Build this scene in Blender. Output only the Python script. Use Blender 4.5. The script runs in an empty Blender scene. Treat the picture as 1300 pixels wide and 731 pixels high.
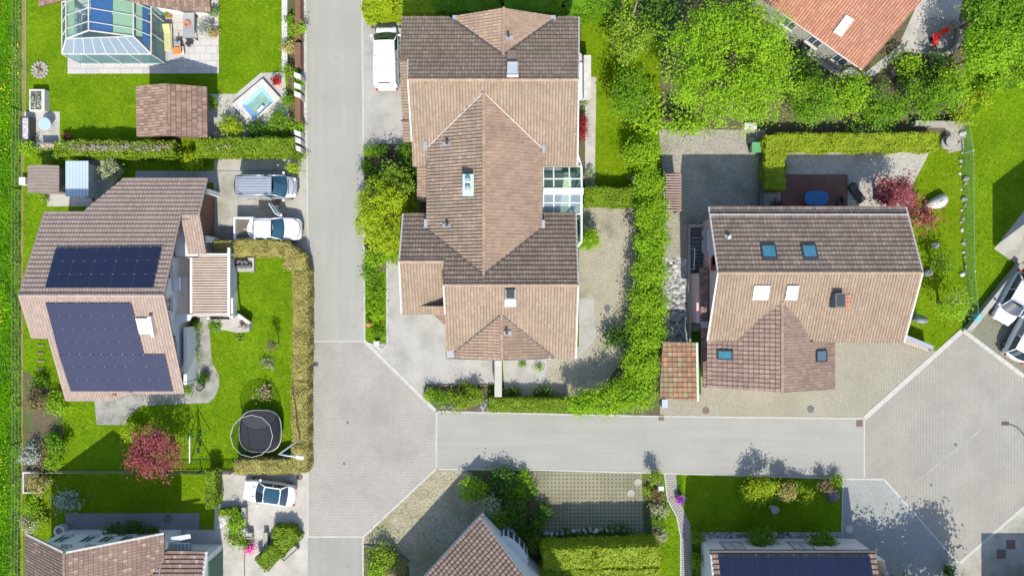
import bpy, math, random
import numpy as np
from mathutils import Vector, Matrix

# ------------------------------------------------------------------ scene basics
SC = bpy.context.scene
COL = SC.collection
F, CH, CX, CY = 864.0, 54.0, 650.0, 365.5      # survey scale: focal length in photo pixels, camera height in metres
SUN_EL, SUN_AZ = 46.5, 7.5                     # degrees; azimuth east of due south
EXPO = 1.06

def W(px, py, z=0.0):
    k = (CH - z) / F
    return ((px - CX) * k, (CY - py) * k)
def V(px, py, z=0.0):
    x, y = W(px, py, z); return Vector((x, y, z))
def onp(px, py, pl):
    a, b, c = pl; m = (a * (px - CX) + b * (CY - py)) / F
    return V(px, py, (m * CH + c) / (1 + m))
def pz(pl, x, y): return pl[0] * x + pl[1] * y + pl[2]
def pln(n): return Vector((-n[0], -n[1], 1)).normalized()

# ------------------------------------------------------------------ materials
def new_mat(name):
    m = bpy.data.materials.new(name); m.use_nodes = True
    nt = m.node_tree; b = nt.nodes['Principled BSDF']
    return m, nt, b
def nd(nt, t, **kw):
    n = nt.nodes.new(t)
    for k, v in kw.items():
        if k in n.inputs.keys(): n.inputs[k].default_value = v
        else: setattr(n, k, v)
    return n
def noise(nt, vec, scale, detail=4, rough=.6):
    n = nd(nt, 'ShaderNodeTexNoise'); n.inputs['Scale'].default_value = scale
    n.inputs['Detail'].default_value = detail; n.inputs['Roughness'].default_value = rough
    nt.links.new(vec, n.inputs['Vector']); return n.outputs['Fac']
def math_(nt, op, a, b=None, c=None):
    n = nd(nt, 'ShaderNodeMath', operation=op)
    for i, q in enumerate((a, b, c)):
        if q is None: continue
        if isinstance(q, (int, float)): n.inputs[i].default_value = q
        else: nt.links.new(q, n.inputs[i])
    return n.outputs[0]
def mixc(nt, fac, a, b, mode='MIX'):
    n = nd(nt, 'ShaderNodeMix', data_type='RGBA', blend_type=mode)
    for i, q in ((0, fac), (6, a), (7, b)):
        if isinstance(q, (int, float)): n.inputs[i].default_value = q
        elif isinstance(q, tuple): n.inputs[i].default_value = (*q, 1)
        else: nt.links.new(q, n.inputs[i])
    return n.outputs[2]
def ramp01(nt, x, lo, hi):
    n = nd(nt, 'ShaderNodeMapRange'); n.inputs[1].default_value = lo; n.inputs[2].default_value = hi
    nt.links.new(x, n.inputs[0]); return n.outputs[0]
def vary(nt, col, vec, amt, scale, detail=4):
    f = noise(nt, vec, scale, detail)
    f = math_(nt, 'MULTIPLY_ADD', f, 2.6 * amt, 1 - 1.3 * amt)
    n = nd(nt, 'ShaderNodeVectorMath', operation='SCALE'); nt.links.new(col, n.inputs[0]); nt.links.new(f, n.inputs[3])
    return n.outputs[0]
def rgb(nt, c):
    n = nd(nt, 'ShaderNodeRGB'); n.outputs[0].default_value = (*c, 1); return n.outputs[0]
def bump(nt, b, h, dist, strength=1.0):
    n = nd(nt, 'ShaderNodeBump'); n.inputs['Distance'].default_value = dist; n.inputs['Strength'].default_value = strength
    nt.links.new(h, n.inputs['Height']); nt.links.new(n.outputs[0], b.inputs['Normal'])
def ocoord(nt, rot=0.0):
    t = nd(nt, 'ShaderNodeTexCoord')
    if not rot: return t.outputs['Object']
    mp = nd(nt, 'ShaderNodeMapping'); mp.inputs['Rotation'].default_value[2] = rot
    nt.links.new(t.outputs['Object'], mp.inputs[0]); return mp.outputs[0]

def plain(name, col, rough=.6, var=.08, scale=1.5, fine=.06, fs=25, metal=0., bmp=0., col2=None, c2scale=.5, c2=(.45, .65), spec=.4, coat=0):
    m, nt, b = new_mat(name); vec = ocoord(nt)
    c = rgb(nt, col)
    if col2: c = mixc(nt, ramp01(nt, noise(nt, vec, c2scale, 6, .65), *c2), c, col2)
    if var: c = vary(nt, c, vec, var, scale)
    if fine: c = vary(nt, c, vec, fine, fs, 2)
    nt.links.new(c, b.inputs['Base Color']); b.inputs['Roughness'].default_value = rough
    b.inputs['Metallic'].default_value = metal; b.inputs['Specular IOR Level'].default_value = spec
    b.inputs['Coat Weight'].default_value = coat
    if bmp: bump(nt, b, noise(nt, vec, fs, 3), bmp)
    return m
def road_mat(name, col, along):
    m, nt, b = new_mat(name); t = nd(nt, 'ShaderNodeTexCoord'); vec = t.outputs['Object']
    mp = nd(nt, 'ShaderNodeMapping'); mp.inputs['Scale'].default_value = (.12, 1.6, 1) if along == 'x' else (1.6, .12, 1)
    nt.links.new(vec, mp.inputs[0])
    c = rgb(nt, col); c = vary(nt, c, mp.outputs[0], .11, 1.0, 5); c = vary(nt, c, vec, .10, .28, 6); c = vary(nt, c, vec, .10, 26, 3)
    c = mixc(nt, ramp01(nt, noise(nt, vec, .9, 7, .75), .60, .74), c, tuple(q * .80 for q in col))
    c = mixc(nt, ramp01(nt, noise(nt, vec, 3.2, 3, .5), .70, .76), c, tuple(q * .72 for q in col))
    nt.links.new(c, b.inputs['Base Color']); b.inputs['Roughness'].default_value = .92; b.inputs['Specular IOR Level'].default_value = .12
    bump(nt, b, noise(nt, vec, 30, 3), .008); return m
def pavers(name, c1, c2, mortar, bw, rh, ms, rot=0., var=.12, offset=.5, rough=.85, fine=.08, stain=None):
    m, nt, b = new_mat(name); vec = ocoord(nt, rot)
    t = nd(nt, 'ShaderNodeTexBrick'); t.offset = offset
    for k, v in (('Color1', (*c1, 1)), ('Color2', (*c2, 1)), ('Mortar', (*mortar, 1)), ('Scale', 1.), ('Mortar Size', ms), ('Brick Width', bw), ('Row Height', rh), ('Mortar Smooth', .2)):
        t.inputs[k].default_value = v
    nt.links.new(vec, t.inputs['Vector'])
    c = t.outputs[0]
    if stain: c = mixc(nt, ramp01(nt, noise(nt, vec, .25, 6, .7), .48, .75), c, stain)
    c = vary(nt, c, vec, var, .35, 6); c = vary(nt, c, vec, fine, 6, 4)
    nt.links.new(c, b.inputs['Base Color']); b.inputs['Roughness'].default_value = rough; b.inputs['Specular IOR Level'].default_value = .25
    bump(nt, b, math_(nt, 'SUBTRACT', 1, t.outputs['Fac']), .006)
    return m
def lawn_mat(name, ca, cb, cc=None, dots=None, stripes=0.0):
    m, nt, b = new_mat(name); vec = ocoord(nt)
    c = mixc(nt, ramp01(nt, noise(nt, vec, .55, 6, .65), .35, .68), ca, cb)
    if cc: c = mixc(nt, ramp01(nt, noise(nt, vec, 1.3, 6, .7), .56, .78), c, cc)
    c = vary(nt, c, vec, .22, .22, 5); c = vary(nt, c, vec, .24, 2.6, 6); c = vary(nt, c, vec, .40, 11, 4); c = vary(nt, c, vec, .25, 30, 2)
    if dots:
        v = nd(nt, 'ShaderNodeTexVoronoi'); v.inputs['Scale'].default_value = dots[1]; nt.links.new(vec, v.inputs['Vector'])
        d = math_(nt, 'LESS_THAN', v.outputs['Distance'], dots[2])
        d = math_(nt, 'MULTIPLY', d, ramp01(nt, noise(nt, vec, .35, 4), .46, .56))
        c = mixc(nt, d, c, dots[0])
    nt.links.new(c, b.inputs['Base Color']); b.inputs['Roughness'].default_value = .95; b.inputs['Specular IOR Level'].default_value = .0
    bump(nt, b, math_(nt, 'ADD', noise(nt, vec, 16, 4), noise(nt, vec, 4, 3)), .07)
    return m
def gravel_mat(name, ca, cb, sc=14, rough=.95, moss=None, mossr=(.5, .65), bmp=.03, big=.2):
    m, nt, b = new_mat(name); vec = ocoord(nt)
    v = nd(nt, 'ShaderNodeTexVoronoi'); v.inputs['Scale'].default_value = sc; nt.links.new(vec, v.inputs['Vector'])
    s = nd(nt, 'ShaderNodeSeparateColor'); nt.links.new(v.outputs['Color'], s.inputs[0])
    c = mixc(nt, s.outputs[0], ca, cb)
    if moss: c = mixc(nt, ramp01(nt, noise(nt, vec, .3, 7, .7), *mossr), c, moss)
    c = vary(nt, c, vec, big, .7, 6)
    nt.links.new(c, b.inputs['Base Color']); b.inputs['Roughness'].default_value = rough; b.inputs['Specular IOR Level'].default_value = .2
    bump(nt, b, v.outputs['Distance'], -bmp)
    return m
def tile_mat(name, dark, light, odd=None, moss=None, mossr=(.55, .8), stain=.25):
    m, nt, b = new_mat(name); vec = ocoord(nt)
    a = nd(nt, 'ShaderNodeAttribute', attribute_name='tint')
    c = mixc(nt, a.outputs['Fac'], dark, light)
    if odd: c = mixc(nt, math_(nt, 'GREATER_THAN', a.outputs['Fac'], odd[1]), c, odd[0])
    if moss: c = mixc(nt, ramp01(nt, noise(nt, vec, .45, 7, .72), *mossr), c, moss)
    c = vary(nt, c, vec, stain, .5, 6); c = vary(nt, c, vec, .14, 9, 4)
    c = mixc(nt, math_(nt, 'MULTIPLY', ramp01(nt, noise(nt, vec, 5.5, 2, .5), .66, .70), .55), c, (.36, .33, .28))
    c = mixc(nt, math_(nt, 'MULTIPLY', ramp01(nt, noise(nt, vec, 2.2, 6, .7), .60, .72), .5), c, tuple(q * .55 for q in dark))
    nt.links.new(c, b.inputs['Base Color']); b.inputs['Roughness'].default_value = .85; b.inputs['Specular IOR Level'].default_value = .25
    bump(nt, b, noise(nt, vec, 14, 3), .012)
    return m
def leaf_mat(name, ca, cb, trans=.3):
    m, nt, b = new_mat(name)
    a = nd(nt, 'ShaderNodeAttribute', attribute_name='tint'); vec = ocoord(nt)
    c = mixc(nt, a.outputs['Fac'], ca, cb); c = vary(nt, c, vec, .2, .8, 3)
    nt.links.new(c, b.inputs['Base Color']); b.inputs['Roughness'].default_value = .55; b.inputs['Specular IOR Level'].default_value = .2
    t = nd(nt, 'ShaderNodeBsdfTranslucent'); nt.links.new(c, t.inputs[0])
    mx = nd(nt, 'ShaderNodeMixShader'); mx.inputs[0].default_value = trans
    nt.links.new(b.outputs[0], mx.inputs[1]); nt.links.new(t.outputs[0], mx.inputs[2])
    nt.links.new(mx.outputs[0], nt.nodes['Material Output'].inputs[0])
    return m
def glass_mat(name, tint, mix=.4, rough=.04, base=(.25, .4, .5)):
    m, nt, b = new_mat(name)
    b.inputs['Base Color'].default_value = (*base, 1); b.inputs['Roughness'].default_value = rough; b.inputs['Specular IOR Level'].default_value = .7
    t = nd(nt, 'ShaderNodeBsdfTransparent'); t.inputs[0].default_value = (*tint, 1)
    mx = nd(nt, 'ShaderNodeMixShader'); mx.inputs[0].default_value = mix
    nt.links.new(t.outputs[0], mx.inputs[1]); nt.links.new(b.outputs[0], mx.inputs[2])
    nt.links.new(mx.outputs[0], nt.nodes['Material Output'].inputs[0])
    return m

MT = {}
MT['grass_base'] = lawn_mat('grass_base', (.04, .10, .006), (.06, .14, .008), (.07, .08, .02))
MT['lawn'] = lawn_mat('lawn', (.082, .160, .004), (.120, .204, .006), (.175, .220, .018))
MT['lawn_dry'] = lawn_mat('lawn_dry', (.092, .168, .003), (.13, .195, .006), (.18, .19, .028))
MT['meadow'] = lawn_mat('meadow', (.045, .150, .001), (.080, .205, .003), (.120, .215, .006))
MT['dry_strip'] = lawn_mat('dry_strip', (.14, .17, .035), (.2, .19, .06), (.1, .15, .02))
MT['soil'] = plain('soil', (.085, .062, .04), .95, .3, 1.2, .3, 9, bmp=.05, col2=(.05, .09, .015), c2scale=.9)
MT['asphalt'] = road_mat('asphalt', (.243, .242, .217), 'y')
MT['asphalt_cross'] = road_mat('asphalt_cross', (.243, .242, .217), 'x')
MT['asphalt_dark'] = road_mat('asphalt_dark', (.218, .214, .194), 'y')
MT['asphalt_black'] = plain('asphalt_black', (.115, .113, .108), .9, .12, .6, .1, 25)
MT['junction'] = pavers('junction_pavers', (.290, .274, .244), (.262, .248, .220), (.20, .19, .168), .24, .12, .016, 0, .16, stain=(.205, .194, .172))
MT['plaza'] = pavers('plaza_pavers', (.262, .250, .218), (.238, .227, .196), (.188, .177, .155), .12, .24, .016, math.radians(90), .18, stain=(.21, .198, .17))
MT['yard_pavers'] = pavers('yard_pavers', (.285, .265, .21), (.245, .228, .178), (.155, .15, .108), .24, .16, .024, math.radians(42), .16, stain=(.21, .205, .145))
MT['park_pavers'] = pavers('park_pavers', (.2, .19, .15), (.165, .16, .125), (.095, .10, .065), .25, .19, .032, math.radians(-42), .16, stain=(.15, .16, .1))
MT['blue_pavers'] = pavers('pale_pavers', (.265, .275, .265), (.225, .237, .23), (.165, .172, .168), .2, .14, .02, math.radians(45), .16, stain=(.21, .222, .2))
MT['path_pavers'] = pavers('path_pavers', (.3, .285, .26), (.25, .24, .215), (.13, .12, .105), .26, .17, .03, 0, .12)
MT['slabs'] = pavers('terrace_slabs', (.375, .362, .34), (.335, .325, .31), (.24, .232, .22), .9, .6, .02, 0, .18)
MT['patio_cobbles'] = pavers('patio_cobbles', (.28, .28, .275), (.22, .22, .22), (.13, .13, .125), .16, .12, .03, .5, .18)
MT['grid_pavers'] = pavers('grid_pavers', (.062, .07, .028), (.05, .058, .026), (.185, .172, .118), .30, .30, .10, 0, .25, offset=0., stain=(.105, .105, .058))
MT['concrete'] = plain('concrete', (.29, .28, .245), .9, .16, .8, .08, 20, bmp=.008, col2=(.2, .195, .155), c2scale=.55, spec=.2)
MT['concrete_pale'] = plain('concrete_pale', (.335, .322, .29), .9, .14, .8, .08, 20, bmp=.006, col2=(.26, .248, .215), c2scale=.6, spec=.2)
MT['concrete_grey'] = plain('concrete_grey', (.285, .278, .255), .9, .14, .7, .10, 20, bmp=.008, col2=(.225, .22, .198), c2scale=.6, spec=.2)
MT['path_grey'] = plain('path_grey', (.23, .225, .205), .95, .25, 1.2, .2, 10, bmp=.02, col2=(.14, .14, .11), c2scale=.8)
MT['kerb'] = plain('kerb_stone', (.335, .325, .30), .85, .14, 1.2, .1, 18)
MT['gravel_beige'] = gravel_mat('gravel_beige', (.30, .28, .215), (.22, .205, .155), 16, moss=(.14, .145, .085), mossr=(.52, .72))
MT['gravel_brown'] = gravel_mat('gravel_brown', (.31, .285, .205), (.19, .172, .118), 9, moss=(.17, .165, .08), mossr=(.48, .68), bmp=.05)
MT['gravel_grey'] = gravel_mat('gravel_grey', (.29, .27, .23), (.20, .185, .155), 10, moss=(.15, .145, .10), mossr=(.5, .68), bmp=.04)
MT['gravel_light'] = gravel_mat('gravel_light', (.34, .325, .29), (.24, .228, .20), 12, moss=(.2, .19, .15), mossr=(.55, .75), bmp=.03)
MT['gravel_white'] = gravel_mat('gravel_white', (.42, .42, .41), (.25, .25, .25), 7, bmp=.05, big=.1)
MT['river_rock'] = gravel_mat('river_rock', (.40, .40, .39), (.08, .08, .085), 4.2, bmp=.12, big=.1)
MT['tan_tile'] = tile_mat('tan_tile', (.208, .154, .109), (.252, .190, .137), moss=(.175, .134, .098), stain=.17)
MT['shaded_grey_tile'] = tile_mat('shaded_grey_tile', (.140, .106, .082), (.208, .162, .128), moss=(.12, .10, .076), mossr=(.48, .72), stain=.2)  # tan tile darkened for one north slope; its shade is in the colour
MT['shaded_gable_tile'] = tile_mat('shaded_gable_tile', (.170, .128, .096), (.235, .178, .136), moss=(.135, .110, .085), mossr=(.45, .7), stain=.18)  # darker gable tile: moss patches, plus the west slope's shade in the colour
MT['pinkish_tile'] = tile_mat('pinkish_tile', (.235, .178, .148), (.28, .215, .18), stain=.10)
MT['shaded_brown_tile'] = tile_mat('shaded_brown_tile', (.145, .108, .080), (.200, .152, .115), moss=(.115, .095, .072), mossr=(.5, .75), stain=.18)  # north slopes: older moss, and part of their shade put into the colour
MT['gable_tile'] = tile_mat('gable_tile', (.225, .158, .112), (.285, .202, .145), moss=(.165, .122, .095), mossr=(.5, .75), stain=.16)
MT['orange_tile'] = tile_mat('orange_tile', (.265, .120, .074), (.335, .160, .103), moss=(.23, .14, .095), stain=.14)
MT['mixed_tile'] = tile_mat('mixed_tile', (.20, .110, .065), (.31, .175, .10), odd=((.24, .2, .12), .88), moss=(.17, .14, .075), mossr=(.44, .6))
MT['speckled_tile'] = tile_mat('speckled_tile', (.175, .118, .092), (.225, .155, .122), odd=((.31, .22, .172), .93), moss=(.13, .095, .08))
MT['shaded_speckled_tile'] = tile_mat('shaded_speckled_tile', (.095, .070, .058), (.135, .1, .082), odd=((.2, .14, .11), .93), moss=(.075, .06, .052))  # speckled tile darkened throughout; the west slope's shade is in the colour
MT['dark_tile'] = tile_mat('dark_tile', (.165, .115, .09), (.225, .160, .125), stain=.14)
MT['shed_tile'] = tile_mat('shed_tile', (.145, .096, .073), (.255, .172, .130), moss=(.14, .1, .078), stain=.14)
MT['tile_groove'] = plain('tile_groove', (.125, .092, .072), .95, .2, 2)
MT['soffit'] = plain('soffit_board', (.10, .065, .045), .8)
MT['render_white'] = plain('render_white', (.52, .52, .50), .9, .08, .8, .04, 30)
MT['render_grey'] = plain('render_grey', (.46, .47, .46), .9, .08, .6, .03, 30)
MT['render_pink'] = plain('render_pink', (.50, .33, .31), .9, .07, .8, .03, 30)
MT['white_metal'] = plain('white_metal', (.50, .50, .49), .4, .05, 1, .0, 30)
MT['grey_metal'] = plain('grey_metal', (.32, .33, .34), .45, .08, 1, .0, 30, metal=.4)
MT['dark_metal'] = plain('dark_metal', (.035, .036, .04), .45, .08, 1, .0, 30)
MT['gutter'] = plain('gutter_metal', (.085, .075, .07), .5, .12, 1, .0, 30, metal=.3)
MT['pale_trim'] = plain('pale_trim', (.42, .375, .335), .7, .2, 1.5, .15, 12)
MT['copper_green'] = plain('copper_green', (.33, .50, .42), .7, .12, 2, .05, 20)
MT['wood_brown'] = plain('wood_brown', (.155, .075, .045), .75, .18, 1.4, .1, 15)
MT['wood_pale'] = plain('wood_pale', (.40, .33, .27), .8, .22, 1.3, .12, 12)
MT['slat_brown'] = plain('slat_brown', (.27, .20, .165), .8, .25, 1.6, .12, 14)
MT['wood_grey'] = plain('wood_grey', (.19, .155, .13), .85, .2, 1.4, .12, 14)
MT['deck'] = pavers('deck_boards', (.17, .085, .065), (.14, .07, .055), (.06, .03, .025), 6., .15, .02, math.radians(90), .14)
MT['bark'] = plain('bark', (.13, .095, .065), .95, .3, 3, .2, 20, bmp=.03)
MT['pale_bark'] = plain('pale_bark', (.30, .26, .19), .95, .3, 3, .2, 20, bmp=.02)
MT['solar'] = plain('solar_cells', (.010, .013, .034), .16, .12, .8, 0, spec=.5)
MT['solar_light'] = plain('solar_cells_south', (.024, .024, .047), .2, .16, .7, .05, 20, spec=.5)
MT['solar_frame'] = plain('solar_frame', (.05, .053, .072), .4, 0, 1, 0)
MT['glass_roof'] = glass_mat('glass_roof', (.92, .97, .97), .13, .03, (.10, .17, .20))
MT['glass_pale'] = glass_mat('glass_pale', (.8, .9, .95), .62, .2, (.20, .25, .29))
MT['glass_wall'] = glass_mat('glass_wall', (.72, .9, .92), .40, .04, (.14, .30, .33))
MT['pane_dark'] = plain('pane_dark', (.05, .08, .11), .06, 0, 1, 0, spec=.9)
MT['pane_blue'] = plain('pane_blue', (.04, .15, .205), .08, .25, 2.5, 0, spec=.8)
MT['pane_white'] = plain('pane_white', (.42, .46, .47), .15, .15, 2.5, 0, spec=.7)
MT['blind_blue'] = plain('blind_blue', (.010, .075, .27), .6, .05, 1, .02)
MT['blind_green'] = plain('blind_green', (.33, .44, .26), .7, .04, 1, .02)
MT['shutter_red'] = plain('shutter_red', (.20, .012, .015), .5)
MT['shutter_green'] = plain('shutter_green', (.012, .07, .045), .5)
MT['green_paint'] = plain('green_paint', (.02, .22, .06), .5)
MT['bin_green'] = plain('bin_green', (.075, .22, .085), .5)
MT['chalk_blue'] = plain('chalk_blue', (.28, .37, .47), .4, .05, 1, .02)
MT['blue_cloth'] = plain('blue_cloth', (.022, .115, .27), .7, .12, 2, .04)
MT['red_paint'] = plain('red_paint', (.62, .03, .02), .5, .05, 2, .02)
MT['orange_cloth'] = plain('orange_cloth', (.55, .17, .045), .8, .1, 3, .05)
MT['yellow_cloth'] = pavers('striped_cloth', (.36, .40, .24), (.28, .38, .27), (.42, .34, .1), .9, .24, .05, 0, .06)
MT['water'] = plain('pool_water', (.16, .275, .225), .05, .16, 1.3, 0, spec=.5, col2=(.23, .34, .27), c2scale=1.2)
MT['pool_blue'] = plain('pool_blue', (.20, .36, .58), .5, .08, 1, .03)
MT['terracotta'] = plain('terracotta', (.34, .14, .08), .85, .12, 3, .05)
MT['rust'] = plain('rust', (.125, .088, .072), .9, .25, 5, .2, 30)
MT['stone'] = plain('stone', (.24, .23, .205), .95, .3, 1.5, .18, 10, bmp=.04)
MT['stone_pale'] = plain('stone_pale', (.40, .39, .36), .9, .25, 2, .14, 12, bmp=.03)
MT['stone_dark'] = plain('stone_dark', (.10, .10, .105), .9, .3, 4, .2, 14, bmp=.04)
MT['corrugated'] = plain('corrugated_sheet', (.34, .41, .45), .4, .08, 1, .04, 20, metal=.1)
MT['mat_black'] = plain('trampoline_mat', (.022, .026, .031), .75, .1, 1, .05)
MT['net'] = glass_mat('safety_net', (.72, .74, .75), .16, .9, (.03, .03, .03))
MT['mesh_green'] = glass_mat('green_netting', (.93, .97, .94), .13, .9, (.35, .48, .34))
MT['rubber'] = plain('rubber', (.02, .02, .021), .8, 0, 1, 0)
MT['rim'] = plain('rim', (.35, .36, .37), .3, 0, 1, 0, metal=.8)
MT['car_white'] = plain('car_white', (.60, .60, .60), .28, .04, .8, 0, spec=.5, coat=.4)
MT['car_silver'] = plain('car_silver', (.36, .375, .40), .32, 0, 1, 0, metal=.4, coat=.4)
MT['car_pale'] = plain('car_pale', (.46, .48, .50), .28, .04, .8, 0, coat=.4)
MT['car_glass'] = plain('car_glass', (.012, .022, .03), .04, 0, 1, 0, spec=.9)
MT['car_glass_green'] = plain('car_glass_green', (.012, .06, .05), .05, 0, 1, 0, spec=.7)
MT['car_glass_blue'] = plain('car_glass_blue', (.010, .045, .07), .05, .6, 2.6, 0, spec=.8)
MT['car_plastic'] = plain('car_plastic', (.03, .03, .032), .6, 0, 1, 0)
MT['lamp_clear'] = plain('lamp_clear', (.6, .63, .66), .1, 0, 1, 0, spec=.8)
MT['lamp_red'] = plain('lamp_red', (.45, .02, .02), .15, 0, 1, 0, spec=.8)
MT['bed_floor'] = plain('bed_floor', (.095, .085, .07), .8, .2, 2, .1, 20)
MT['flower_pink'] = plain('flower_pink', (.75, .06, .35), .7, .2, 6, .2, 20)
MT['flower_purple'] = plain('flower_purple', (.30, .04, .52), .7, .2, 6, .2, 20)
MT['cyan_paint'] = plain('cyan_paint', (.10, .33, .35), .5)
for k, a, b, t in (('bright', (.150, .315, .006), (.30, .47, .018), .4), ('mid', (.092, .215, .006), (.185, .335, .014), .38),
                   ('dark', (.032, .088, .008), (.072, .165, .012), .25), ('olive', (.235, .215, .060), (.36, .32, .095), .15),
                   ('lime', (.205, .30, .006), (.35, .45, .014), .35), ('red', (.15, .026, .030), (.40, .11, .115), .3),
                   ('hedge', (.105, .180, .006), (.195, .28, .014), .2), ('hedge_top', (.175, .255, .009), (.30, .365, .02), .2),
                   ('moss', (.12, .215, .010), (.225, .32, .022), .25), ('pale', (.17, .21, .08), (.38, .40, .24), .2),
                   ('silver', (.16, .19, .15), (.42, .45, .40), .2), ('brownish', (.11, .085, .035), (.22, .17, .07), .15),
                   ('dry', (.26, .22, .10), (.42, .36, .19), .15), ('pink', (.65, .04, .3), (.8, .1, .42), .2), ('purple', (.2, .03, .4), (.4, .06, .6), .2),
                   ('twig', (.19, .16, .12), (.34, .3, .25), 0.05), ('plum', (.07, .05, .03), (.16, .10, .06), .15), ('crimson', (.16, .012, .012), (.30, .03, .03), .2)):
    MT['leaf_' + k] = leaf_mat('leaf_' + k, a, b, t)

# ------------------------------------------------------------------ object helpers
ORG = {}
def tag(o, label=None, cat=None, group=None, kind=None):
    if label: o['label'] = label
    if cat: o['category'] = cat
    if group: o['group'] = group
    if kind: o['kind'] = kind
    return o
def thing(name, label, cat, loc=(0, 0, 0), group=None, rot=None):
    o = bpy.data.objects.new(name, None); COL.objects.link(o); o.empty_display_size = .2
    o.location = loc; o.rotation_euler = (0, 0, rot or 0.); ORG[o.name] = Vector(loc) if rot is None else Vector((0, 0, 0))
    return tag(o, label, cat, group)

class MB:
    def __init__(s): s.v = []; s.f = []; s.m = []; s.t = []; s.cur = 0; s.tint = .5
    def add(s, vs, fs, m=None, t=None):
        b = len(s.v); s.v += [tuple(p) for p in vs]
        for f in fs:
            s.f.append([i + b for i in f]); s.m.append(s.cur if m is None else m); s.t.append(s.tint if t is None else t)
        return s
    def prism(s, pts, z0, z1, m=None):
        n = len(pts); a = [(p[0], p[1], z0) for p in pts] + [(p[0], p[1], z1) for p in pts]
        ar = sum(pts[i][0] * pts[(i + 1) % n][1] - pts[(i + 1) % n][0] * pts[i][1] for i in range(n))
        if ar < 0: a = a[:n][::-1] + a[n:][::-1]
        return s.add(a, [list(range(n))[::-1], list(range(n, 2 * n))] + [[i, (i + 1) % n, n + (i + 1) % n, n + i] for i in range(n)], m)
    def box(s, x0, x1, y0, y1, z0, z1, m=None): return s.prism([(x0, y0), (x1, y0), (x1, y1), (x0, y1)], z0, z1, m)
    def slab(s, pts, n, h0, h1, m=None):
        k = len(pts); n = Vector(n); a = [Vector(p) + n * h0 for p in pts] + [Vector(p) + n * h1 for p in pts]
        nn = Vector((0, 0, 0))
        for i in range(k): nn += Vector(pts[i]).cross(Vector(pts[(i + 1) % k]))
        if nn.dot(n) < 0: a = a[:k][::-1] + a[k:][::-1]
        return s.add(a, [list(range(k))[::-1], list(range(k, 2 * k))] + [[i, (i + 1) % k, k + (i + 1) % k, k + i] for i in range(k)], m)
    def bar(s, a, b, w, h, m=None):
        a = Vector(a); b = Vector(b); d = (b - a).normalized()
        up = Vector((0, 0, 1)) if abs(d.z) < .9 else Vector((0, 1, 0))
        x = d.cross(up).normalized(); y = x.cross(d)
        vs = [p + x * (sx * w / 2) + y * (sy * h / 2) for p in (a, b) for sx, sy in ((-1, -1), (1, -1), (1, 1), (-1, 1))]
        return s.add(vs, [[3, 2, 1, 0], [4, 5, 6, 7]] + [[i, (i + 1) % 4, 4 + (i + 1) % 4, 4 + i] for i in range(4)], m)
    def tube(s, pts, r, n=8, m=None, cap=True):
        pts = [Vector(p) for p in pts]; k = len(pts)
        rs = r if isinstance(r, (list, tuple)) else [r] * k
        vs = []; ref = None
        for i, p in enumerate(pts):
            d = (pts[min(i + 1, k - 1)] - pts[max(i - 1, 0)])
            d = d.normalized() if d.length > 1e-6 else Vector((0, 0, 1))
            if ref is None: ref = Vector((0, 0, 1)) if abs(d.z) < .9 else Vector((1, 0, 0))
            x = d.cross(ref)
            if x.length < 1e-3: x = d.cross(Vector((0, 1, 0)))
            x.normalize(); y = x.cross(d); ref = y
            vs += [p + (x * math.cos(2 * math.pi * j / n) + y * math.sin(2 * math.pi * j / n)) * rs[i] for j in range(n)]
        fs = [[i * n + j, i * n + (j + 1) % n, (i + 1) * n + (j + 1) % n, (i + 1) * n + j] for i in range(k - 1) for j in range(n)]
        if cap: fs += [list(range(n))[::-1], [(k - 1) * n + j for j in range(n)]]
        return s.add(vs, fs, m)
    def lathe(s, c, prof, n=20, m=None, sx=1., sy=1.):
        vs = [(c[0] + r * sx * math.cos(2 * math.pi * j / n), c[1] + r * sy * math.sin(2 * math.pi * j / n), c[2] + z) for r, z in prof for j in range(n)]
        k = len(prof)
        fs = [[i * n + j, i * n + (j + 1) % n, (i + 1) * n + (j + 1) % n, (i + 1) * n + j] for i in range(k - 1) for j in range(n)]
        fs += [list(range(n))[::-1], [(k - 1) * n + j for j in range(n)]]
        return s.add(vs, fs, m)
    def disc(s, c, r, h, n=24, m=None): return s.lathe(c, [(r, 0), (r, h * .8), (r * .97, h)], n, m)
    def ball(s, c, r, n=14, k=8, m=None, sz=1., jit=0., rnd=random):
        prof = [(r * math.sin(math.pi * i / k) + 1e-4, -r * sz * math.cos(math.pi * i / k)) for i in range(k + 1)]
        b = len(s.v); s.lathe(c, prof, n, m)
        if jit:
            for i in range(b, len(s.v)):
                p = Vector(s.v[i]) - Vector(c); s.v[i] = tuple(Vector(c) + p * (1 + rnd.uniform(-jit, jit)))
        return s
    def rock(s, c, rx, ry, rz, rot=0, seed=1, m=None):
        rnd = random.Random(seed); n, k = 11, 7; vs = []
        ph = [rnd.uniform(0, 6.28) for _ in range(4)]
        for i in range(k + 1):
            for j in range(n):
                a = 2 * math.pi * j / n; t = math.pi * i / k
                w = 1 + .16 * math.sin(2 * a + ph[0]) + .1 * math.sin(3 * a + ph[1] + t) + .06 * rnd.uniform(-1, 1)
                x = rx * math.sin(t) * math.cos(a) * w; y = ry * math.sin(t) * math.sin(a) * w
                vs.append((c[0] + x * math.cos(rot) - y * math.sin(rot), c[1] + x * math.sin(rot) + y * math.cos(rot), c[2] + rz * (-math.cos(t)) * (1 + .1 * math.sin(a + ph[2]))))
        fs = [[i * n + j, i * n + (j + 1) % n, (i + 1) * n + (j + 1) % n, (i + 1) * n + j] for i in range(k) for j in range(n)]
        return s.add(vs, fs, m)
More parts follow.
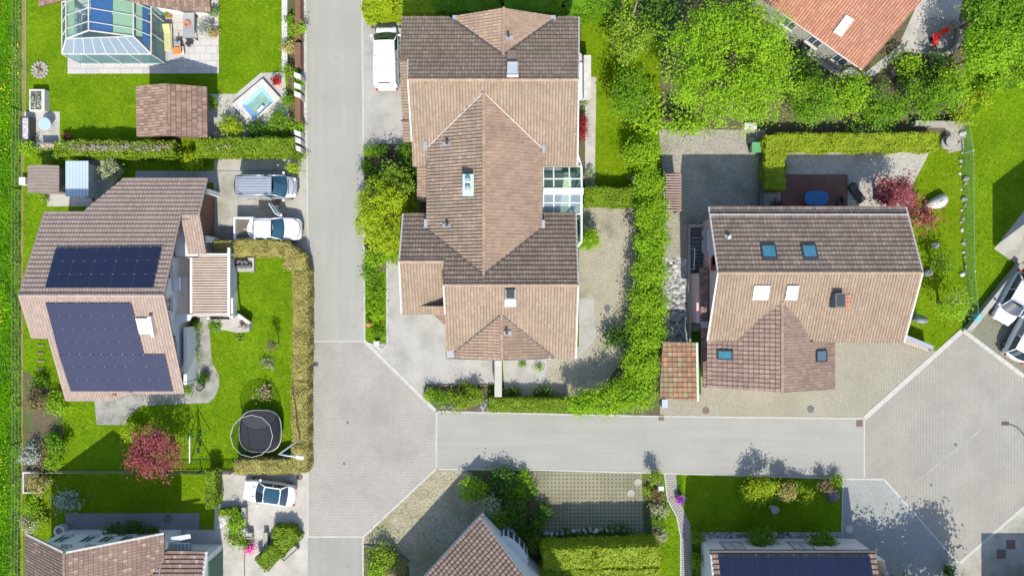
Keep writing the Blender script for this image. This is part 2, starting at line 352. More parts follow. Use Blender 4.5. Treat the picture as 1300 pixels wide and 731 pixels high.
    def build(s, name, mats, parent=None, smooth=False, origin=None, bevel=0., subsurf=0):
        if not isinstance(mats, (list, tuple)): mats = [mats]
        me = bpy.data.meshes.new(name)
        r = parent
        while r is not None and r.parent is not None: r = r.parent
        if r is not None: off = ORG[r.name]
        elif origin is not None: off = Vector(origin)
        elif len(s.v): 
            a = np.array(s.v); off = Vector(((a[:, 0].min() + a[:, 0].max()) / 2, (a[:, 1].min() + a[:, 1].max()) / 2, a[:, 2].min()))
        else: off = Vector((0, 0, 0))
        a = np.array(s.v, dtype=float) - np.array(off)
        me.from_pydata(a.tolist(), [], s.f)
        for q in mats: me.materials.append(MT[q] if isinstance(q, str) else q)
        me.polygons.foreach_set('material_index', s.m)
        at = me.attributes.new('tint', 'FLOAT', 'FACE'); at.data.foreach_set('value', s.t)
        if smooth: me.polygons.foreach_set('use_smooth', [True] * len(s.f))
        me.update()
        o = bpy.data.objects.new(name, me); COL.objects.link(o)
        if parent: o.parent = parent
        else: o.location = off; ORG[o.name] = off
        if bevel:
            b = o.modifiers.new('bevel', 'BEVEL'); b.width = bevel; b.segments = 2; b.limit_method = 'ANGLE'
        if subsurf:
            b = o.modifiers.new('sub', 'SUBSURF'); b.levels = subsurf; b.render_levels = subsurf
        return o

_lv = {}; SHEETS = []
def sheet(name, pts, level, mat, world=False):
    i = _lv.get(level, 0); _lv[level] = i + 1
    z = .004 * level + .0005 * (i % 7)
    p = [(q[0], q[1], z) for q in (pts if world else [W(*a) for a in pts])]
    SHEETS.append((level + .01 * i, name, [(q[0], q[1]) for q in p]))
    n = len(p); ar = sum(p[i][0] * p[(i + 1) % n][1] - p[(i + 1) % n][0] * p[i][1] for i in range(n))
    if ar < 0: p = p[::-1]
    m = MB(); m.add(p, [list(range(n))])
    return tag(m.build(name, mat, origin=(0, 0, 0)), kind='structure')
def kerb(pxs, w=.14, h=.05, name='kerb', mat='kerb', z0=-.02):
    m = MB(); P = [Vector((*W(*p), 0)) for p in pxs]
    for a, b in zip(P, P[1:]):
        d = (b - a); L = d.length; d.normalize(); nseg = max(1, round(L / 1.0))
        for k in range(nseg):
            p = a + d * (L * k / nseg + .008); q = a + d * (L * (k + 1) / nseg - .008)
            m.bar((p.x, p.y, (z0 + h) / 2), (q.x, q.y, (z0 + h) / 2), w, h - z0)
    return tag(m.build(name, mat, origin=(0, 0, 0)), kind='structure')

# ------------------------------------------------------------------ tiled roofs
def clip(poly, ax, val, ge):
    out = []; n = len(poly)
    for i in range(n):
        a, b = poly[i], poly[(i + 1) % n]; da, db = a[ax] - val, b[ax] - val
        if not ge: da, db = -da, -db
        if da >= -1e-9: out.append(a)
        if (da > 1e-9 and db < -1e-9) or (da < -1e-9 and db > 1e-9):
            t = da / (da - db); out.append((a[0] + (b[0] - a[0]) * t, a[1] + (b[1] - a[1]) * t))
    return out
def roof_plane(mb, pts, tw=.215, th=.36, lip=.075, roll=.036, seed=0, thick=.16, bond=0.):
    rnd = random.Random(seed); pts = [Vector(p) for p in pts]; k = len(pts)
    n = Vector((0, 0, 0))
    for i in range(k): n += pts[i].cross(pts[(i + 1) % k])
    n.normalize()
    if n.z < 0: n = -n; pts = pts[::-1]
    vd = (Vector((0, 0, 1)) - n * n.z).normalized(); ud = vd.cross(n).normalized()
    o = min(pts, key=lambda p: p.dot(vd))
    P = [((p - o).dot(ud), (p - o).dot(vd)) for p in pts]
    umin = min(p[0] for p in P); umax = max(p[0] for p in P); vmax = max(p[1] for p in P)
    bp = [(0, -.35), (.14, 1.), (.34, .3), (.91, 0.), (1., -.3)]
    def rl(u):
        f = (u / tw) % 1.0
        for (a, ha), (b, hb) in zip(bp, bp[1:]):
            if a <= f <= b: return roll * (ha + (hb - ha) * (f - a) / (b - a))
        return 0.
    key = {}
    def vid(u, v, h):
        kk = (round(u, 3), round(v, 3), round(h, 3))
        if kk not in key:
            key[kk] = len(mb.v); p = o + ud * u + vd * v + n * (h + .035); mb.v.append((p.x, p.y, p.z))
        return key[kk]
    nr = int(math.ceil(vmax / th))
    for r in range(nr):
        v0 = r * th; v1 = min((r + 1) * th, vmax + .01)
        band = clip(clip(P, 1, v0, True), 1, v1, False)
        if len(band) < 3: continue
        bu0 = min(p[0] for p in band); bu1 = max(p[0] for p in band)
        for c in range(int(math.floor(bu0 / tw)), int(math.ceil(bu1 / tw))):
            tint = rnd.random(); dz = rnd.uniform(0, .006)
            for (fa, _), (fb, _) in zip(bp, bp[1:]):
                ua, ub = (c + fa) * tw, (c + fb) * tw
                cell = clip(clip(band, 0, ua, True), 0, ub, False)
                q = []
                for p in cell:
                    if not q or (abs(p[0] - q[-1][0]) > 1e-4 or abs(p[1] - q[-1][1]) > 1e-4): q.append(p)
                if len(q) > 2 and abs(q[0][0] - q[-1][0]) < 1e-4 and abs(q[0][1] - q[-1][1]) < 1e-4: q.pop()
                if len(q) < 3: continue
                area = abs(sum(q[i][0] * q[(i + 1) % len(q)][1] - q[(i + 1) % len(q)][0] * q[i][1] for i in range(len(q))))
                if area < 1e-5: continue
                H = [rl(min(max(p[0], ua + 1e-6), ub - 1e-6)) + lip * (1 - (p[1] - v0) / th) for p in q]
                ids = [vid(p[0], p[1], h) for p, h in zip(q, H)]
                if len(set(ids)) < 3: continue
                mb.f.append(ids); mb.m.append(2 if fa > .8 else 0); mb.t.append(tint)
                for i in range(len(q)):
                    a, b = q[i], q[(i + 1) % len(q)]
                    if abs(a[1] - v0) < 1e-4 and abs(b[1] - v0) < 1e-4:
                        j = [ids[i], vid(a[0], a[1], H[i] - lip), vid(b[0], b[1], H[(i + 1) % len(q)] - lip), ids[(i + 1) % len(q)]]
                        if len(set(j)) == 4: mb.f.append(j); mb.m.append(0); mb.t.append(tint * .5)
    mb.slab(pts, n, -thick, .008, 1)
    return n
def ridge_caps(parent, segs, mat, r=.12, lift=.05, name='ridge_cap'):
    rnd = random.Random(3)
    for a, b in segs:
        m = MB()
        a = Vector(a); b = Vector(b); d = b - a; L = d.length; d.normalize(); k = max(1, int(L / .4))
        up = Vector((0, 0, lift))
        m.tint = .5
        for i in range(k):
            p = a + d * (L * i / k) + up; q = a + d * (L * (i + 1) / k + .04) + up
            m.tint = rnd.random(); m.tube([p, q], [r, r * .88], 8)
        m.build(name, mat, parent, smooth=False)
def gutter(parent, lines, r=.075, mat='gutter', down=True):
    for ln in lines: MB().tube(ln, r, 8).build('gutter', mat, parent, smooth=True)
def verge(parent, lines, w=.16, h=.07, mat='pale_trim', lift=.06, name='verge_trim'):
    for a, b in lines:
        a = Vector(a) + Vector((0, 0, lift)); b = Vector(b) + Vector((0, 0, lift)); MB().bar(a, b, w, h).build(name, mat, parent)
def skylight(parent, pl, px, fmat='dark_metal', gmat='pane_blue', h=.17, fw=.09, name='skylight'):
    n = pln(pl); P = [onp(*p, pl) for p in px]; c = sum(P, Vector()) / 4
    m = MB()
    inner = [p + (c - p).normalized() * fw * 1.4 for p in P]
    for i in range(4):
        j = (i + 1) % 4; m.slab([P[i], P[j], inner[j], inner[i]], n, .0, h + .05)
    o = m.build(name, fmat, parent)
    g = MB(); g.slab(inner, n, .0, h + .02); g.build('pane', gmat, o)
    return o
def wall_strip(mb, pts, zts, z0=0., close=True, m=None):
    n = len(pts); vs = [(p[0], p[1], z0) for p in pts] + [(p[0], p[1], z) for p, z in zip(pts, zts)]
    mb.add(vs, [[i, (i + 1) % n, n + (i + 1) % n, n + i] for i in range(n if close else n - 1)], m)
def window(parent, c, nrm, w, h, gmat='pane_dark', fmat='white_metal', shutter=None):
    nx, ny = nrm; tx, ty = -ny, nx
    def B(m, u0, u1, z0, z1, d0, d1):
        m.prism([(c[0] + tx * u + nx * d, c[1] + ty * u + ny * d) for u, d in ((u0, d0), (u1, d0), (u1, d1), (u0, d1))], c[2] + z0, c[2] + z1)
    m = MB(); f = .08
    B(m, -w / 2, w / 2, 0, f, -.05, .05); B(m, -w / 2, w / 2, h - f, h, -.05, .05)
    B(m, -w / 2, -w / 2 + f, f, h - f, -.05, .05); B(m, w / 2 - f, w / 2, f, h - f, -.05, .05); B(m, -.03, .03, f, h - f, -.05, .045)
    o = m.build('window', fmat, parent)
    g = MB(); B(g, -w / 2 + f, w / 2 - f, f, h - f, -.03, .02); g.build('pane', gmat, o)
    s = MB(); B(s, -w / 2 - .06, w / 2 + .06, -.06, -.004, 0, .16); s.build('sill', 'stone_pale', o)
    if shutter:
        for sg in (-1, 1):
            s = MB(); B(s, min(sg * w / 2 + sg * .02, sg * (w + .0)), max(sg * w / 2 + sg * .02, sg * w), 0, h, .01, .06); s.build('shutter', shutter, o)
    return o
def box_part(parent, name, mat, *a, bevel=0.):
    return MB().box(*a).build(name, mat, parent, bevel=bevel)

# ------------------------------------------------------------------ foliage
def leaves(name, pts, nrm, size, mat, parent=None, seed=0, tint=None, extra=None, aspect=.62):
    rg = np.random.default_rng(seed); N = len(pts)
    nrm = nrm / (np.linalg.norm(nrm, axis=1, keepdims=True) + 1e-9)
    t = rg.normal(size=(N, 3)); t -= nrm * (t * nrm).sum(1, keepdims=True); t /= np.linalg.norm(t, axis=1, keepdims=True) + 1e-9
    b = np.cross(nrm, t); s = size * rg.uniform(.6, 1.35, (N, 1)); a = aspect
    q = np.stack([pts - t * s * .5, pts + b * s * a * .5 - t * s * .05 + nrm * s * .08, pts + t * s * .55 - nrm * s * .06, pts - b * s * a * .5 - t * s * .05 + nrm * s * .08], 1).reshape(-1, 3)
    m = MB()
    r = parent
    while r is not None and r.parent is not None: r = r.parent
    if r is not None: off = np.array(ORG[r.name])
    else: off = np.array([pts[:, 0].mean(), pts[:, 1].mean(), 0.])
    nf = N; vv = q; ff = np.arange(4 * N).reshape(N, 4).tolist(); tt = rg.random(N) if tint is None else tint
    tt = list(tt)
    if extra is not None:
        base = len(vv); vv = np.concatenate([vv, np.array(extra.v)]); ff += [[i + base for i in f] for f in extra.f]; tt += [.25] * len(extra.f)
    me = bpy.data.meshes.new(name); me.from_pydata((vv - off).tolist(), [], ff); me.materials.append(MT[mat])
    at = me.attributes.new('tint', 'FLOAT', 'FACE'); at.data.foreach_set('value', tt); me.update()
    o = bpy.data.objects.new(name, me); COL.objects.link(o)
    if parent: o.parent = parent
    else: o.location = Vector(off); ORG[o.name] = Vector(off)
    return o
def blob_pts(blobs, n, seed, shell=.45, clump=.28, per=14, zmin=.05):
    rg = np.random.default_rng(seed)
    B = np.array([[*b[0], *b[1]] for b in blobs]); w = (B[:, 3] * B[:, 4] + B[:, 3] * B[:, 5] + B[:, 4] * B[:, 5]); w = w / w.sum()
    K = max(6, n // per); bi = rg.choice(len(B), K, p=w)
    d = rg.normal(size=(K, 3)); d[:, 2] = np.where((d[:, 2] < 0) & (rg.random(K) < .65), -d[:, 2], d[:, 2]); d /= np.linalg.norm(d, axis=1, keepdims=True)
    r = 1 - shell * rg.random(K) ** 1.6 + rg.normal(size=K) * .045
    cc = B[bi, :3] + d * B[bi, 3:] * r[:, None]
    i = rg.integers(0, K, n); ct = rg.random(K)
    p = cc[i] + rg.normal(size=(n, 3)) * clump * np.array([1, 1, .6]) * rg.uniform(.5, 1.5, (K, 1))[i]
    nr = d[i] * .55 + np.array([0, 0, .55]) + rg.normal(size=(n, 3)) * .5
    ok = p[:, 2] > zmin
    return p[ok], nr[ok], np.clip(ct[i] * .6 + rg.random(n) * .4, 0, 1)[ok]
def make_blobs(x, y, z, rx, ry, rz, seed, k=6):
    rnd = random.Random(seed); bl = [((x, y, z), (rx * .78, ry * .78, rz * .85))]
    for i in range(k):
        a = 2 * math.pi * (i + rnd.uniform(-.3, .3)) / k; q = rnd.uniform(.42, .62); s = rnd.uniform(.36, .52)
        bl.append(((x + math.cos(a) * rx * q, y + math.sin(a) * ry * q, z + rz * rnd.uniform(-.25, .35)), (rx * s, ry * s, rz * s * 1.05)))
    return bl
_seed = [100]
def shrub(px, py, r, h, leaf, label, group=None, cat='shrub', ry=None, name='shrub', ls=None, dens=1.0, blobs=None, k=5, shell=.4, stem='bark', clump=None):
    _seed[0] += 1; sd = _seed[0]
    x, y = W(px, py, h * .55); s = (CH - h * .55) / F; rx = r * s; ryy = (ry or r) * s
    o = thing(name, label, cat, (x, y, 0), group)
    ls = ls or min(.26, .10 + .05 * rx)
    bl = make_blobs(x, y, h * .55, rx, ryy, h * .45, sd, k)
    n = int(dens * 2.6 * (2 * math.pi * rx * ryy + math.pi * (rx + ryy) * h * .5) / (ls * ls)); n = max(90, min(n, 40000))
    p, nr, tt = blob_pts(bl, n, sd, shell=shell, clump=clump or ls * 1.3, per=20)
    leaves('foliage', p, nr, ls, 'leaf_' + leaf, o, sd, tt)
    m = MB(); rnd = random.Random(sd)
    for i in range(5):
        a = 2 * math.pi * i / 5 + rnd.random(); q = rnd.uniform(.3, .6)
        m.tube([(x + .05 * math.cos(a), y + .05 * math.sin(a), 0), (x + rx * q * .5 * math.cos(a), y + ryy * q * .5 * math.sin(a), h * .4), (x + rx * q * math.cos(a), y + ryy * q * math.sin(a), h * .8)], [.035, .025, .008], 5)
    m.build('stem', stem, o)
    return o
def tree(px, py, r, h, leaf, label, group=None, ry=None, cat='tree', name='tree', ls=.26, dens=1., zc=.62, rz=None, k=9, trunk=.16, bark='bark', shell=.5, clump=None, branches=8, world=None, per=34):
    _seed[0] += 1; sd = _seed[0]; rnd = random.Random(sd)
    zz = h * zc
    x, y = world or W(px, py, zz); s = (CH - zz) / F; rx = r * s; ryy = (ry or r) * s
    rz = rz or h * (1 - zc)
    o = thing(name, label, cat, (x, y, 0), group)
    bl = make_blobs(x, y, zz, rx, ryy, rz, sd, k)
    if r > 25: bl += [((x + rnd.uniform(-.6, .6) * rx, y + rnd.uniform(-.6, .6) * ryy, zz + rnd.uniform(.1, .5) * rz), (rx * .3, ryy * .3, rz * .35)) for _ in range(8)]
    n = int(dens * 2.2 * (2 * math.pi * rx * ryy + math.pi * (rx + ryy) * rz) / (ls * ls)); n = min(n, 90000)
    p, nr, tt = blob_pts(bl, n, sd, shell=shell, clump=clump or ls * 1.7, per=per, zmin=.2)
    leaves('crown', p, nr, ls, 'leaf_' + leaf, o, sd, tt)
    m = MB()
    m.tube([(x, y, -.05), (x + .05, y, h * .2), (x - .04, y + .05, h * .45), (x, y, h * .8)], [trunk * 1.25, trunk, trunk * .75, trunk * .2], 8)
    for i in range(branches):
        a = 2 * math.pi * i / branches + rnd.uniform(-.3, .3); q = rnd.uniform(.55, .92); z0 = h * rnd.uniform(.25, .55)
        tip = (x + rx * q * math.cos(a), y + ryy * q * math.sin(a), zz + rz * rnd.uniform(-.1, .6))
        mid = ((x + tip[0]) / 2 + rnd.uniform(-.15, .15), (y + tip[1]) / 2 + rnd.uniform(-.15, .15), (z0 + tip[2]) / 2 + .1)
        m.tube([(x, y, z0), mid, tip], [trunk * .5, trunk * .3, .01], 6)
    m.build('trunk', bark, o, smooth=True)
    return o
def hedge(pxs, wpx, h, leaf, label, group=None, ls=.15, dens=1., jit=.06, name='hedge', cat='hedge', top=None, clump=.1):
    """a clipped hedge along a line of photo points given at its top"""
    _seed[0] += 1; sd = _seed[0]; rg = np.random.default_rng(sd)
    P = [Vector((*W(*p, h), 0)) for p in pxs]; w = wpx * (CH - h) / F
    core = MB(); pts = []; nrs = []
    tot = len(P) - 1
    for si, (a, b) in enumerate(zip(P, P[1:])):
        d = b - a; L = d.length; d.normalize(); nx = Vector((-d.y, d.x, 0))
        ext = w * .3 if (0 < si) else 0
        a2 = a - d * ext
        core.add([a2 + nx * sx * w * .43 + Vector((0, 0, z)) for z in (0, h - .1) for sx in (-1, 1)] + [b + nx * sx * w * .43 + Vector((0, 0, z)) for z in (0, h - .1) for sx in (-1, 1)],
                 [[0, 2, 3, 1], [4, 5, 7, 6], [2, 6, 7, 3], [0, 4, 6, 2], [1, 3, 7, 5]])
        at = L * w; asd = L * h; ae = w * h
        n = int(dens * 2.8 * (at * 1.3 + 2 * asd + 2 * ae) / (ls * ls))
        f = rg.random(n) * (at * 1.3 + 2 * asd + 2 * ae)
        t = rg.random(n) * (L + ext) - ext; s = (rg.random(n) - .5) * w; z = np.full(n, float(h))
        nr = np.tile(np.array([0., 0., 1.]), (n, 1))
        side = (f >= at * 1.3) & (f < at * 1.3 + 2 * asd); sg = np.where(rg.random(n) < .5, -1., 1.)
        s = np.where(side, sg * w * .5, s); z = np.where(side, rg.random(n) ** .7 * h, z)
        nr[side] = np.outer(sg, np.array([nx.x, nx.y, .25]))[side]
        end = f >= at * 1.3 + 2 * asd
        t = np.where(end, np.where(sg > 0, L, -ext), t); z = np.where(end, rg.random(n) * h, z)
        nr[end] = np.outer(sg, np.array([d.x, d.y, .25]))[end]
        # round the shoulders
        ed = np.clip((np.abs(s) - (w * .5 - .18)) / .18, 0, 1); z = np.where(z > h - .18, z - ed ** 2 * .14, z)
        q = np.stack([a.x + d.x * t + nx.x * s, a.y + d.y * t + nx.y * s, z], 1)
        wob = np.sin(q[:, 0] * 2.3 + sd) * np.cos(q[:, 1] * 2.9 + 1.3 * sd) * jit * 1.6 + np.sin(q[:, 0] * 6.1 + 2 * sd) * np.sin(q[:, 1] * 5.3) * jit * .6
        q = q + nr * wob[:, None] + rg.normal(size=q.shape) * clump * .35
        pts.append(q); nrs.append(nr * .8 + rg.normal(size=q.shape) * .55 + np.array([0, 0, .2]))
    pts = np.concatenate(pts); nrs = np.concatenate(nrs); ok = pts[:, 2] > .03; pts = pts[ok]; nrs = nrs[ok]
    cl = np.sin(pts[:, 0] * 3.1) * np.sin(pts[:, 1] * 3.7 + 1) * .25 + .5
    tt = np.clip(cl * .75 + rg.normal(size=len(pts)) * .2 + .1, 0, 1)
    o = leaves(name, pts, nrs, ls, 'leaf_' + leaf, None, sd, tt, extra=core)
    return tag(o, label, cat, group)
# ================================================================== SETTING
m = MB(); m.add([(-1500, -1500, 0), (1500, -1500, 0), (1500, 1500, 0), (-1500, 1500, 0)], [[0, 1, 2, 3]])
tag(m.build('ground', 'grass_base', origin=(0, 0, 0)), kind='structure')
def rect(a, b, c, d): return [(a, b), (c, b), (c, d), (a, d)]
sheet('meadow', rect(-900, -700, 25, 1500), 1, 'meadow')
sheet('meadow_edge', [(24, -60), (34, -60), (33, 150), (30, 240), (29, 800), (24, 800)], 2, 'dry_strip')
# lawns
sheet('lawn', rect(33, -60, 372, 178), 1, 'lawn')
sheet('lawn', rect(30, 178, 290, 250), 1, 'lawn')
sheet('lawn', rect(30, 250, 392, 600), 1, 'lawn')
sheet('lawn', rect(62, 600, 276, 680), 1, 'lawn_dry')
sheet('lawn', rect(29, 600, 62, 800), 1, 'lawn_dry')
sheet('lawn', [(738, 20), (838, 20), (838, 240), (738, 240)], 1, 'lawn_dry')
sheet('lawn', [(1150, 186), (1224, 186), (1226, 345), (1232, 400), (1190, 446), (1146, 432)], 1, 'lawn_dry')
sheet('lawn', [(1225, 160), (1260, 120), (1600, 20), (1600, 300), (1304, 330), (1240, 402), (1226, 345)], 1, 'lawn')
sheet('lawn', rect(866, 601, 1068, 690), 1, 'lawn')
sheet('lawn', [(815, 597), (843, 598), (847, 640), (862, 665), (864, 800), (835, 800)], 1, 'lawn')
sheet('lawn', rect(463, 300, 491, 442), 1, 'lawn')
# roads
sheet('road', [(387, -300), (459, -300), (463, 433), (392, 433)], 6, 'asphalt')
sheet('road', [(554, 522), (820, 528), (1097, 531), (1097, 607), (880, 601), (680, 595.5), (554, 594.5)], 6, 'asphalt_cross')
sheet('road', [(391, 681), (461, 681), (461, 1200), (391, 1200)], 6, 'asphalt_dark')
sheet('paved_junction', [(392, 433), (463, 433), (553, 521), (554, 594.5), (461, 681), (391, 681)], 7, 'junction')
sheet('paved_square', [(1097, 531), (1222, 420), (1400, 560), (1300, 643), (1217, 714), (1122, 607.5), (1097, 607)], 7, 'plaza')
# driveways, paths, terraces
sheet('driveway', [(459, 10), (512, 10), (520, 183), (478, 183), (462, 196)], 5, 'concrete_grey')
sheet('driveway', [(490, 330), (515, 330), (515, 360), (566, 398), (566, 440), (632, 440), (632, 488), (545, 488), (541, 509), (480, 449), (467, 436), (490, 436)], 5, 'concrete_grey')
sheet('driveway', [(272, 199), (370, 199), (391, 206), (391, 330), (270, 318)], 5, 'concrete')
sheet('paving_strip', rect(172, 217, 272, 232), 4, 'concrete_grey')
sheet('driveway', [(274, 599), (391, 599), (391, 900), (232, 900), (232, 672), (272, 672)], 5, 'concrete_pale')
sheet('driveway', [(838, 528), (838, 504), (890, 500), (890, 420), (1150, 430), (1190, 446), (1222, 420), (1097, 531)], 5, 'yard_pavers')
sheet('parking', [(1222, 420), (1245, 397), (1310, 318), (1500, 318), (1500, 560), (1400, 560)], 5, 'park_pavers')
sheet('driveway', [(1068, 607), (1122, 607.5), (1217, 714), (1217, 900), (1068, 900)], 5, 'blue_pavers')
sheet('driveway', [(1217, 714), (1300, 643), (1400, 560), (1500, 560), (1500, 900), (1217, 900)], 5, 'concrete')
sheet('garden_path', [(843, 599), (858, 600), (860, 625), (866, 642), (876, 665), (878, 690), (878, 900), (863, 900), (863, 680), (858, 655), (847, 635)], 5, 'path_pavers')
sheet('gravel_court', [(461, 681), (554, 595), (592, 596), (612, 612), (640, 690), (640, 800), (495, 800), (495, 706), (463, 692)], 3, 'gravel_brown')
sheet('gravel_court', [(735, 262), (808, 262), (808, 430), (760, 500), (640, 510), (640, 440), (735, 440)], 3, 'gravel_beige')
sheet('paved_patch', [(735, 378), (754, 380), (756, 430), (735, 452)], 4, 'concrete_grey')
sheet('paved_patch', [(638, 455), (694, 455), (694, 492), (640, 492)], 4, 'concrete_grey')
sheet('gravel_court', [(836, 165), (972, 165), (972, 270), (905, 300), (895, 420), (842, 420), (842, 225)], 3, 'gravel_grey')
sheet('pebble_bed', rect(840, 327, 873, 440), 4, 'river_rock')
sheet('terrace', [(996, 192), (1180, 194), (1156, 240), (1152, 285), (970, 285), (970, 240), (996, 235)], 3, 'gravel_light')
sheet('terrace', [(86, 60), (86, 94), (278, 93.5), (277, -40), (86, -40)], 3, 'slabs')
sheet('terrace', [(265, 119.6), (299.6, 119.6), (331, 93), (361, 92), (368, 150), (360, 165), (330, 178), (262, 178)], 3, 'concrete_pale')
sheet('patio', [(31, 142), (76, 142), (76, 190), (31, 190)], 3, 'concrete_pale')
sheet('patio', [(108, 203), (140, 203), (150, 225), (126, 262), (60, 262), (60, 246), (108, 246)], 3, 'concrete_pale')
sheet('garden_path', [(250, 402), (265, 402), (269, 459), (278, 476), (278, 492), (272, 505), (265, 511), (180, 515), (164, 528), (159, 539), (123, 539), (119, 500), (230, 490), (250, 470)], 4, 'path_grey')
sheet('patio', rect(83, 651, 253, 700), 3, 'patio_cobbles')
sheet('patio', rect(205, 672, 272, 760), 4, 'patio_cobbles')
sheet('grid_paving', [(668, 597.5), (815, 599.5), (818, 690), (690, 692)], 3, 'grid_pavers')
sheet('garden_path', [(743, 98), (757, 98), (755, 238), (743, 238)], 4, 'concrete_pale')
sheet('garden_bed', [(462, 200), (478, 183), (545, 183), (545, 345), (462, 345)], 2, 'soil')
sheet('garden_bed', [(541, 489), (622, 492), (622, 523), (552, 521), (540, 506)], 4, 'soil')
sheet('garden_bed', [(597, 597), (668, 597), (690, 680), (690, 760), (640, 760), (618, 645), (606, 618)], 4, 'soil')
sheet('garden_bed', [(462, 696), (496, 696), (520, 720), (520, 800), (462, 800)], 4, 'soil')
sheet('garden_bed', rect(818, 603, 842, 690), 2, 'soil')
sheet('garden_bed', [(30, 470), (75, 500), (82, 560), (62, 600), (30, 600)], 2, 'soil')
sheet('garden_bed', rect(735, 105, 743, 240), 4, 'soil')
sheet('garden_bed', rect(366, -20, 374, 205), 3, 'soil')
sheet('gravel_strip', [(382, -60), (388, -60), (391, 205), (383, 205)], 3, 'gravel_white')
sheet('undergrowth_floor', [(800, -60), (1225, -60), (1225, 172), (840, 172), (838, 530), (740, 530), (800, 430)], 1, 'soil')
sheet('terrace', [(1095, 95), (1140, 60), (1185, -40), (1230, -40), (1214, 40), (1205, 66), (1180, 70), (1150, 66), (1110, 96), (1060, 96), (990, 45), (1000, 35)], 2, 'concrete_pale')
sheet('terrace', [(1262, 316), (1300, 268), (1500, 268), (1500, 318), (1290, 335)], 2, 'concrete_pale')
sheet('pebble_bed', rect(890, 675, 1072, 692), 2, 'river_rock')
sheet('gravel_strip', [(1200, 160), (1224, 160), (1224, 190), (1204, 195)], 2, 'gravel_grey')
# kerbs and edge strips
kerb([(459.5, -60), (463, 433)], .13, .035)
kerb([(387.5, -60), (392, 433)], .12, .035)
kerb([(391.5, 433), (391, 681)], .12, .04)
kerb([(463, 433), (553, 521)], .28, .045)
kerb([(554, 522), (554, 594)], .12, .034)
kerb([(554, 594.5), (461, 681)], .16, .045)
kerb([(392, 433), (463, 433)], .1, .034)
kerb([(391, 681), (461, 681)], .12, .034)
kerb([(461, 681), (461, 760)], .12, .04)
kerb([(556, 522), (820, 528), (1095, 531)], .12, .04)
kerb([(556, 595), (680, 596), (880, 601.5), (1066, 607)], .12, .04)
kerb([(1097, 532), (1097, 606)], .11, .034)
kerb([(1097, 531), (1221, 420)], .38, .045)
kerb([(1223, 420), (1300, 478)], .32, .045)
kerb([(1068, 607.5), (1122, 608), (1216, 714)], .14, .04)
kerb([(1218, 714), (1300, 643), (1340, 608)], .22, .04)
kerb([(1070, 531 + 77), (1068, 690)], .10, .06)
kerb([(843.5, 600), (847.5, 635), (859, 655), (864, 680), (864, 740)], .1, .05)
kerb([(1101, 675), (1101, 676)], .05, .01)
kerb([(492, 340), (492, 436), (486, 443), (465, 434)], .12, .08)
kerb([(538, 505), (541, 489), (622, 489)], .14, .10, mat='rust')
kerb([(274, 597.5), (390, 598)], .1, .06)
kerb([(272, 228), (278, 316)], .08, .02)
kerb([(33, -30), (33, 120)], .07, .04, mat='wood_grey')
kerb([(272, 217), (391, 217)], .05, .024, mat='stone_dark')
kerb([(743.5, 100), (743.5, 238)], .09, .06)
kerb([(310, 672), (311, 760)], .09, .025, mat='rust')
# joint lines across the square
kerb([(1162, 612), (1245, 545)], .09, .036, mat='concrete_grey')
kerb([(462, 692), (496, 693), (520, 712)], .12, .12, mat='stone_dark')

# ================================================================== HOUSES
def finish_roof(parent, planes, mats, name='roof'):
    """planes: list of (points, kwargs); one tiled roof mesh"""
    for i, (pts, kw) in enumerate(planes):
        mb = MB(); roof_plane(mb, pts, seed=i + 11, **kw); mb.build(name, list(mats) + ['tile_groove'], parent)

# ---- the house with solar panels on the left
ZR = 6.5; yR = W(650, 374.8, ZR)[1]; s = .43
AN = (0, -s, ZR + s * yR); AS = (0, s, ZR - s * yR)
hA = thing('solar_house', 'house with brown gable roof carrying two black solar fields beside the slatted pergola', 'house', (-29, 0, 0), 'houses of the neighbourhood')
pn = [(25, 374.8), (58, 269), (106.5, 269), (157, 227), (263.5, 227), (253, 272), (230, 272), (208, 374.8)]
ps = [(25, 374.8), (208, 374.8), (234, 499), (168, 500), (143, 508), (85, 508), (63, 429), (42, 429)]
PN = [onp(*p, AN) for p in pn]; PS = [onp(*p, AS) for p in ps]
rfA = finish_roof(hA, [(PN, {}), (PS, dict(roll=.034))], ['pinkish_tile', 'soffit'])
ridge_caps(hA, [(PN[0], PN[-1])], 'pinkish_tile', .13)
gutter(hA, [[PN[1], PN[2], PN[3], PN[4]], [PS[2], PS[3], PS[4], PS[5]], [PS[6], PS[7]]], .06)
verge(hA, [(PN[0], PN[1]), (PS[0], PS[7]), (PS[6], PS[5]), (PS[1], PS[2]), (PN[-1], PN[-2]), (PN[4], PN[5])], .12, .08, 'pinkish_tile')
# lower porch roof
AP = (0, .41, 3.9 - .41 * 5.41)
PP = [onp(*p, AP) for p in [(230, 272), (253.5, 272), (262.5, 322), (239, 322)]]
finish_roof(hA, [(PP, dict(roll=.034))], ['pinkish_tile', 'soffit'], 'porch_roof')
wm = MB()
yN = 7.0; fa = [(-31.3, -7.2), (-25.5, -7.2), (-25.5, yR), (-25.5, 4.6), (-25.5, 5.0), (-23.7, 5.0), (-23.7, 7.3), (-28.0, 7.3), (-30.0, 4.9), (-32.6, 4.9), (-32.6, yR), (-32.6, -3.0), (-31.3, -3.0)]
wall_strip(wm, fa, [min(pz(AN, *p), pz(AS, *p)) - .2 for p in fa])
wall_strip(wm, [(-23.7, 2.3), (-23.7, 5.0), (-25.5, 5.0), (-25.5, 2.3)], [2.6, 3.5, 3.5, 2.6])
wm.build('wall', 'render_grey', hA)
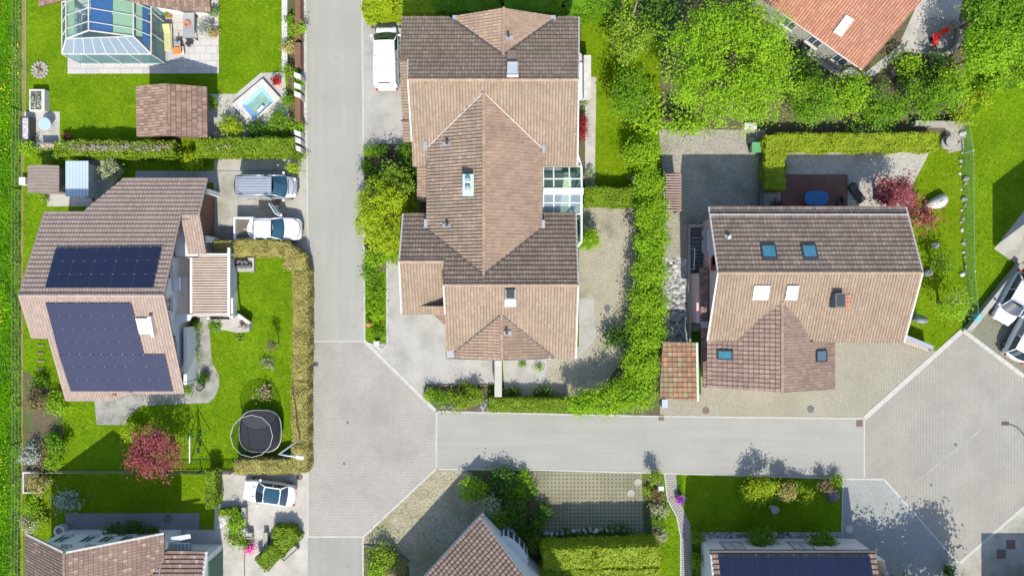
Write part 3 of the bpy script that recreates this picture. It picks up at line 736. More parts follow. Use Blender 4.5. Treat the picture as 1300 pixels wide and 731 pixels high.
# garage doors and white reveals on the east front
for y0, y1 in ((4.05, 5.6), (5.65, 7.15)): box_part(hA, 'garage_door', 'wood_brown', -23.72, -23.6, y0, y1, 0, 2.3)
m = MB(); m.box(-23.9, -23.15, 7.2, 7.55, 0, 2.5); m.box(-23.9, -23.15, 3.55, 3.95, 0, 2.4); m.build('reveal', 'render_white', hA)
# terrace deck, pink plinth, balcony
box_part(hA, 'terrace_deck', 'render_pink', -25.5, -22.05, -2.3, 2.45, 0, .35)
m = MB(); m.box(-22.05, -21.8, -2.4, 2.6, 0, .85); m.box(-24.0, -22.05, -2.45, -2.3, 0, .5); m.build('parapet', 'render_white', hA)
MB().box(-25.5, -23.72, 2.3, 4.98, 2.35, 2.5).build('annex_roof', 'render_white', hA)
box_part(hA, 'balcony_floor', 'wood_brown', -26.4, -25.2, -7.1, -3.0, .75, .95)
m = MB(); m.box(-25.12, -24.86, -7.2, -3.0, 0, 1.95); m.box(-25.5, -24.86, -7.4, -7.15, 0, 1.95); m.build('balcony_parapet', 'render_white', hA)
m = MB(); m.prism([(-26.6, -3.1), (-24.4, -2.45), (-24.2, -2.0), (-26.2, -2.0)], 2.35, 2.5); m.build('door_canopy', 'white_metal', hA)
box_part(hA, 'awning_box', 'white_metal', -25.45, -24.95, -.2, .8, 2.7, 2.9)
box_part(hA, 'awning_box', 'white_metal', -25.4, -25.0, -.4, .9, 1.5, 1.7)
for i in range(3): box_part(hA, 'step', 'concrete_grey' if i < 2 else 'concrete_pale', -24.55, -23.7, -2.32 - .3 * i, -2.02 - .3 * i, 0, .68 - .22 * i)
for y in (-6.2, -4.6): window(hA, (-26.35 + .9, y, 3.0) if False else (-25.48, y, 2.6), (1, 0), 1.0, 1.0, shutter='wood_brown')
for y in (-1.2, 1.2): window(hA, (-25.48, y, 3.2), (1, 0), 1.1, 1.1)
for x in (-30, -27.5): window(hA, (x, -7.22, 1.0), (0, -1), 1.2, 1.2)
for y in (1.0, -1.6): window(hA, (-32.62, y, 1.2), (-1, 0), 1.1, 1.2)
# solar panels: 3 x 5 on the north slope, stepped field on the south slope
def panel_grid(parent, pl, q, nc, nr, mat, gap=.02, cells=None):
    n = pln(pl); Q = [onp(*p, pl) for p in q]          # tl, tr, br, bl
    def pt(u, v):
        a = Q[0].lerp(Q[1], u); b = Q[3].lerp(Q[2], u); return a.lerp(b, v)
    wu = (Q[1] - Q[0]).length / nc; wv = (Q[3] - Q[0]).length / nr
    for r in range(nr):
        for c in range(nc):
            if cells and not cells(c, r): continue
            u0, u1 = c / nc + gap / 2 / wu / nc, (c + 1) / nc - gap / 2 / wu / nc
            v0, v1 = r / nr + gap / 2 / wv / nr, (r + 1) / nr - gap / 2 / wv / nr
            P = [pt(u0, v0), pt(u1, v0), pt(u1, v1), pt(u0, v1)]
            m = MB(); m.slab(P, n, .15, .20, 1)
            e = .02; cc = sum(P, Vector()) / 4
            m.slab([p.lerp(cc, e) for p in P], n, .18, .204, 0)
            m.build('solar_panel', [mat, 'solar_frame'], parent)
    # rails and clamps showing in the gaps
    m = MB()
    for r in range(nr + 1):
        for c in range(nc * 2 + 1):
            u, v = c / (nc * 2), r / nr
            if cells and not cells(min(nc - 1, c // 2), max(0, min(nr - 1, r - (1 if r else 0)))): continue
            p = pt(u, v) + n * .18; d = (Q[1] - Q[0]).normalized()
            m.bar(p - d * .03, p + d * .03, .035, .06)
    m.build('panel_clamp', 'grey_metal', parent)
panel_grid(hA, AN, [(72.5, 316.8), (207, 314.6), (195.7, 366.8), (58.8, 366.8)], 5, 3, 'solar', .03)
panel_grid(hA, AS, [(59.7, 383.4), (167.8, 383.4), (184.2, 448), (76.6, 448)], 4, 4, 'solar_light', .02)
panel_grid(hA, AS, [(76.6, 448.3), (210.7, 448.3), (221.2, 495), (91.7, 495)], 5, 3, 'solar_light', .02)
skylight(hA, AS, [(174, 402), (192, 402), (197.5, 422), (179, 422)], 'pale_trim', 'pane_white', .22)
m = MB(); n = pln(AS); m.slab([onp(*p, AS) for p in [(191, 398), (195.5, 398), (200, 424), (196, 424)]], n, .05, .5); m.build('shutter_box', 'pale_trim', hA)
m = MB()
for p in ((146, 501), (168, 497.5)): MB().slab([onp(p[0] + a, p[1] + b, AS) for a, b in ((-2.5, -1.5), (2.5, -1.5), (2.5, 1.5), (-2.5, 1.5))], n, .02, .17).build('roof_vent', 'dark_tile', hA)

# pergola over the terrace
pg = thing('pergola', 'white framed pergola with pale slatted wooden roof over the pink terrace', 'pergola', (-22.9, .2, .35))
m = MB(); X0, X1, Y0, Y1 = -24.33, -21.5, -2.05, 2.55
for x in (X0, X1 + .02): m.box(x - .09, x + .09, Y0 - .1, Y1 + (.5 if x > -22 else .1), 2.2, 2.42)
for y in (Y0, Y1): m.box(X0, X1, y - .06, y + .06, 2.25, 2.4)
m.build('frame', 'white_metal', pg)
m = MB()
for k in range(23): y = Y0 + .14 + k * (Y1 - Y0 - .2) / 22.5; m.box(X0 + .09, X1 - .07, y - .06, y + .06, 2.3, 2.36)
m.build('roof_slats', 'wood_pale', pg)
for x in (X0, X1 + .02):
    for y in (Y0, Y1): MB().box(x - .06, x + .06, y - .06, y + .06, .35, 2.25).build('post', 'white_metal', pg)
m = MB()
m.box(X0 + .1, X1 - .1, Y0 + .1, Y1 - .1, 2.16, 2.185); m.build('fabric_blind', 'wood_pale', pg)

# ---- the duplex in the middle
ZB = 7.0
y1 = W(650, 101.5, ZB)[1]; y2 = W(650, 361.8, ZB)[1]; sb = .45
N1 = (0, -sb, ZB + sb * y1); S1 = (0, sb, ZB - sb * y1)
N2 = (0, -.47, ZB + .47 * y2); S2 = (0, .47, ZB - .47 * y2)
gx = onp(614, 118, S1).x; gz = onp(614, 118, S1).z; sg = .385
GW = (sg, 0, gz - sg * gx); GE = (-sg, 0, gz + sg * gx)
sx = onp(636.5, 399.5, S2).x; sz = onp(636.5, 399.5, S2).z
SW_ = (.385, 0, sz - .385 * sx); SE_ = (-.385, 0, sz + .385 * sx)
nx_ = onp(639, 71, N1).x; nz_ = onp(639, 71, N1).z
NW_ = (.385, 0, nz_ - .385 * nx_); NE_ = (-.385, 0, nz_ + .385 * nx_)
hB = thing('duplex_house', 'large duplex house with several cross gables on tan and dark brown tiled roofs', 'house', (-.8, 7, 0), 'houses of the neighbourhood')
r1, r2 = onp(518, 101.5, N1), onp(734.5, 101.5, N1); r3, r4 = onp(563, 361.8, N2), onp(734, 361.8, N2)
pN1 = [r1, onp(518, 76, N1), onp(507.6, 76, N1), onp(510, 22.4, N1), onp(570, 22.4, N1), onp(639, 71, N1), onp(708, 22.4, N1), onp(735, 22.4, N1), r2]
pS1a = [r1, onp(614, 101.5, S1), onp(614, 118, S1), onp(544, 187, S1), onp(541, 211, S1), onp(524, 211, S1), onp(523, 180, S1)]
pS1b = [onp(614, 101.5, S1), r2, onp(733, 210.6, S1), onp(688, 210.6, S1), onp(688.5, 188, S1), onp(614, 118, S1)]
pGW = [onp(614, 118, GW), onp(614, 349, GW), onp(542, 291, GW), onp(543.5, 187, GW)]
pGE = [onp(614, 118, GE), onp(688.4, 189, GE), onp(687.5, 291, GE), onp(614, 349, GE)]
pN2a = [onp(614, 361.8, N2), onp(614, 349, N2), onp(541, 291, N2), onp(541.8, 271.7, N2), onp(511.7, 271.7, N2), onp(507, 332, N2), onp(563.7, 332, N2), r3]
pN2b = [onp(614, 361.8, N2), r4, onp(731, 271, N2), onp(687, 271, N2), onp(687.5, 291, N2), onp(614, 349, N2)]
zl = onp(507, 332, N2); SL = (0, .47, zl.z - .47 * zl.y)
pSL = [onp(507, 332, SL), onp(563.7, 332, SL), onp(566, 398, SL), onp(510, 398, SL)]
pS2a = [r3, onp(636.5, 361.8, S2), onp(636.5, 399.5, S2), onp(568, 454, S2), onp(566, 454.3, S2), onp(565, 398, S2)]
pS2b = [onp(636.5, 361.8, S2), r4, onp(731, 454.6, S2), onp(703.5, 454.3, S2), onp(636.5, 399.5, S2)]
pSW = [onp(636.5, 399.5, SW_), onp(568, 454, SW_), onp(637, 456.5, SW_)]
pSE = [onp(636.5, 399.5, SE_), onp(637, 456.5, SE_), onp(703.5, 454, SE_)]
pNW = [onp(639, 71, NW_), onp(574, 24, NW_), onp(584, 20, NW_), onp(639.5, 11, NW_)]
pNE = [onp(639, 71, NE_), onp(639.5, 11, NE_), onp(697, 20, NE_), onp(704, 24, NE_)]
finish_roof(hB, [(pN1, {}), (pN2a, {}), (pN2b, {})], ['shaded_brown_tile', 'soffit'])
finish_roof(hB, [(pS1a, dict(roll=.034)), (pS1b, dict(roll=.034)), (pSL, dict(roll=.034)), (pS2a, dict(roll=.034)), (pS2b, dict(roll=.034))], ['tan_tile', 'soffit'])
finish_roof(hB, [(pGW, dict(roll=.075, tw=.24))], ['shaded_gable_tile', 'soffit'], 'gable_roof')
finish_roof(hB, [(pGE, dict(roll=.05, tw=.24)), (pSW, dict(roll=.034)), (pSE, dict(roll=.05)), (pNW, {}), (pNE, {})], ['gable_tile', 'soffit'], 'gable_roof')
ridge_caps(hB, [(r1, r2), (r3, r4), (onp(507, 332, N2), onp(563.7, 332, N2)), (onp(614, 118, GW), onp(614, 349, GW)), (onp(636.5, 399.5, SW_), onp(637, 456.5, SW_)), (onp(639, 71, NW_), onp(639.5, 11, NW_))], 'gable_tile', .13)
verge(hB, [(onp(614, 118, GW), onp(543.5, 187, GW)), (onp(614, 118, GE), onp(688.4, 189, GE)), ], .06, .05, 'pale_trim', .13, 'valley_flashing')
verge(hB, [(pSW[0], pSW[1]), (pSE[0], pSE[2])], .09, .05, 'gutter', .13, 'valley_flashing')
verge(hB, [(pN1[5], pN1[4]), (pN1[5], pN1[6]), (pGW[1], pGW[2]), (pGE[3], pGE[2])], .10, .05, 'gutter', .13, 'valley_flashing')
verge(hB, [(r1, pS1a[-1]), (pN1[0], pN1[1]), (pN2a[5], pN2a[4]), (pSL[0], pSL[3]), (r3, pS2a[-1]), (r4, pN2b[2]), (r4, pS2b[2]), (r2, pN1[7]), (r2, pS1b[2])], .11, .07, 'pale_trim', .08)
gutter(hB, [[pN1[3], pN1[4]], [pN1[6], pN1[7]], [pGW[2], pGW[3]], [pGE[1], pGE[2]], [pS1a[4], pS1a[5]], [pS1b[2], pS1b[3]], [pSL[2], pSL[3]], [pSW[1], pSW[2]], [pSE[1], pSE[2]], [pS2b[2], pS2b[3]], [pN2a[3], pN2a[4]], [pN2b[2], pN2b[3]]], .065)
# zinc boxes at the valley ends
def zbox(p, pl, x, y0, y1, z0, z1):
    c = onp(*p, pl); MB().box(c.x - x, c.x + x, c.y - y0, c.y + y1, c.z + z0, c.z + z1).build('valley_box', 'grey_metal', hB)
for p, pl in (((541, 186), S1), ((541, 284), N2), ((690, 190), S1), ((689.5, 285), N2)): zbox(p, pl, .12, .3, .3, 0, .3)
for p in ((580, 26), (700, 26)): zbox(p, N1, .3, .25, .3, -.1, .15)
for p in ((572, 447), (695, 449)): zbox(p, S2, .25, .4, .4, -.1, .12)
# low roofs on the west side
LW = (.18, 0, 2.9 + .18 * 8.2)
finish_roof(hB, [([onp(*p, LW) for p in [(507.8, 76), (520, 77), (524, 181), (512.5, 180.6)]], dict(roll=.034))], ['tan_tile', 'soffit'], 'canopy_roof')
finish_roof(hB, [([onp(*p, LW) for p in [(530, 211), (544, 211), (544, 258), (530, 254)]], dict(roll=.034))], ['gable_tile', 'soffit'], 'canopy_roof')
finish_roof(hB, [([onp(*p, (.2, 0, 3.9)) for p in [(549, 398), (566.5, 398), (566.5, 414)]], {})], ['tan_tile', 'soffit'], 'canopy_roof')
m = MB(); c = onp(511, 154, LW); m.bar((c.x - .1, c.y, c.z + .15), (c.x + .6, c.y, c.z + .15), .08, .08); m.build('rain_pipe', 'gutter', hB)
def rz(*pl): return lambda p: min(pz(q, *p) for q in pl) - .2
wm = MB()
f = [(-6.4, 9.2), (3.9, 9.2), (3.9, y1), (3.9, 18.9), (-7.3, 18.9), (-7.3, 16.2), (-6.9, y1)]; wall_strip(wm, f, [rz(N1, S1)(p) for p in f])
f = [(-4.3, -4.6), (3.9, -4.6), (3.9, y2), (3.9, 4.9), (-7.3, 4.9), (-7.3, zl.y), (-7.3, -1.3), (-4.3, -1.3)]; fz = [rz(N2, S2)(p) for p in f]; fz[5] = zl.z - .25; fz[6] = pz(SL, -7.3, -1.3) - .2
wall_strip(wm, f, fz)
f = [(-5.5, 4.2), (1.9, 4.2), (1.9, 10.0), (-5.5, 10.0)]; wall_strip(wm, f, [4.7] * 4)
wm.build('wall', 'render_white', hB)
# gable end walls
m = MB()
yg = pSW[2].y + .5; m.add([(sx - 3.5, yg, 4.3), (sx + 3.5, yg, 4.3), (sx, yg, 5.75), (sx - 3.5, yg + .15, 4.3), (sx + 3.5, yg + .15, 4.3), (sx, yg + .15, 5.75)], [[0, 1, 2], [5, 4, 3], [0, 2, 5, 3], [1, 4, 5, 2], [0, 3, 4, 1]])
yg = 19.1; m.add([(nx_ - 3.2, yg, 4.5), (nx_ + 3.2, yg, 4.5), (nx_, yg, 5.8), (nx_ - 3.2, yg - .15, 4.5), (nx_ + 3.2, yg - .15, 4.5), (nx_, yg - .15, 5.8)], [[2, 1, 0], [3, 4, 5], [0, 3, 5, 2], [1, 2, 5, 4], [0, 1, 4, 3]])
m.build('gable_wall', 'wood_brown', hB)
for x in (-3, 1.5): window(hB, (x, -4.62, 1.0), (0, -1), 1.3, 1.3); window(hB, (x, 18.92, 1.2), (0, 1), 1.2, 1.2)
for y in (-2.5, 2.0, 12, 16): window(hB, (3.92, y, 1.0), (1, 0), 1.2, 1.3)
for y in (1, 3): window(hB, (-7.32, y, 1.2), (-1, 0), 1.0, 1.1)
# roof furniture
def vent_pipe(p, pl):
    c = onp(*p, pl); n = pln(pl); m = MB()
    m.slab([onp(p[0] + a, p[1] + b, pl) for a, b in ((-5, -2), (5, -2), (5, 3), (-5, 3))], n, .05, .16)
    o = m.build('vent_pipe', 'grey_metal', hB)
    q = MB(); q.tube([(c.x, c.y, c.z), (c.x, c.y, c.z + .45)], .07, 8); q.tube([(c.x, c.y, c.z + .45), (c.x, c.y, c.z + .5)], .12, 8); q.build('pipe_cap', 'dark_metal', o)
for p, pl in (((568, 183), GW), ((568, 286), GW), ((645.5, 48), NE_), ((643.5, 422), SE_)): vent_pipe(p, pl)
c = onp(595, 236, GW)
m = MB(); m.box(c.x - .3, c.x + .3, c.y - .72, c.y + .62, c.z - .6, c.z + .62); ch = m.build('chimney', 'copper_green', hB)
m = MB(); m.box(c.x - .38, c.x + .38, c.y - .8, c.y + .7, c.z + .62, c.z + .7); m.build('chimney_cover', 'copper_green', ch)
for dy in (-.3, .25): MB().lathe((c.x, c.y + dy, c.z + .7), [(.2, 0), (.2, .3), (.14, .34)], 14).build('chimney_pot', 'grey_metal', ch)
c = onp(648, 374, S2)
m = MB(); m.box(c.x - .36, c.x + .36, c.y - .3, c.y + .35, c.z - .5, c.z + .45); ch = m.build('chimney', 'grey_metal', hB)
m = MB(); m.box(c.x - .28, c.x + .28, c.y - .25, c.y + .3, c.z + .45, c.z + .5); m.build('flue', 'dark_metal', ch)
m = MB(); m.box(c.x - .42, c.x + .42, c.y - .85, c.y - .32, c.z - .5, c.z + .02); m.build('flashing', 'stone_pale', ch)
skylight(hB, N1, [(644, 83), (657.5, 83), (658, 100), (643.5, 100)], 'pale_trim', 'pane_white', .3)
m = MB(); n = pln(N1); m.slab([onp(*p, N1) for p in [(644, 66), (656, 66), (656.5, 82), (644, 82)]], n, .05, .17); m.build('roof_hatch', 'dark_tile', hB)
# conservatory between the east wings
cv = MB(); g = MB(); x0, x1 = 2.3, 5.1; yr = W(0, 243, 4.3)[1]; ya = W(0, 211.5, 4.0)[1]; yb = W(0, 272, 4.0)[1]
cv.box(x0, x1 + .12, yr - .24, yr + .24, 4.28, 4.4)
for x in (x0, x0 + .75, x0 + 1.9, x1 - .04):
    cv.bar((x, ya, 4.02), (x, yr, 4.3), .09, .09); cv.bar((x, yb, 4.02), (x, yr, 4.3), .09, .09)
for y, z in ((ya, 4.0), (yb, 4.0), ((ya + yr) / 2, 4.16), ((yb + yr) / 2, 4.16)): cv.bar((x0, y, z), (x1, y, z), .08, .08)
cv.bar((x1 + .05, 8.9, 3.6), (x1 + .05, 3.4, 3.6), .14, .12); cv.bar((x1 - .5, 10.6, 3.9), (x1 + .05, 8.9, 3.6), .12, .12); cv.bar((x1 + .05, 3.4, 3.6), (x1 - .6, 2.6, 3.6), .12, .12)
for y in (ya, (ya + yr) / 2, yr, (yr + yb) / 2, yb, 3.5): cv.box(x1 - .03, x1 + .05, y - .05, y + .05, 0, 3.6)
cons = cv.build('conservatory', 'white_metal', hB)
g.add([(x0, ya, 4.0), (x1, ya, 4.0), (x1, yr, 4.3), (x0, yr, 4.3)], [[0, 1, 2, 3]]); g.build('glass', 'glass_roof', cons)
g = MB(); g.add([(x0, yb, 4.0), (x1, yb, 4.0), (x1, yr, 4.3), (x0, yr, 4.3)], [[3, 2, 1, 0]]); g.build('glass', 'glass_pale', cons)
g = MB(); g.box(x1 + .06, x1 + .09, 3.4, 9.0, 0.05, 3.55); g.build('glass', 'glass_wall', cons)
box_part(hB, 'conservatory_floor', 'blind_green', 2.3, 5.0, 3.5, 9.1, .3, .4)
# white balcony at the north-east corner
bc = MB(); bx0, bx1, by0, by1 = 4.3, 6.05, 14.6, 18.4
bc.box(bx0, bx1, by0, by1 - .8, 1.0, 1.15); bc.box(bx1 - .55, bx1, by0, by1 - .6, 1.16, 1.9)
bc.box(bx0 + .3, bx0 + .5, by0 + .1, by1 - 1.0, 1.16, 1.7)
bc.prism([(bx0, by1 - .8), (bx1, by1 - 1.0), (bx0, by1 + .9)], 1.0, 1.2)
bal = bc.build('balcony', 'stone_pale', hB)
m = MB(); m.box(bx0 + .55, bx1 - .6, by0 + .1, by1 - 1, 1.17, 1.4); m.build('planter_box', 'lamp_clear', bal)

# ---- the house on the right
ZC = 7.0; yC = W(650, 346, ZC)[1]; sc = .435
CN = (0, -sc, ZC + sc * yC); CS = (0, sc, ZC - sc * yC)
cx = onp(992.4, 383.4, CS).x; cz = onp(992.4, 383.4, CS).z
CWp = (sc, 0, cz - sc * cx); CEp = (-sc, 0, cz + sc * cx)
hC = thing('corner_house', 'detached house with brown tiled roof, six skylights and one wide cross gable', 'house', (23, 0, 0), 'houses of the neighbourhood')
a0, a1 = onp(911, 346, CN), onp(1170.5, 346, CN)
pCN = [a0, a1, onp(1149, 263, CN), onp(899.4, 263, CN)]
pCSa = [a0, onp(992.4, 346, CS), onp(992.4, 383.4, CS), onp(961, 406, CS), onp(940.4, 431.8, CS), onp(897.5, 431.8, CS)]
pCSb = [onp(992.4, 346, CS), a1, onp(1147, 434, CS), onp(1028, 433, CS), onp(1014, 405, CS), onp(992.4, 383.4, CS)]
pCW = [onp(992.4, 383.4, CWp), onp(961, 406, CWp), onp(940.4, 430, CWp), onp(898, 432, CWp), onp(898, 491, CWp), onp(992.4, 498, CWp)]
pCE = [onp(992.4, 383.4, CEp), onp(992.4, 498, CEp), onp(1058.5, 494, CEp), onp(1058.5, 433.5, CEp), onp(1028, 433, CEp), onp(1014, 405, CEp)]
finish_roof(hC, [(pCN, dict(tw=.26))], ['shaded_grey_tile', 'soffit'])
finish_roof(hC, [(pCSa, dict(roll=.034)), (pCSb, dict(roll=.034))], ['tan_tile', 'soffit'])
finish_roof(hC, [(pCW, dict(roll=.04, tw=.32)), (pCE, dict(roll=.034))], ['dark_tile', 'soffit'], 'gable_roof')
ridge_caps(hC, [(a0, a1), (pCW[0], pCW[-1])], 'tan_tile', .12)
verge(hC, [(a0, pCN[3]), (a1, pCN[2]), (a0, pCSa[-1]), (a1, pCSb[2])], .12, .08, 'pale_trim', .08)
gutter(hC, [[pCN[2], pCN[3]], [pCSa[4], pCSa[5]], [pCSb[2], pCSb[3]], [pCW[3], pCW[4]], [pCE[2], pCE[3]]], .065)
verge(hC, [(onp(900.5, 272.7, CN), onp(1151, 272.7, CN))], .06, .14, 'stone_pale', .17, 'snow_guard')
for q in ([(964.5, 312), (983.5, 312), (986.5, 329.5), (967, 329.5)], [(1015.5, 312), (1034.5, 312), (1038, 329.5), (1019, 329.5)]): skylight(hC, CN, q, 'dark_metal', 'pane_blue')
for q in ([(956.5, 361.5), (976.5, 361.5), (973.5, 379), (954, 379)], [(998.5, 361.5), (1013, 361.5), (1010, 379), (995.5, 379)]): skylight(hC, CS, q, 'grey_metal', 'pane_white')
skylight(hC, CWp, [(911, 444), (931, 445), (931, 457), (911, 456)], 'dark_metal', 'pane_blue'); skylight(hC, CEp, [(1034, 445), (1047.5, 444), (1047.5, 459), (1034, 459)], 'dark_metal', 'pane_dark')
c = onp(1060, 381, CS); m = MB(); m.box(c.x - .36, c.x + .36, c.y - .5, c.y + .5, c.z - .5, c.z + .85); ch = m.build('chimney', 'stone_dark', hC)
m = MB(); m.box(c.x - .26, c.x + .26, c.y - .4, c.y + .4, c.z + .85, c.z + .88); m.build('flue', 'dark_metal', ch)
m = MB(); n = pln(CS)
for i in range(3):
    for j in range(4): m.slab([onp(1069 + i * 3.1 + a, 373 + j * 4.6 + b, CS) for a, b in ((0, 0), (2.7, 0), (2.7, 4), (0, 4))], n, .05, .16)
m.build('brick_patch', 'orange_tile', ch)
m = MB(); c = onp(924, 302, CN); m.tube([(c.x, c.y, c.z), (c.x, c.y, c.z + .35)], .12, 10); m.box(c.x - .22, c.x + .22, c.y - .15, c.y + .2, c.z, c.z + .1); m.build('vent_pipe', 'stone_pale', hC)
wm = MB(); WX0, WX1 = 14.8, 26.9
f = [(WX0 + .2, -3.2), (WX1, -3.2), (WX1, yC), (WX1, 5.2), (WX0 + .2, 5.2), (WX0 + .2, yC)]; wall_strip(wm, f, [rz(CN, CS)(p) for p in f])
f = [(14.99, -7.0), (cx, -7.0), (23.2, -7.0), (23.2, -3.2), (14.99, -3.2)]; wall_strip(wm, f, [rz(CWp, CEp)(p) for p in f])
wm.build('wall', 'render_pink', hC)
for y, k in ((4.5, 0), (3.2, 1), (1.9, 0)):
    if k: window(hC, (WX0 + .18, y, 3.3), (-1, 0), 1.5, 1.25, 'chalk_blue', shutter='shutter_red')
window(hC, (WX0 + .18, 3.6, .9), (-1, 0), 1.6, 1.2, 'pane_white')
m = MB(); m.box(WX0 + .12, WX0 + .2, 1.3, 2.3, 2.9, 4.2); m.build('shutter', 'shutter_red', hC)
m = MB(); m.box(WX0 - .15, WX0 + .2, 2.6, 4.6, 1.9, 2.02); m.build('entrance_canopy', 'grey_metal', hC)
for x in (17, 20.5): window(hC, (x, -7.02, .9), (0, -1), 1.3, 1.3)
for x in (16, 20, 24): window(hC, (x, 5.22, 1.0), (0, 1), 1.3, 1.3)
for y in (-1.5, 3): window(hC, (WX1 + .02, y, 1.0), (1, 0), 1.2, 1.2)
MB().box(21.8, 23.1, -7.06, -6.96, .0, 2.1).build('door', 'wood_brown', hC)
CL = (.12, 0, 2.3 - .12 * 15)
finish_roof(hC, [([onp(*p, CL) for p in [(888, 339), (899, 339), (899, 436), (890, 436)]], dict(roll=.034)), ([onp(*p, CL) for p in [(891.5, 433), (899.5, 434), (899.5, 491), (892.5, 491)]], dict(roll=.034))], ['shed_tile', 'soffit'], 'lean_to_roof')
m = MB(); c = V(895, 412, 2.5); m.box(c.x - .28, c.x + .28, c.y - .25, c.y + .25, 2.2, 2.75); m.build('junction_box', 'grey_metal', hC)
m = MB(); a = V(886.5, 347, 2.0); b = V(886.5, 410, 2.0); m.bar((a.x, a.y, 1.0), (b.x, b.y, 1.0), .28, 2.0); m.build('side_wall', 'render_pink', hC)

# outdoor stairs west of it
st = thing('outdoor_stairs', 'dark outdoor stairs going down along the pink house wall', 'stairs', (*W(882, 335), 0))
xa, xb = W(874, 0)[0], W(890, 0)[0]; yt, yb_ = W(0, 291)[1], W(0, 372)[1]; N = 15
for i in range(N):
    y = yt + (yb_ - yt) * (i + 2) / (N + 2); d = (yb_ - yt) / (N + 2)
    MB().box(xa + .1, xb, y + d, y + d * .15, .02, .95 - i * .06).build('step', 'stone_dark', st)
m = MB(); m.box(xa - .12, xa + .06, yb_ - .1, yt + .1, 0, .42); m.box(xa - .12, xb + .1, yt + .1, yt + .3, 0, .8); m.build('side_wall', 'concrete_grey', st)
m = MB(); m.tube([(xa + .1, yt - 1.6, 1.5), (xa + .1, yt - 3.2, 1.3)], .035, 6); m.tube([(xa + .1, yt - 1.6, 1.5), (xa + .1, yt - 1.6, .2)], .025, 6); m.tube([(xa + .1, yt - 3.2, 1.3), (xa + .1, yt - 3.2, .2)], .025, 6); m.build('handrail', 'white_metal', st)
m = MB(); m.box(xa - .06, xa + .08, W(0, 433)[1], W(0, 372)[1], 0, .5); m.build('low_wall', 'concrete_grey', st)

# carport with the weathered orange roof
cp = thing('carport', 'small carport with weathered orange tiled roof and white verge beside the tall hedge', 'carport', (*W(862, 470), 0))
KP = (0, -.10, 2.6 - .10 * 5)
q = [onp(*p, KP) for p in [(841, 434), (884.5, 435), (885.5, 509), (837, 505)]]
finish_roof(cp, [(q, dict(tw=.36, th=.38, roll=.045, lip=.05))], ['mixed_tile', 'soffit'])
verge(cp, [(q[1], q[2])], .17, .18, 'white_metal', .0)
for p in q:
    d = (sum(q, Vector()) / 4 - p).normalized() * .35; MB().box(p.x + d.x - .07, p.x + d.x + .07, p.y + d.y - .07, p.y + d.y + .07, 0, p.z - .12).build('post', 'wood_brown', cp)

# ---- orange roofed house at the upper right
hD = thing('orange_roof_house', 'house with bright orange tiled roof and one skylight at the top edge', 'house', (*W(1080, 20), 0), 'houses of the neighbourhood')
e1, e2 = V(998, 20.5, 3.2), V(1094.7, 89, 3.2); d = (e2 - e1).normalized(); up = Vector((-d.y, d.x, 0)); up = up if up.y > 0 else -up
sd_ = .5; OD = (sd_ * up.x, sd_ * up.y, 3.2 - sd_ * (up.x * e1.x + up.y * e1.y))
e0 = e1 - d * 3.0; top = 5.6
q = [e0, e2, e2 + up * top + Vector((0, 0, sd_ * top)), e0 + up * top + Vector((0, 0, sd_ * top))]
far = [q[3], q[2], q[2] + up * top - Vector((0, 0, sd_ * top)), q[3] + up * top - Vector((0, 0, sd_ * top))]
finish_roof(hD, [(q, dict(roll=.03)), (far, dict(roll=.03))], ['orange_tile', 'soffit'])
ridge_caps(hD, [(q[3], q[2])], 'orange_tile'); gutter(hD, [[q[0], q[1]]], .07, 'pale_trim')
skylight(hD, OD, [(1073.5, 19), (1084, 25), (1067.5, 47), (1057, 41)], 'stone_pale', 'pane_white', .16)
wm = MB(); i_ = .6; c = [e0 + d * .5 + up * i_, e2 - d * .5 + up * i_, e2 - d * .5 + up * (2 * top - i_), e0 + d * .5 + up * (2 * top - i_)]
mid1 = (c[1] + c[2]) / 2; mid3 = (c[0] + c[3]) / 2
wall_strip(wm, [c[0], c[1], mid1, c[2], c[3], mid3], [3.3, 3.3, 3.2 + sd_ * top - .2, 3.3, 3.3, 3.2 + sd_ * top - .2]); wm.build('wall', 'concrete_grey', hD)
nrm = (-up.x, -up.y)
for k in (3.2, 5.6, 8.0): p = c[0] + d * k; window(hD, (p.x, p.y, .9), nrm, 1.1, 1.2)
# ---- house with the big conservatory, upper left
hE = thing('conservatory_house', 'house with brown tiles and large glass conservatory with blue blinds', 'house', (-26, 22, 0), 'houses of the neighbourhood')
E1 = (0, .25, 3.6 - .25 * 20.5)
finish_roof(hE, [([onp(*p, E1) for p in [(153, 0), (196, 9), (230, 14.5), (268, 15.5), (262, -75), (150, -75)]], dict(roll=.035)), ([onp(*p, E1) for p in [(50, 9), (83, 0), (112, -14), (112, -75), (50, -75)]], dict(roll=.03))], ['shed_tile', 'soffit'])
ridge_caps(hE, [(onp(230, 14.5, E1), onp(213, -40, E1))], 'shed_tile')
gutter(hE, [[onp(230, 14.5, E1), onp(268, 15.5, E1)]], .07)
wm = MB(); wall_strip(wm, [(-34.0, 21.6), (-24.0, 21.6), (-24.0, 28), (-34.0, 28)], [3.2, 3.2, 4.6, 4.6]); wm.build('wall', 'render_white', hE)
MB().box(-24.02, -23.96, 22, 23, 0, 2.1).build('door', 'wood_brown', hE)
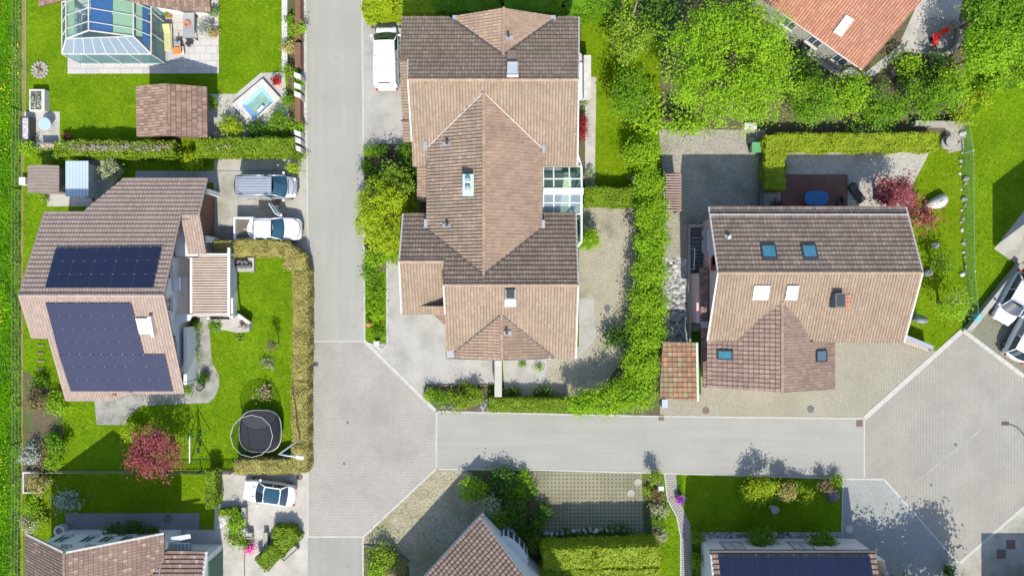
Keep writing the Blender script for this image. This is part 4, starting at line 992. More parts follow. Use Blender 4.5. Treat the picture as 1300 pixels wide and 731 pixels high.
# conservatory structure
zE = 2.3; P = lambda px, py, z=zE: V(px, py, z)
fr = MB(); xw, xe = P(79, 69).x, P(192, 69).x; ys = P(0, 69).y; yn = 22.6
rid = V(112.6, 39, 3.9); ridn = Vector((rid.x, yn + 3, 3.9)); vw = V(84, 49.5, 3.0); ve = V(169.5, 46.5, 3.0)
def frb(a, b, w=.09): fr.bar(a, b, w, w)
for a, b in ((V(79, 69, zE), V(192, 69, zE)), (V(79, 69, zE), Vector((xw, yn, zE))), (V(192, 69, zE), Vector((xe, yn, zE))), (rid, ridn), (rid, vw), (rid, ve), (vw, ve), (vw, Vector((vw.x, yn, 3.0))), (ve, Vector((ve.x, yn, 3.0))), (vw, V(79, 69, zE)), (ve, V(192, 69, zE))): frb(a, b, .085)
for k in range(1, 8):
    t = k / 8; frb(V(79, 69, zE).lerp(V(192, 69, zE), t), vw.lerp(ve, t), .045)
for k in range(0, 3):
    y = vw.y + .75 + k * 1.0
    if y < yn: frb((rid.x, y + .2, 3.9), (vw.x, y, 3.0), .055); frb((rid.x, y + .2, 3.9), (ve.x, y, 3.0), .055); frb((ve.x, y, 3.0), (xe, y - .3, zE), .05); frb((vw.x, y, 3.0), (xw, y - .3, zE), .05)
for x in np.linspace(xw, xe, 5): fr.box(x - .04, x + .04, ys - .04, ys + .04, 0, zE)
for y in (ys + 1.6, ys + 3.2, yn): fr.box(xe - .04, xe + .04, y - .04, y + .04, 0, zE); fr.box(xw - .04, xw + .04, y - .04, y + .04, 0, zE)
fr.bar((xw, ys, .06), (xe, ys, .06), .12, .12); fr.bar((xe, ys, .06), (xe, yn, .06), .12, .12)
cons = fr.build('conservatory', 'stone_pale', hE)
def gl(name, mat, *q): mm = MB(); mm.slab(list(q), (0, 0, 1), -.015, .015); return mm.build(name, mat, cons)
gl('glass', 'glass_pale', V(79, 69, zE), V(192, 69, zE), ve, vw)
gl('glass', 'glass_roof', rid, vw, ve)
gl('glass', 'glass_roof', rid, vw, Vector((vw.x, yn, 3.0)), Vector((rid.x, yn, 3.9)))
gl('glass', 'glass_roof', rid, ve, Vector((ve.x, yn, 3.0)), Vector((rid.x, yn, 3.9)))
gl('glass', 'glass_roof', ve, V(192, 69, zE), Vector((xe, yn, zE)), Vector((ve.x, yn, 3.0)))
gl('glass', 'glass_roof', vw, V(79, 69, zE), Vector((xw, yn, zE)), Vector((vw.x, yn, 3.0)))
for a, b in (((xw, ys), (xe, ys)), ((xe, ys), (xe, yn)), ((xw, ys), (xw, yn))):
    mm = MB(); mm.add([(a[0], a[1], .1), (b[0], b[1], .1), (b[0], b[1], zE - .05), (a[0], a[1], zE - .05)], [[0, 1, 2, 3]]); mm.build('glass', 'glass_wall', cons)
# coloured blinds under the glass
def blind(mat, x0, x1, y0, y1, side):
    def z(x):
        if side == 'w': return 3.0 + .9 * (x - vw.x) / (rid.x - vw.x) - .1
        if side == 'e': return 3.9 - .9 * (x - rid.x) / (ve.x - rid.x) - .1
        return 3.0 - .7 * (x - ve.x) / (xe - ve.x) - .1
    mm = MB(); mm.add([(x0, y0, z(x0)), (x1, y0, z(x1)), (x1, y1, z(x1)), (x0, y1, z(x0))], [[0, 1, 2, 3]]); mm.build('blind', mat, cons)
rx, wx, ex = rid.x, vw.x, ve.x
blind('blind_green', wx + .1, wx + .75, vw.y + .3, yn, 'w')
blind('blind_blue', rx + .06, rx + (ex - rx) * .5, vw.y + .3, yn - 1.0, 'e'); blind('blind_green', rx + (ex - rx) * .52, ex - .08, vw.y + .3, yn, 'e')
blind('blind_green', ex + .1, ex + (xe - ex) * .45, ys + 1.2, yn, 's'); blind('blind_blue', ex + (xe - ex) * .47, xe - .2, ys + .6, yn - .9, 's')
box_part(hE, 'conservatory_floor', 'stone_dark', xw + .1, xe - .1, ys + .1, yn, .02, .06)
# ---- tiled garden pavilion
gz_ = thing('garden_pavilion', 'garden pavilion with light brown tiled gable roof standing on the upper left lawn', 'pavilion', (*W(218, 145), 0))
ra, rb_ = V(212, 106.7, 3.2), V(212.4, 172.4, 3.2)
q1 = [ra, rb_, V(175, 173.7, 2.4), V(174, 110, 2.4)]; q2 = [ra, V(262.6, 110.8, 2.35), V(263.5, 174.6, 2.35), rb_]
finish_roof(gz_, [(q1, dict(roll=.036)), (q2, dict(roll=.036))], ['shed_tile', 'soffit']); ridge_caps(gz_, [(ra, rb_)], 'shed_tile', .09)
verge(gz_, [(q2[1], q2[2])], .1, .08, 'gutter', 0, 'eave_gutter')
for p in (q1[2], q1[3], q2[1], q2[2]):
    c = (ra + rb_) / 2; dd = Vector((c.x - p.x, c.y - p.y, 0)).normalized() * .5; MB().box(p.x + dd.x - .07, p.x + dd.x + .07, p.y + dd.y - .07, p.y + dd.y + .07, 0, 2.3).build('post', 'wood_brown', gz_)
m = MB(); m.box(q1[2].x + .5, q2[2].x - .5, rb_.y + .5, rb_.y + .6, 0, 2.2); m.build('back_wall', 'wood_brown', gz_)

# ---- speckled house at the lower left
zF = 7.2; apx = V(82, 701, zF); FW = (.70, 0, zF - .70 * apx.x); FE = (-.76, 0, zF + .76 * apx.x)
hF = thing('speckled_roof_house', 'house with reddish speckled tile roof and white gable wall with dark green shutters', 'house', (-30, -23, 0), 'houses of the neighbourhood')
apb = Vector((apx.x, apx.y - 9, zF))
yF1 = onp(208, 712, FE).y
qW = [apx, onp(33, 677, FW), Vector((onp(33, 677, FW).x, apx.y - 9, onp(33, 677, FW).z)), apb]
er = onp(208, 676.5, FE)
qE = [apx, er, Vector((er.x, yF1, er.z)), onp(186, 735, FE), Vector((onp(186, 735, FE).x, apx.y - 9, onp(186, 735, FE).z)), apb]
finish_roof(hF, [(qW, dict(roll=.025, tw=.22, th=.30, lip=.04))], ['shaded_speckled_tile', 'soffit'])
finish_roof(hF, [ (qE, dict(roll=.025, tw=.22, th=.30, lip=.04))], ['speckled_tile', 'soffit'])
FN = (0, -.35, 2.75 + .35 * W(0, 698, 2.75)[1])
finish_roof(hF, [([onp(*p, FN) for p in [(209.5, 698.5), (262.5, 699.5), (252, 775), (186, 775), (186, 736), (209.5, 713)]], dict(roll=.02, tw=.24, th=.32))], ['speckled_tile', 'soffit'], 'wing_roof')
ridge_caps(hF, [(apx, apb)], 'speckled_tile', .11); gutter(hF, [[qE[1], qE[2]], [onp(209.5, 698.5, FN), onp(262.5, 699.5, FN)]], .07)
verge(hF, [(qW[0], qW[1]), (qE[0], qE[1])], .14, .1, 'stone_pale', .03); verge(hF, [(onp(262.5, 699.5, FN), onp(253, 770, FN))], .2, .12, 'white_metal', .03)
wm = MB(); yw = -19.15
f = [(-35.3, yw), (apx.x, yw), (-26.2, yw), (-26.2, yw - 8), (-35.3, yw - 8)]; wall_strip(wm, f, [rz(FW, FE)(p) for p in f])
f = [(-26.2, W(0, 700, 2.6)[1] - .4), (-23.0, W(0, 700, 2.6)[1] - .4), (-23.0, -28), (-26.2, -28)]; wall_strip(wm, f, [2.5, 2.5, 4.2, 4.2]); wm.build('wall', 'render_white', hF)
for x in (-34.3, -32.3, -30.9, -29.4): window(hF, (x, yw + .02, 1.5), (0, 1), .85, 1.3, 'shutter_green')
for x in (-33, -31.2, -29.6): window(hF, (x, yw + .02, 3.6), (0, 1), .7, .5, 'pane_dark')
box_part(hF, 'side_panel', 'shutter_green', -22.98, -22.9, -24.5, -20.8, .1, 2.5)
cn = MB()
for i in range(6): x = -26.0 + i * .28; cn.bar((x, -19.4, 2.2), (x, -20.4, 2.3), .03, .05)
cn.bar((-26.1, -19.4, 2.2), (-24.5, -19.4, 2.2), .05, .06); o = cn.build('entrance_canopy', 'white_metal', hF)
mm = MB(); mm.add([(-26.1, -19.35, 2.26), (-24.4, -19.0, 2.26), (-24.5, -18.7, 2.2), (-26.1, -18.95, 2.2)], [[0, 1, 2, 3]]); mm.build('canopy_wing', 'render_grey', o)
mm = MB(); mm.add([(-26.1, -20.5, 2.2), (-24.4, -20.5, 2.2), (-24.4, -19.4, 2.14), (-26.1, -19.4, 2.14)], [[0, 1, 2, 3]]); mm.build('glass', 'glass_pale', o)

# ---- steep roofed house at the bottom centre
hG = thing('bay_window_house', 'house with dark tiled roof, white gable wall and rounded bay window', 'house', (1, -23, 0), 'houses of the neighbourhood')
g1, g2 = V(614, 651, 3.6), V(541, 731, 3.6); d = (g2 - g1).normalized(); up = Vector((-d.y, d.x, 0)); up = up if up.x > 0 else -up
sG = .62; GP = (sG * up.x, sG * up.y, 3.6 - sG * (up.x * g1.x + up.y * g1.y)); top = 5.6
g2b = g1 + d * 11; vr = onp(664, 731, GP); vd_ = (vr - onp(611, 657, GP)); tt = top / Vector((vd_.x, vd_.y, 0)).dot(up)
rt = onp(611, 657, GP) + vd_ * tt; rt.z = 3.6 + sG * top
q = [g1, onp(611, 657, GP), rt, g2b + up * top + Vector((0, 0, sG * top)), g2b]
q2 = [rt, rt + up * top - Vector((0, 0, sG * top)), g2b + up * 2 * top, g2b + up * top + Vector((0, 0, sG * top))]
finish_roof(hG, [(q, dict(tw=.30, th=.34, roll=.03)), (q2, dict(tw=.30, th=.34, roll=.03))], ['dark_tile', 'soffit'])
ridge_caps(hG, [(rt, q[3])], 'dark_tile'); gutter(hG, [[g1, g2b]], .075, 'grey_metal'); verge(hG, [(q[1], rt), (rt, q2[1])], .12, .1, 'pale_trim', .02)
i_ = .55; ee = -d * .0
vh = Vector((vd_.x, vd_.y, 0)).normalized(); ga, gb = onp(611, 657, GP) + vh * .4 + d * .3, q2[1] - up * i_ + d * .3; gm = Vector((rt.x, rt.y, 0)) + d * .3; ga.z = 0
wm = MB(); wall_strip(wm, [(ga.x, ga.y), (gm.x, gm.y), (gb.x, gb.y), (gb + d * 10).xy, (ga + d * 10).xy][:3] + [tuple((gb + d * 9).xy), tuple((ga + d * 10).xy)], [3.6, 3.6 + sG * top - .22, 3.5, 3.5, 3.6]); wm.build('wall', 'render_white', hG)
# bay
mid = (ga * .36 + gm * .64); nd_ = (-d); tw_ = (gm - ga); tw_.z = 0; tw_.normalize(); nn = Vector((tw_.y, -tw_.x, 0)); nn = nn if nn.x + nn.y > 0 else -nn
arc = [mid + tw_ * (1.45 * math.cos(a)) + nn * (.62 * math.sin(a)) for a in np.linspace(0, math.pi, 9)]
m = MB(); m.prism([(p.x, p.y) for p in arc], 0, 1.0); bay = m.build('bay_window', 'render_white', hG); m = MB(); m.prism([(p.x, p.y) for p in arc], 2.35, 2.55); m.build('bay_roof', 'render_white', bay)
for a, b in zip(arc[1:-1], arc[2:]):
    mm = MB(); mm.bar((a.x, a.y, 1.68), (b.x, b.y, 1.68), .05, 1.34); mm.build('pane', 'pane_dark', bay)
mm = MB()
for a in arc: mm.box(a.x - .06, a.x + .06, a.y - .06, a.y + .06, .95, 2.4)
mm.build('frame', 'white_metal', bay)
# ---- house with the blue solar roof at the bottom right
hH = thing('white_solar_house', 'white house with a full blue black solar panel roof at the bottom edge', 'house', (22, -22, 0), 'houses of the neighbourhood')
zH = 4.5; yH = W(0, 703, zH)[1]; sh = .36; HP = (0, -sh, zH + sh * yH)
xl, xr = onp(902, 700, HP).x, onp(1111, 703, HP).x; hd = 7.0
q = [Vector((xl, yH, zH)), Vector((xr, yH, zH)), Vector((xr, yH - hd, zH + sh * hd)), Vector((xl, yH - hd, zH + sh * hd))]
q2 = [q[3], q[2], Vector((xr, yH - 2 * hd, zH)), Vector((xl, yH - 2 * hd, zH))]
finish_roof(hH, [(q, dict(roll=.03)), (q2, dict(roll=.03))], ['shed_tile', 'soffit']); ridge_caps(hH, [(q[3], q[2])], 'shed_tile')
m = MB(); m.box(xl - .02, xr + .1, yH - .02, yH + .28, zH - .16, zH + .04); m.build('gutter', 'dark_metal', hH)
verge(hH, [(q[0], q[3])], .14, .1, 'white_metal', .04)
n = pln(HP); ud = Vector((1, 0, 0)); vd2 = Vector((0, -1, sh)).normalized(); pw = (xr - xl - 1.0) / 12
for r in range(4):
    for c_ in range(12):
        o0 = q[0] + ud * (.5 + c_ * pw + .02) + vd2 * (.12 + r * 1.66); P_ = [o0, o0 + ud * (pw - .03), o0 + ud * (pw - .03) + vd2 * 1.63, o0 + vd2 * 1.63]
        m = MB(); m.slab(P_, n, .15, .20, 1); cc = sum(P_, Vector()) / 4; m.slab([p.lerp(cc, .025) for p in P_], n, .18, .204, 0); m.build('solar_panel', ['solar', 'solar_frame'], hH)
wm = MB(); wx0, wx1 = W(890, 0)[0] - 0.0, W(1085, 0)[0]; wy = -19.85
f = [(wx0, wy), (wx1, wy), (wx1, yH - hd), (wx1, wy - 12), (wx0, wy - 12), (wx0, yH - hd)]; wall_strip(wm, f, [4.35, 4.35, 6.6, 4.3, 4.3, 6.6]); wm.build('wall', 'render_white', hH)
for x in (W(922, 0)[0], W(1003, 0)[0] + .2): window(hH, (x, wy + .02, 1.0), (0, 1), 1.6, 1.5, 'pane_white', 'grey_metal')
for y in (-23, -27): window(hH, (wx0 - .02, y, 1.2), (-1, 0), 1.1, 1.3)
# ---- a neighbour just outside the frame on the right (its gable shadow falls on the lawn)
hI = thing('side_house', 'pale house with tan gable roof standing just beyond the right lawn', 'house', (46, 5, 0), 'houses of the neighbourhood')
ix0, ix1, iy0, iy1, iz, ir = 38.6, 52, 0.4, 5.2, 3.2, 6.6
mx_ = 43.2
q = [Vector((ix0, iy0, iz)), Vector((mx_, iy0, ir)), Vector((mx_, iy1, ir)), Vector((ix0, iy1, iz))]; q2 = [Vector((mx_, iy0, ir)), Vector((47.8, iy0, iz)), Vector((47.8, iy1, iz)), Vector((mx_, iy1, ir))]
finish_roof(hI, [(q, {}), (q2, {})], ['tan_tile', 'soffit']); wm = MB()
f = [(41.6, .9), (mx_, .9), (47.2, .9), (47.2, 4.7), (mx_, 4.7), (41.6, 4.7)]; wall_strip(wm, f, [5.1, 6.3, 3.4, 3.4, 6.3, 5.1]); wm.build('wall', 'render_white', hI)
for y in (1.9, 3.6): window(hI, (41.58, y, 1), (-1, 0), 1.2, 1.3)
for y in (.9, 4.3): MB().box(41.0, 41.15, y - .07, y + .07, 0, 3.35).build('post', 'wood_brown', hI)

gr = thing('flat_garage', 'flat roofed concrete garage just beyond the lower right drive', 'garage', (43, -26, 0))
m = MB(); m.box(37.7, 50, -31, -22.98, 0, 2.9); m.build('wall', 'render_grey', gr); m = MB(); m.box(37.6, 50.1, -31.1, -22.3, 2.9, 3.1); m.build('roof', 'concrete_grey', gr); m = MB(); m.box(39, 42, -22.97, -22.92, 0, 2.3); m.build('garage_door', 'wood_brown', gr)
# ================================================================== VEHICLES
def body_mesh(st, zb=.24):
    """st: list of (x, half width, top height); returns a closed lofted body"""
    m = MB(); prof = lambda hw, zt: [(-hw * .80, zb), (-hw * .96, zb + .1), (-hw, zb + (zt - zb) * .45), (-hw * .985, zb + (zt - zb) * .78), (-hw * .90, zt - .02), (-hw * .5, zt + .02), (0, zt + .035), (hw * .5, zt + .02), (hw * .90, zt - .02), (hw * .985, zb + (zt - zb) * .78), (hw, zb + (zt - zb) * .45), (hw * .96, zb + .1), (hw * .80, zb)]
    k = 13; vs = []
    for x, hw, zt in st: vs += [(x, y, z) for y, z in prof(hw, zt)]
    fs = [[i * k + j, (i + 1) * k + j, (i + 1) * k + (j + 1) % k, i * k + (j + 1) % k] for i in range(len(st) - 1) for j in range(k)]
    fs += [list(range(k)), [(len(st) - 1) * k + j for j in range(k)][::-1]]
    m.add(vs, [f[::-1] for f in fs]); return m
def grid_quad(m, a, b, c, d, nu=5, nv=4, bulge=(0, 0, 0), mi=None):
    """curved patch between corners a b (front edge) and d c (back edge)"""
    a, b, c, d = map(Vector, (a, b, c, d)); bulge = Vector(bulge); vs = []
    for i in range(nv + 1):
        for j in range(nu + 1):
            u, v = j / nu, i / nv
            p = a.lerp(b, u).lerp(d.lerp(c, u), v) + bulge * (1 - (2 * u - 1) ** 2)
            vs.append(p)
    w = nu + 1
    return m.add(vs, [[i * w + j, i * w + j + 1, (i + 1) * w + j + 1, (i + 1) * w + j] for i in range(nv) for j in range(nu)], mi)
def car(name, label, cat, px, py, ang, group, paint, stations, cab, wheels, glass='car_glass', roof_paint=None, side='glass', extras=None, rear=True, roof_glass=None):
    """cab: xf base, xf top, xr top, xr base, base half width, top half width, belt z, roof z; +x is the front"""
    o = thing(name, label, cat, (*W(px, py, .8), .022), group, math.radians(ang))
    body_mesh(stations).build('body', paint, o, smooth=True, subsurf=2)
    xfb, xft, xrt, xrb, wb, wt, zb, zr = cab
    R = []
    # roof
    m = MB(); grid_quad(m, (xft, wt, zr), (xft, -wt, zr), (xrt, -wt, zr), (xrt, wt, zr), 6, 6, (0, 0, .05)); 
    n0 = len(m.v); grid_quad(m, (xft - .01, wt - .01, zr - .05), (xft - .01, -wt + .01, zr - .05), (xrt + .01, -wt + .01, zr - .05), (xrt + .01, wt - .01, zr - .05), 6, 6, (0, 0, .02))
    if roof_glass:
        q = m; m = MB(); m.bar((xft, wt, zr - .01), (xft, -wt, zr - .01), .10, .06); m.bar((xrt, wt, zr - .01), (xrt, -wt, zr - .01), .12, .06)
        for sg in (-1, 1): m.bar((xft, sg * wt, zr - .01), (xrt, sg * wt, zr - .01), .08, .06)
        m.build('roof_frame', paint, o)
        m = MB(); grid_quad(m, (xft, wt - .03, zr), (xft, -wt + .03, zr), (xrt, -wt + .03, zr), (xrt, wt - .03, zr), 6, 6, (0, 0, .04)); m.build('roof_glass', roof_glass, o, smooth=True)
    else:
        e = MB(); e.v = m.v; e.f = m.f; e.m = m.m; e.t = m.t
        # skirt joining roof skins
        w = 7; L = [i * w for i in range(7)]; Rr = [i * w + 6 for i in range(7)]
        for ring in (L, Rr):
            for i, j in zip(ring, ring[1:]): e.f.append([i, j, j + n0, i + n0]); e.m.append(0); e.t.append(.5)
        for base in (0, 6 * w):
            for j in range(6): e.f.append([base + j, base + j + 1, base + j + 1 + n0, base + j + n0]); e.m.append(0); e.t.append(.5)
        e.build('roof', roof_paint or paint, o, smooth=True)
    g = MB(); grid_quad(g, (xfb, wb * .94, zb), (xfb, -wb * .94, zb), (xft, -wt * .97, zr - .02), (xft, wt * .97, zr - .02), 6, 4, (.16, 0, .01)); g.build('windscreen', glass, o, smooth=True)
    g = MB(); grid_quad(g, (xrb, wb * .92, zb), (xrb, -wb * .92, zb), (xrt, -wt * .95, zr - .02), (xrt, wt * .95, zr - .02), 6, 3, (-.10, 0, .01)); g.build('rear_window', glass if rear else paint, o, smooth=True)
    for sg in (-1, 1):
        m = MB(); y1, y2 = sg * wb, sg * wt
        def sp(t): return ((xfb + (xrb - xfb) * t, y1, zb - .01), (xft + (xrt - xft) * t, y2, zr - .03))
        if side == 'glass': m.add([sp(0)[0], sp(1)[0], sp(1)[1], sp(0)[1]], [[0, 1, 2, 3]]); m.build('side_window', glass, o)
        else:
            t = side; m.add([sp(0)[0], sp(t)[0], sp(t)[1], sp(0)[1]], [[0, 1, 2, 3]]); m.build('side_window', glass, o)
            m = MB(); m.add([sp(t)[0], sp(1)[0], sp(1)[1], sp(t)[1]], [[0, 1, 2, 3]]); m.build('side_panel', paint, o)
        m = MB()
        for t, r in ((0, .045), (.5, .035), (1, .05)):
            a, b = sp(t); m.tube([a, b], r, 6)
        m.tube([sp(0)[1], sp(1)[1]], .04, 6)
        m.build('pillar', paint, o, smooth=True)
        # mirror
        m = MB(); xm = xfb - .12; m.rock((xm, sg * (wb + .2), zb + .06), .09, .13, .08, 0, 3); m.bar((xm, sg * wb * .97, zb), (xm, sg * (wb + .1), zb + .03), .05, .04); m.build('mirror', paint if paint != 'car_silver' else 'car_white', o, smooth=True)
        # lamps
        x0, hw, zt = stations[-2]; x00, hw0, zt0 = stations[1]
        m = MB(); m.rock((x0 - .02, sg * hw * .74, zt * .86), .20, .17, .09, 0, 5); m.build('headlight', 'lamp_clear', o, smooth=True)
        m = MB(); m.rock((x00 - .12, sg * hw0 * .84, zt0 * .8), .09, .10, .16, 0, 6); m.build('tail_light', 'lamp_red', o, smooth=True)
        for xw in wheels:
            wy = max(s_[1] for s_ in stations) * .90; r = .33
            cyl = lambda rr, ya, yb, mm: mm.tube([(xw, ya, r), (xw, yb, r)], rr, 18)
            m = MB(); cyl(r, sg * wy - sg * .2, sg * wy + sg * .06, m); wh = m.build('wheel', 'rubber', o)
            m = MB(); cyl(r * .62, sg * wy, sg * wy + sg * .075, m); m.build('rim', 'rim', wh)
    m = MB(); xf = stations[-1][0]; hw = stations[-1][1]; m.box(xf - .06, xf + .025, -hw * .55, hw * .55, .40, .52); m.build('grille', 'car_plastic', o)
    m = MB(); xr = stations[0][0]; m.box(xr - .02, xr + .03, -.26, .26, .55, .66); m.build('number_plate', 'stone_pale', o)
    if extras: extras(o)
    return o
CARS = 'cars parked in the driveways'
# silver van with ribbed roof, nose to the right
def ex_silver(o):
    m = MB()
    for i in range(7): y = -.6 + i * .2; m.bar((-2.05, y, 1.93 + .045 * (1 - (y / .85) ** 2)), (.35, y, 1.93 + .045 * (1 - (y / .85) ** 2)), .035, .03)
    m.build('roof_rib', 'car_silver', o)
    m = MB()
    for x in (-1.75, .2):
        for y in (-.72, .72): m.box(x - .14, x + .14, y - .03, y + .03, 1.9, 1.98)
    m.build('roof_rail_foot', 'car_plastic', o)
    m = MB(); m.bar((1.62, -.55, 1.0), (1.62, .55, 1.0), .05, .03); m.tube([(1.9, -.62, .93), (2.05, 0, .90), (1.9, .62, .93)], .02, 5); m.build('bonnet_seam', 'car_plastic', o)
car('silver_van', 'silver van with ribbed roof parked nose to the road above the pickup', 'van', 341, 237.5, 0, CARS, 'car_silver',
    [(-2.28, .72, .95), (-2.24, .86, 1.1), (-1.6, .93, 1.12), (0, .93, 1.12), (1.0, .93, 1.08), (1.5, .90, 1.0), (2.0, .80, .92), (2.2, .66, .78)],
    (1.42, .62, -2.16, -2.24, .86, .74, 1.1, 1.88), (-1.45, 1.45), 'car_glass_blue', side=.32, extras=ex_silver, rear=False)
# white pickup
def ex_pick(o):
    m = MB(); m.box(-2.50, -1.0, -.72, .72, .74, .80); m.build('load_bed', 'bed_floor', o)
    m = MB()
    for sg in (-1, 1): m.box(-2.55, -1.02, sg * .84 - .07, sg * .84 + .07, .7, 1.14)
    m.box(-2.62, -2.5, -.88, .88, .7, 1.12); m.build('bed_wall', 'car_white', o, bevel=.03)
    m = MB(); m.box(-1.06, -.98, -.8, .8, .78, 1.2); m.build('bed_liner', 'car_plastic', o)
    m = MB(); m.box(-1.95, -1.15, -.05, .02, .8, .84); m.build('strap', 'wood_pale', o)
    m = MB()
    for i in range(5): m.box(-.85 + .0, .42, -.5 + i * .25 - .012, -.5 + i * .25 + .012, 1.755, 1.785)
    m.build('roof_rib', 'car_white', o)
    # open driver door
    a = Vector((1.05, .92, 0)); b = Vector((.32, 1.88, 0)); m = MB(); m.bar((a.x, a.y, .72), (b.x, b.y, .72), .08, .7); d = m.build('door', 'car_white', o)
    m = MB()
    for p, q in (((a.x, a.y, 1.05), (a.x - .25, a.y + .2, 1.62)), ((a.x - .25, a.y + .2, 1.62), (b.x, b.y, 1.62)), ((b.x, b.y, 1.62), (b.x, b.y, 1.05))): m.tube([p, q], .035, 6)
    m.build('door_frame', 'car_white', d)
    m = MB(); m.bar((a.x - .2, a.y + .17, 1.32), (b.x + .03, b.y - .03, 1.32), .02, .5); m.build('door_glass', 'glass_wall', d)
    m = MB(); m.tube([(2.05, -.75, 1.0), (2.42, -.5, .96), (2.52, 0, .94), (2.42, .5, .96), (2.05, .75, 1.0)], .025, 6); m.build('bonnet_trim', 'car_plastic', o)
car('pickup_truck', 'white pickup truck with empty open load bed and its driver door standing open', 'pickup truck', 341, 290.7, 0, CARS, 'car_white',
    [(-2.55, .84, .72), (-2.5, .90, .74), (-1.2, .92, .76), (-1.02, .92, 1.12), (0, .93, 1.12), (1.1, .93, 1.12), (1.7, .92, 1.06), (2.3, .86, .98), (2.58, .68, .80)],
    (1.22, .52, -.80, -.88, .86, .70, 1.1, 1.74), (-1.6, 1.6), 'car_glass_blue', extras=ex_pick)
# white delivery van by the duplex, nose up
def ex_vw(o):
    m = MB()
    for x in (-1.2, -.2, .7): m.bar((x, -.78, 2.0), (x, .78, 2.0), .03, .02)
    m.bar((1.86, -.8, 1.075), (1.86, .8, 1.075), .025, .015)
    m.build('body_seam', 'grey_metal', o)
    m = MB(); m.rock((2.0, .15, 1.04), .07, .04, .03); m.rock((1.75, -.72, 1.05), .14, .07, .03); m.build('bonnet_vent', 'car_plastic', o)
    m = MB()
    for i in range(9): m.box(-2.34, -2.30, -.62 + i * .14, -.53 + i * .14, 1.50, 1.66)
    m.build('rear_vent', 'car_plastic', o)
    m = MB()
    for x in (-1.8, -.9, -.1): m.box(x, x + .5, -.985, -.95, .95, 1.05)
    m.build('side_trim', 'car_plastic', o)
car('delivery_van', 'white panel van with green tinted windscreen beside the dark duplex roof', 'van', 491, 74.5, 91, CARS, 'car_white',
    [(-2.42, .80, 1.05), (-2.36, .93, 1.2), (-1.6, .97, 1.22), (0, .97, 1.22), (1.2, .96, 1.16), (1.7, .93, 1.06), (2.25, .83, 1.03), (2.42, .70, .90)],
    (1.78, 1.0, -2.20, -2.38, .90, .80, 1.12, 1.96), (-1.5, 1.6), 'car_glass_green', side=.28, extras=ex_vw, rear=False)
# white coupe
def ex_coupe(o):
    m = MB()
    for y in (-.38, .38): m.rock((1.12, y, .95), .16, .045, .02, .2 if y > 0 else -.2)
    m.build('bonnet_vent', 'car_plastic', o)
    m = MB(); m.tube([(-1.9, -.7, .97), (-2.1, -.4, .99), (-2.14, 0, 1.0), (-2.1, .4, .99), (-1.9, .7, .97)], .035, 6); m.build('spoiler', 'car_white', o)
    for y in (-.36, .3):
        m = MB(); m.box(-.75, -.25, y - .2, y + .2, .85, 1.0); m.box(-.95, -.75, y - .2, y + .2, .9, 1.2); m.build('seat', 'wood_pale', o, bevel=.05)
car('coupe', 'white coupe with blue tinted glass roof standing crosswise on the drive below the yellowish hedge', 'car', 341, 625.5, 172, CARS, 'car_white',
    [(-2.05, .62, .82), (-1.95, .80, .92), (-1.2, .90, .98), (0, .90, .96), (.8, .90, .95), (1.4, .88, .92), (1.85, .74, .82), (2.05, .52, .68)],
    (.82, .18, -1.05, -1.5, .80, .62, .95, 1.34), (-1.25, 1.25), 'car_glass', extras=ex_coupe, roof_glass='car_glass_blue')
# two pale cars at the right edge
car('hatchback', 'pale white hatchback with clear windscreen, upper of two cars cut by the right edge', 'car', 1288, 379, 241, CARS, 'car_pale',
    [(-2.1, .70, .85), (-2.0, .84, 1.0), (-1.2, .90, 1.02), (0, .90, 1.0), (.9, .90, .98), (1.5, .88, .92), (1.95, .74, .80), (2.1, .52, .68)],
    (1.15, .42, -1.4, -1.9, .82, .62, 1.0, 1.45), (-1.3, 1.3), 'car_glass')
def ex_b(o):
    m = MB(); m.box(-2.19, -2.12, -.5, .5, .7, .85); m.build('tailgate_trim', 'car_plastic', o)
car('estate_car', 'white car with red tail lamps facing the square at the right edge', 'car', 1303, 424, 62, CARS, 'car_white',
    [(-2.2, .74, .9), (-2.1, .86, 1.02), (-1.2, .90, 1.04), (0, .90, 1.0), (.9, .90, .98), (1.6, .88, .92), (2.05, .74, .80), (2.2, .52, .68)],
    (1.15, .42, -1.6, -2.0, .82, .66, 1.0, 1.5), (-1.35, 1.35), 'car_glass', extras=ex_b)

# ================================================================== STREET FURNITURE, FENCES, WALLS
lp = thing('street_lamp', 'white street lamp on tall pole with bent arm above the hedge corner', 'street lamp', (*W(388, 552), 0))
b = V(388, 552); t = Vector((b.x, b.y, 6.2)); e = V(378, 580, 6.25)
MB().tube([b, t], [.075, .05], 8).build('pole', 'white_metal', lp, smooth=True)
MB().tube([t, t.lerp(e, .5) + Vector((0, 0, .06)), e], .045, 8).build('arm', 'white_metal', lp, smooth=True)
d = (e - t).normalized(); m = MB(); m.bar(e - d * .15, e + d * .42, .26, .12); m.build('lamp_head', 'white_metal', lp, bevel=.03)
lp = thing('street_lamp', 'grey street lamp with curved arm beside the paved square, its thin shadow crossing the paving', 'street lamp', (*W(1312, 630), 0))
b = V(1312, 630); q = [b, b + Vector((0, 0, 4.6)), b + Vector((-.15, 0, 5.3)), b + Vector((-.6, 0, 5.9)), b + Vector((-1.3, 0, 6.2))]
MB().tube(q, [.08, .06, .05, .05, .045], 8).build('pole', 'grey_metal', lp, smooth=True)
m = MB(); m.bar(q[-1] + Vector((.1, 0, 0)), q[-1] - Vector((.5, 0, 0)), .24, .12); m.build('lamp_head', 'grey_metal', lp, bevel=.03)

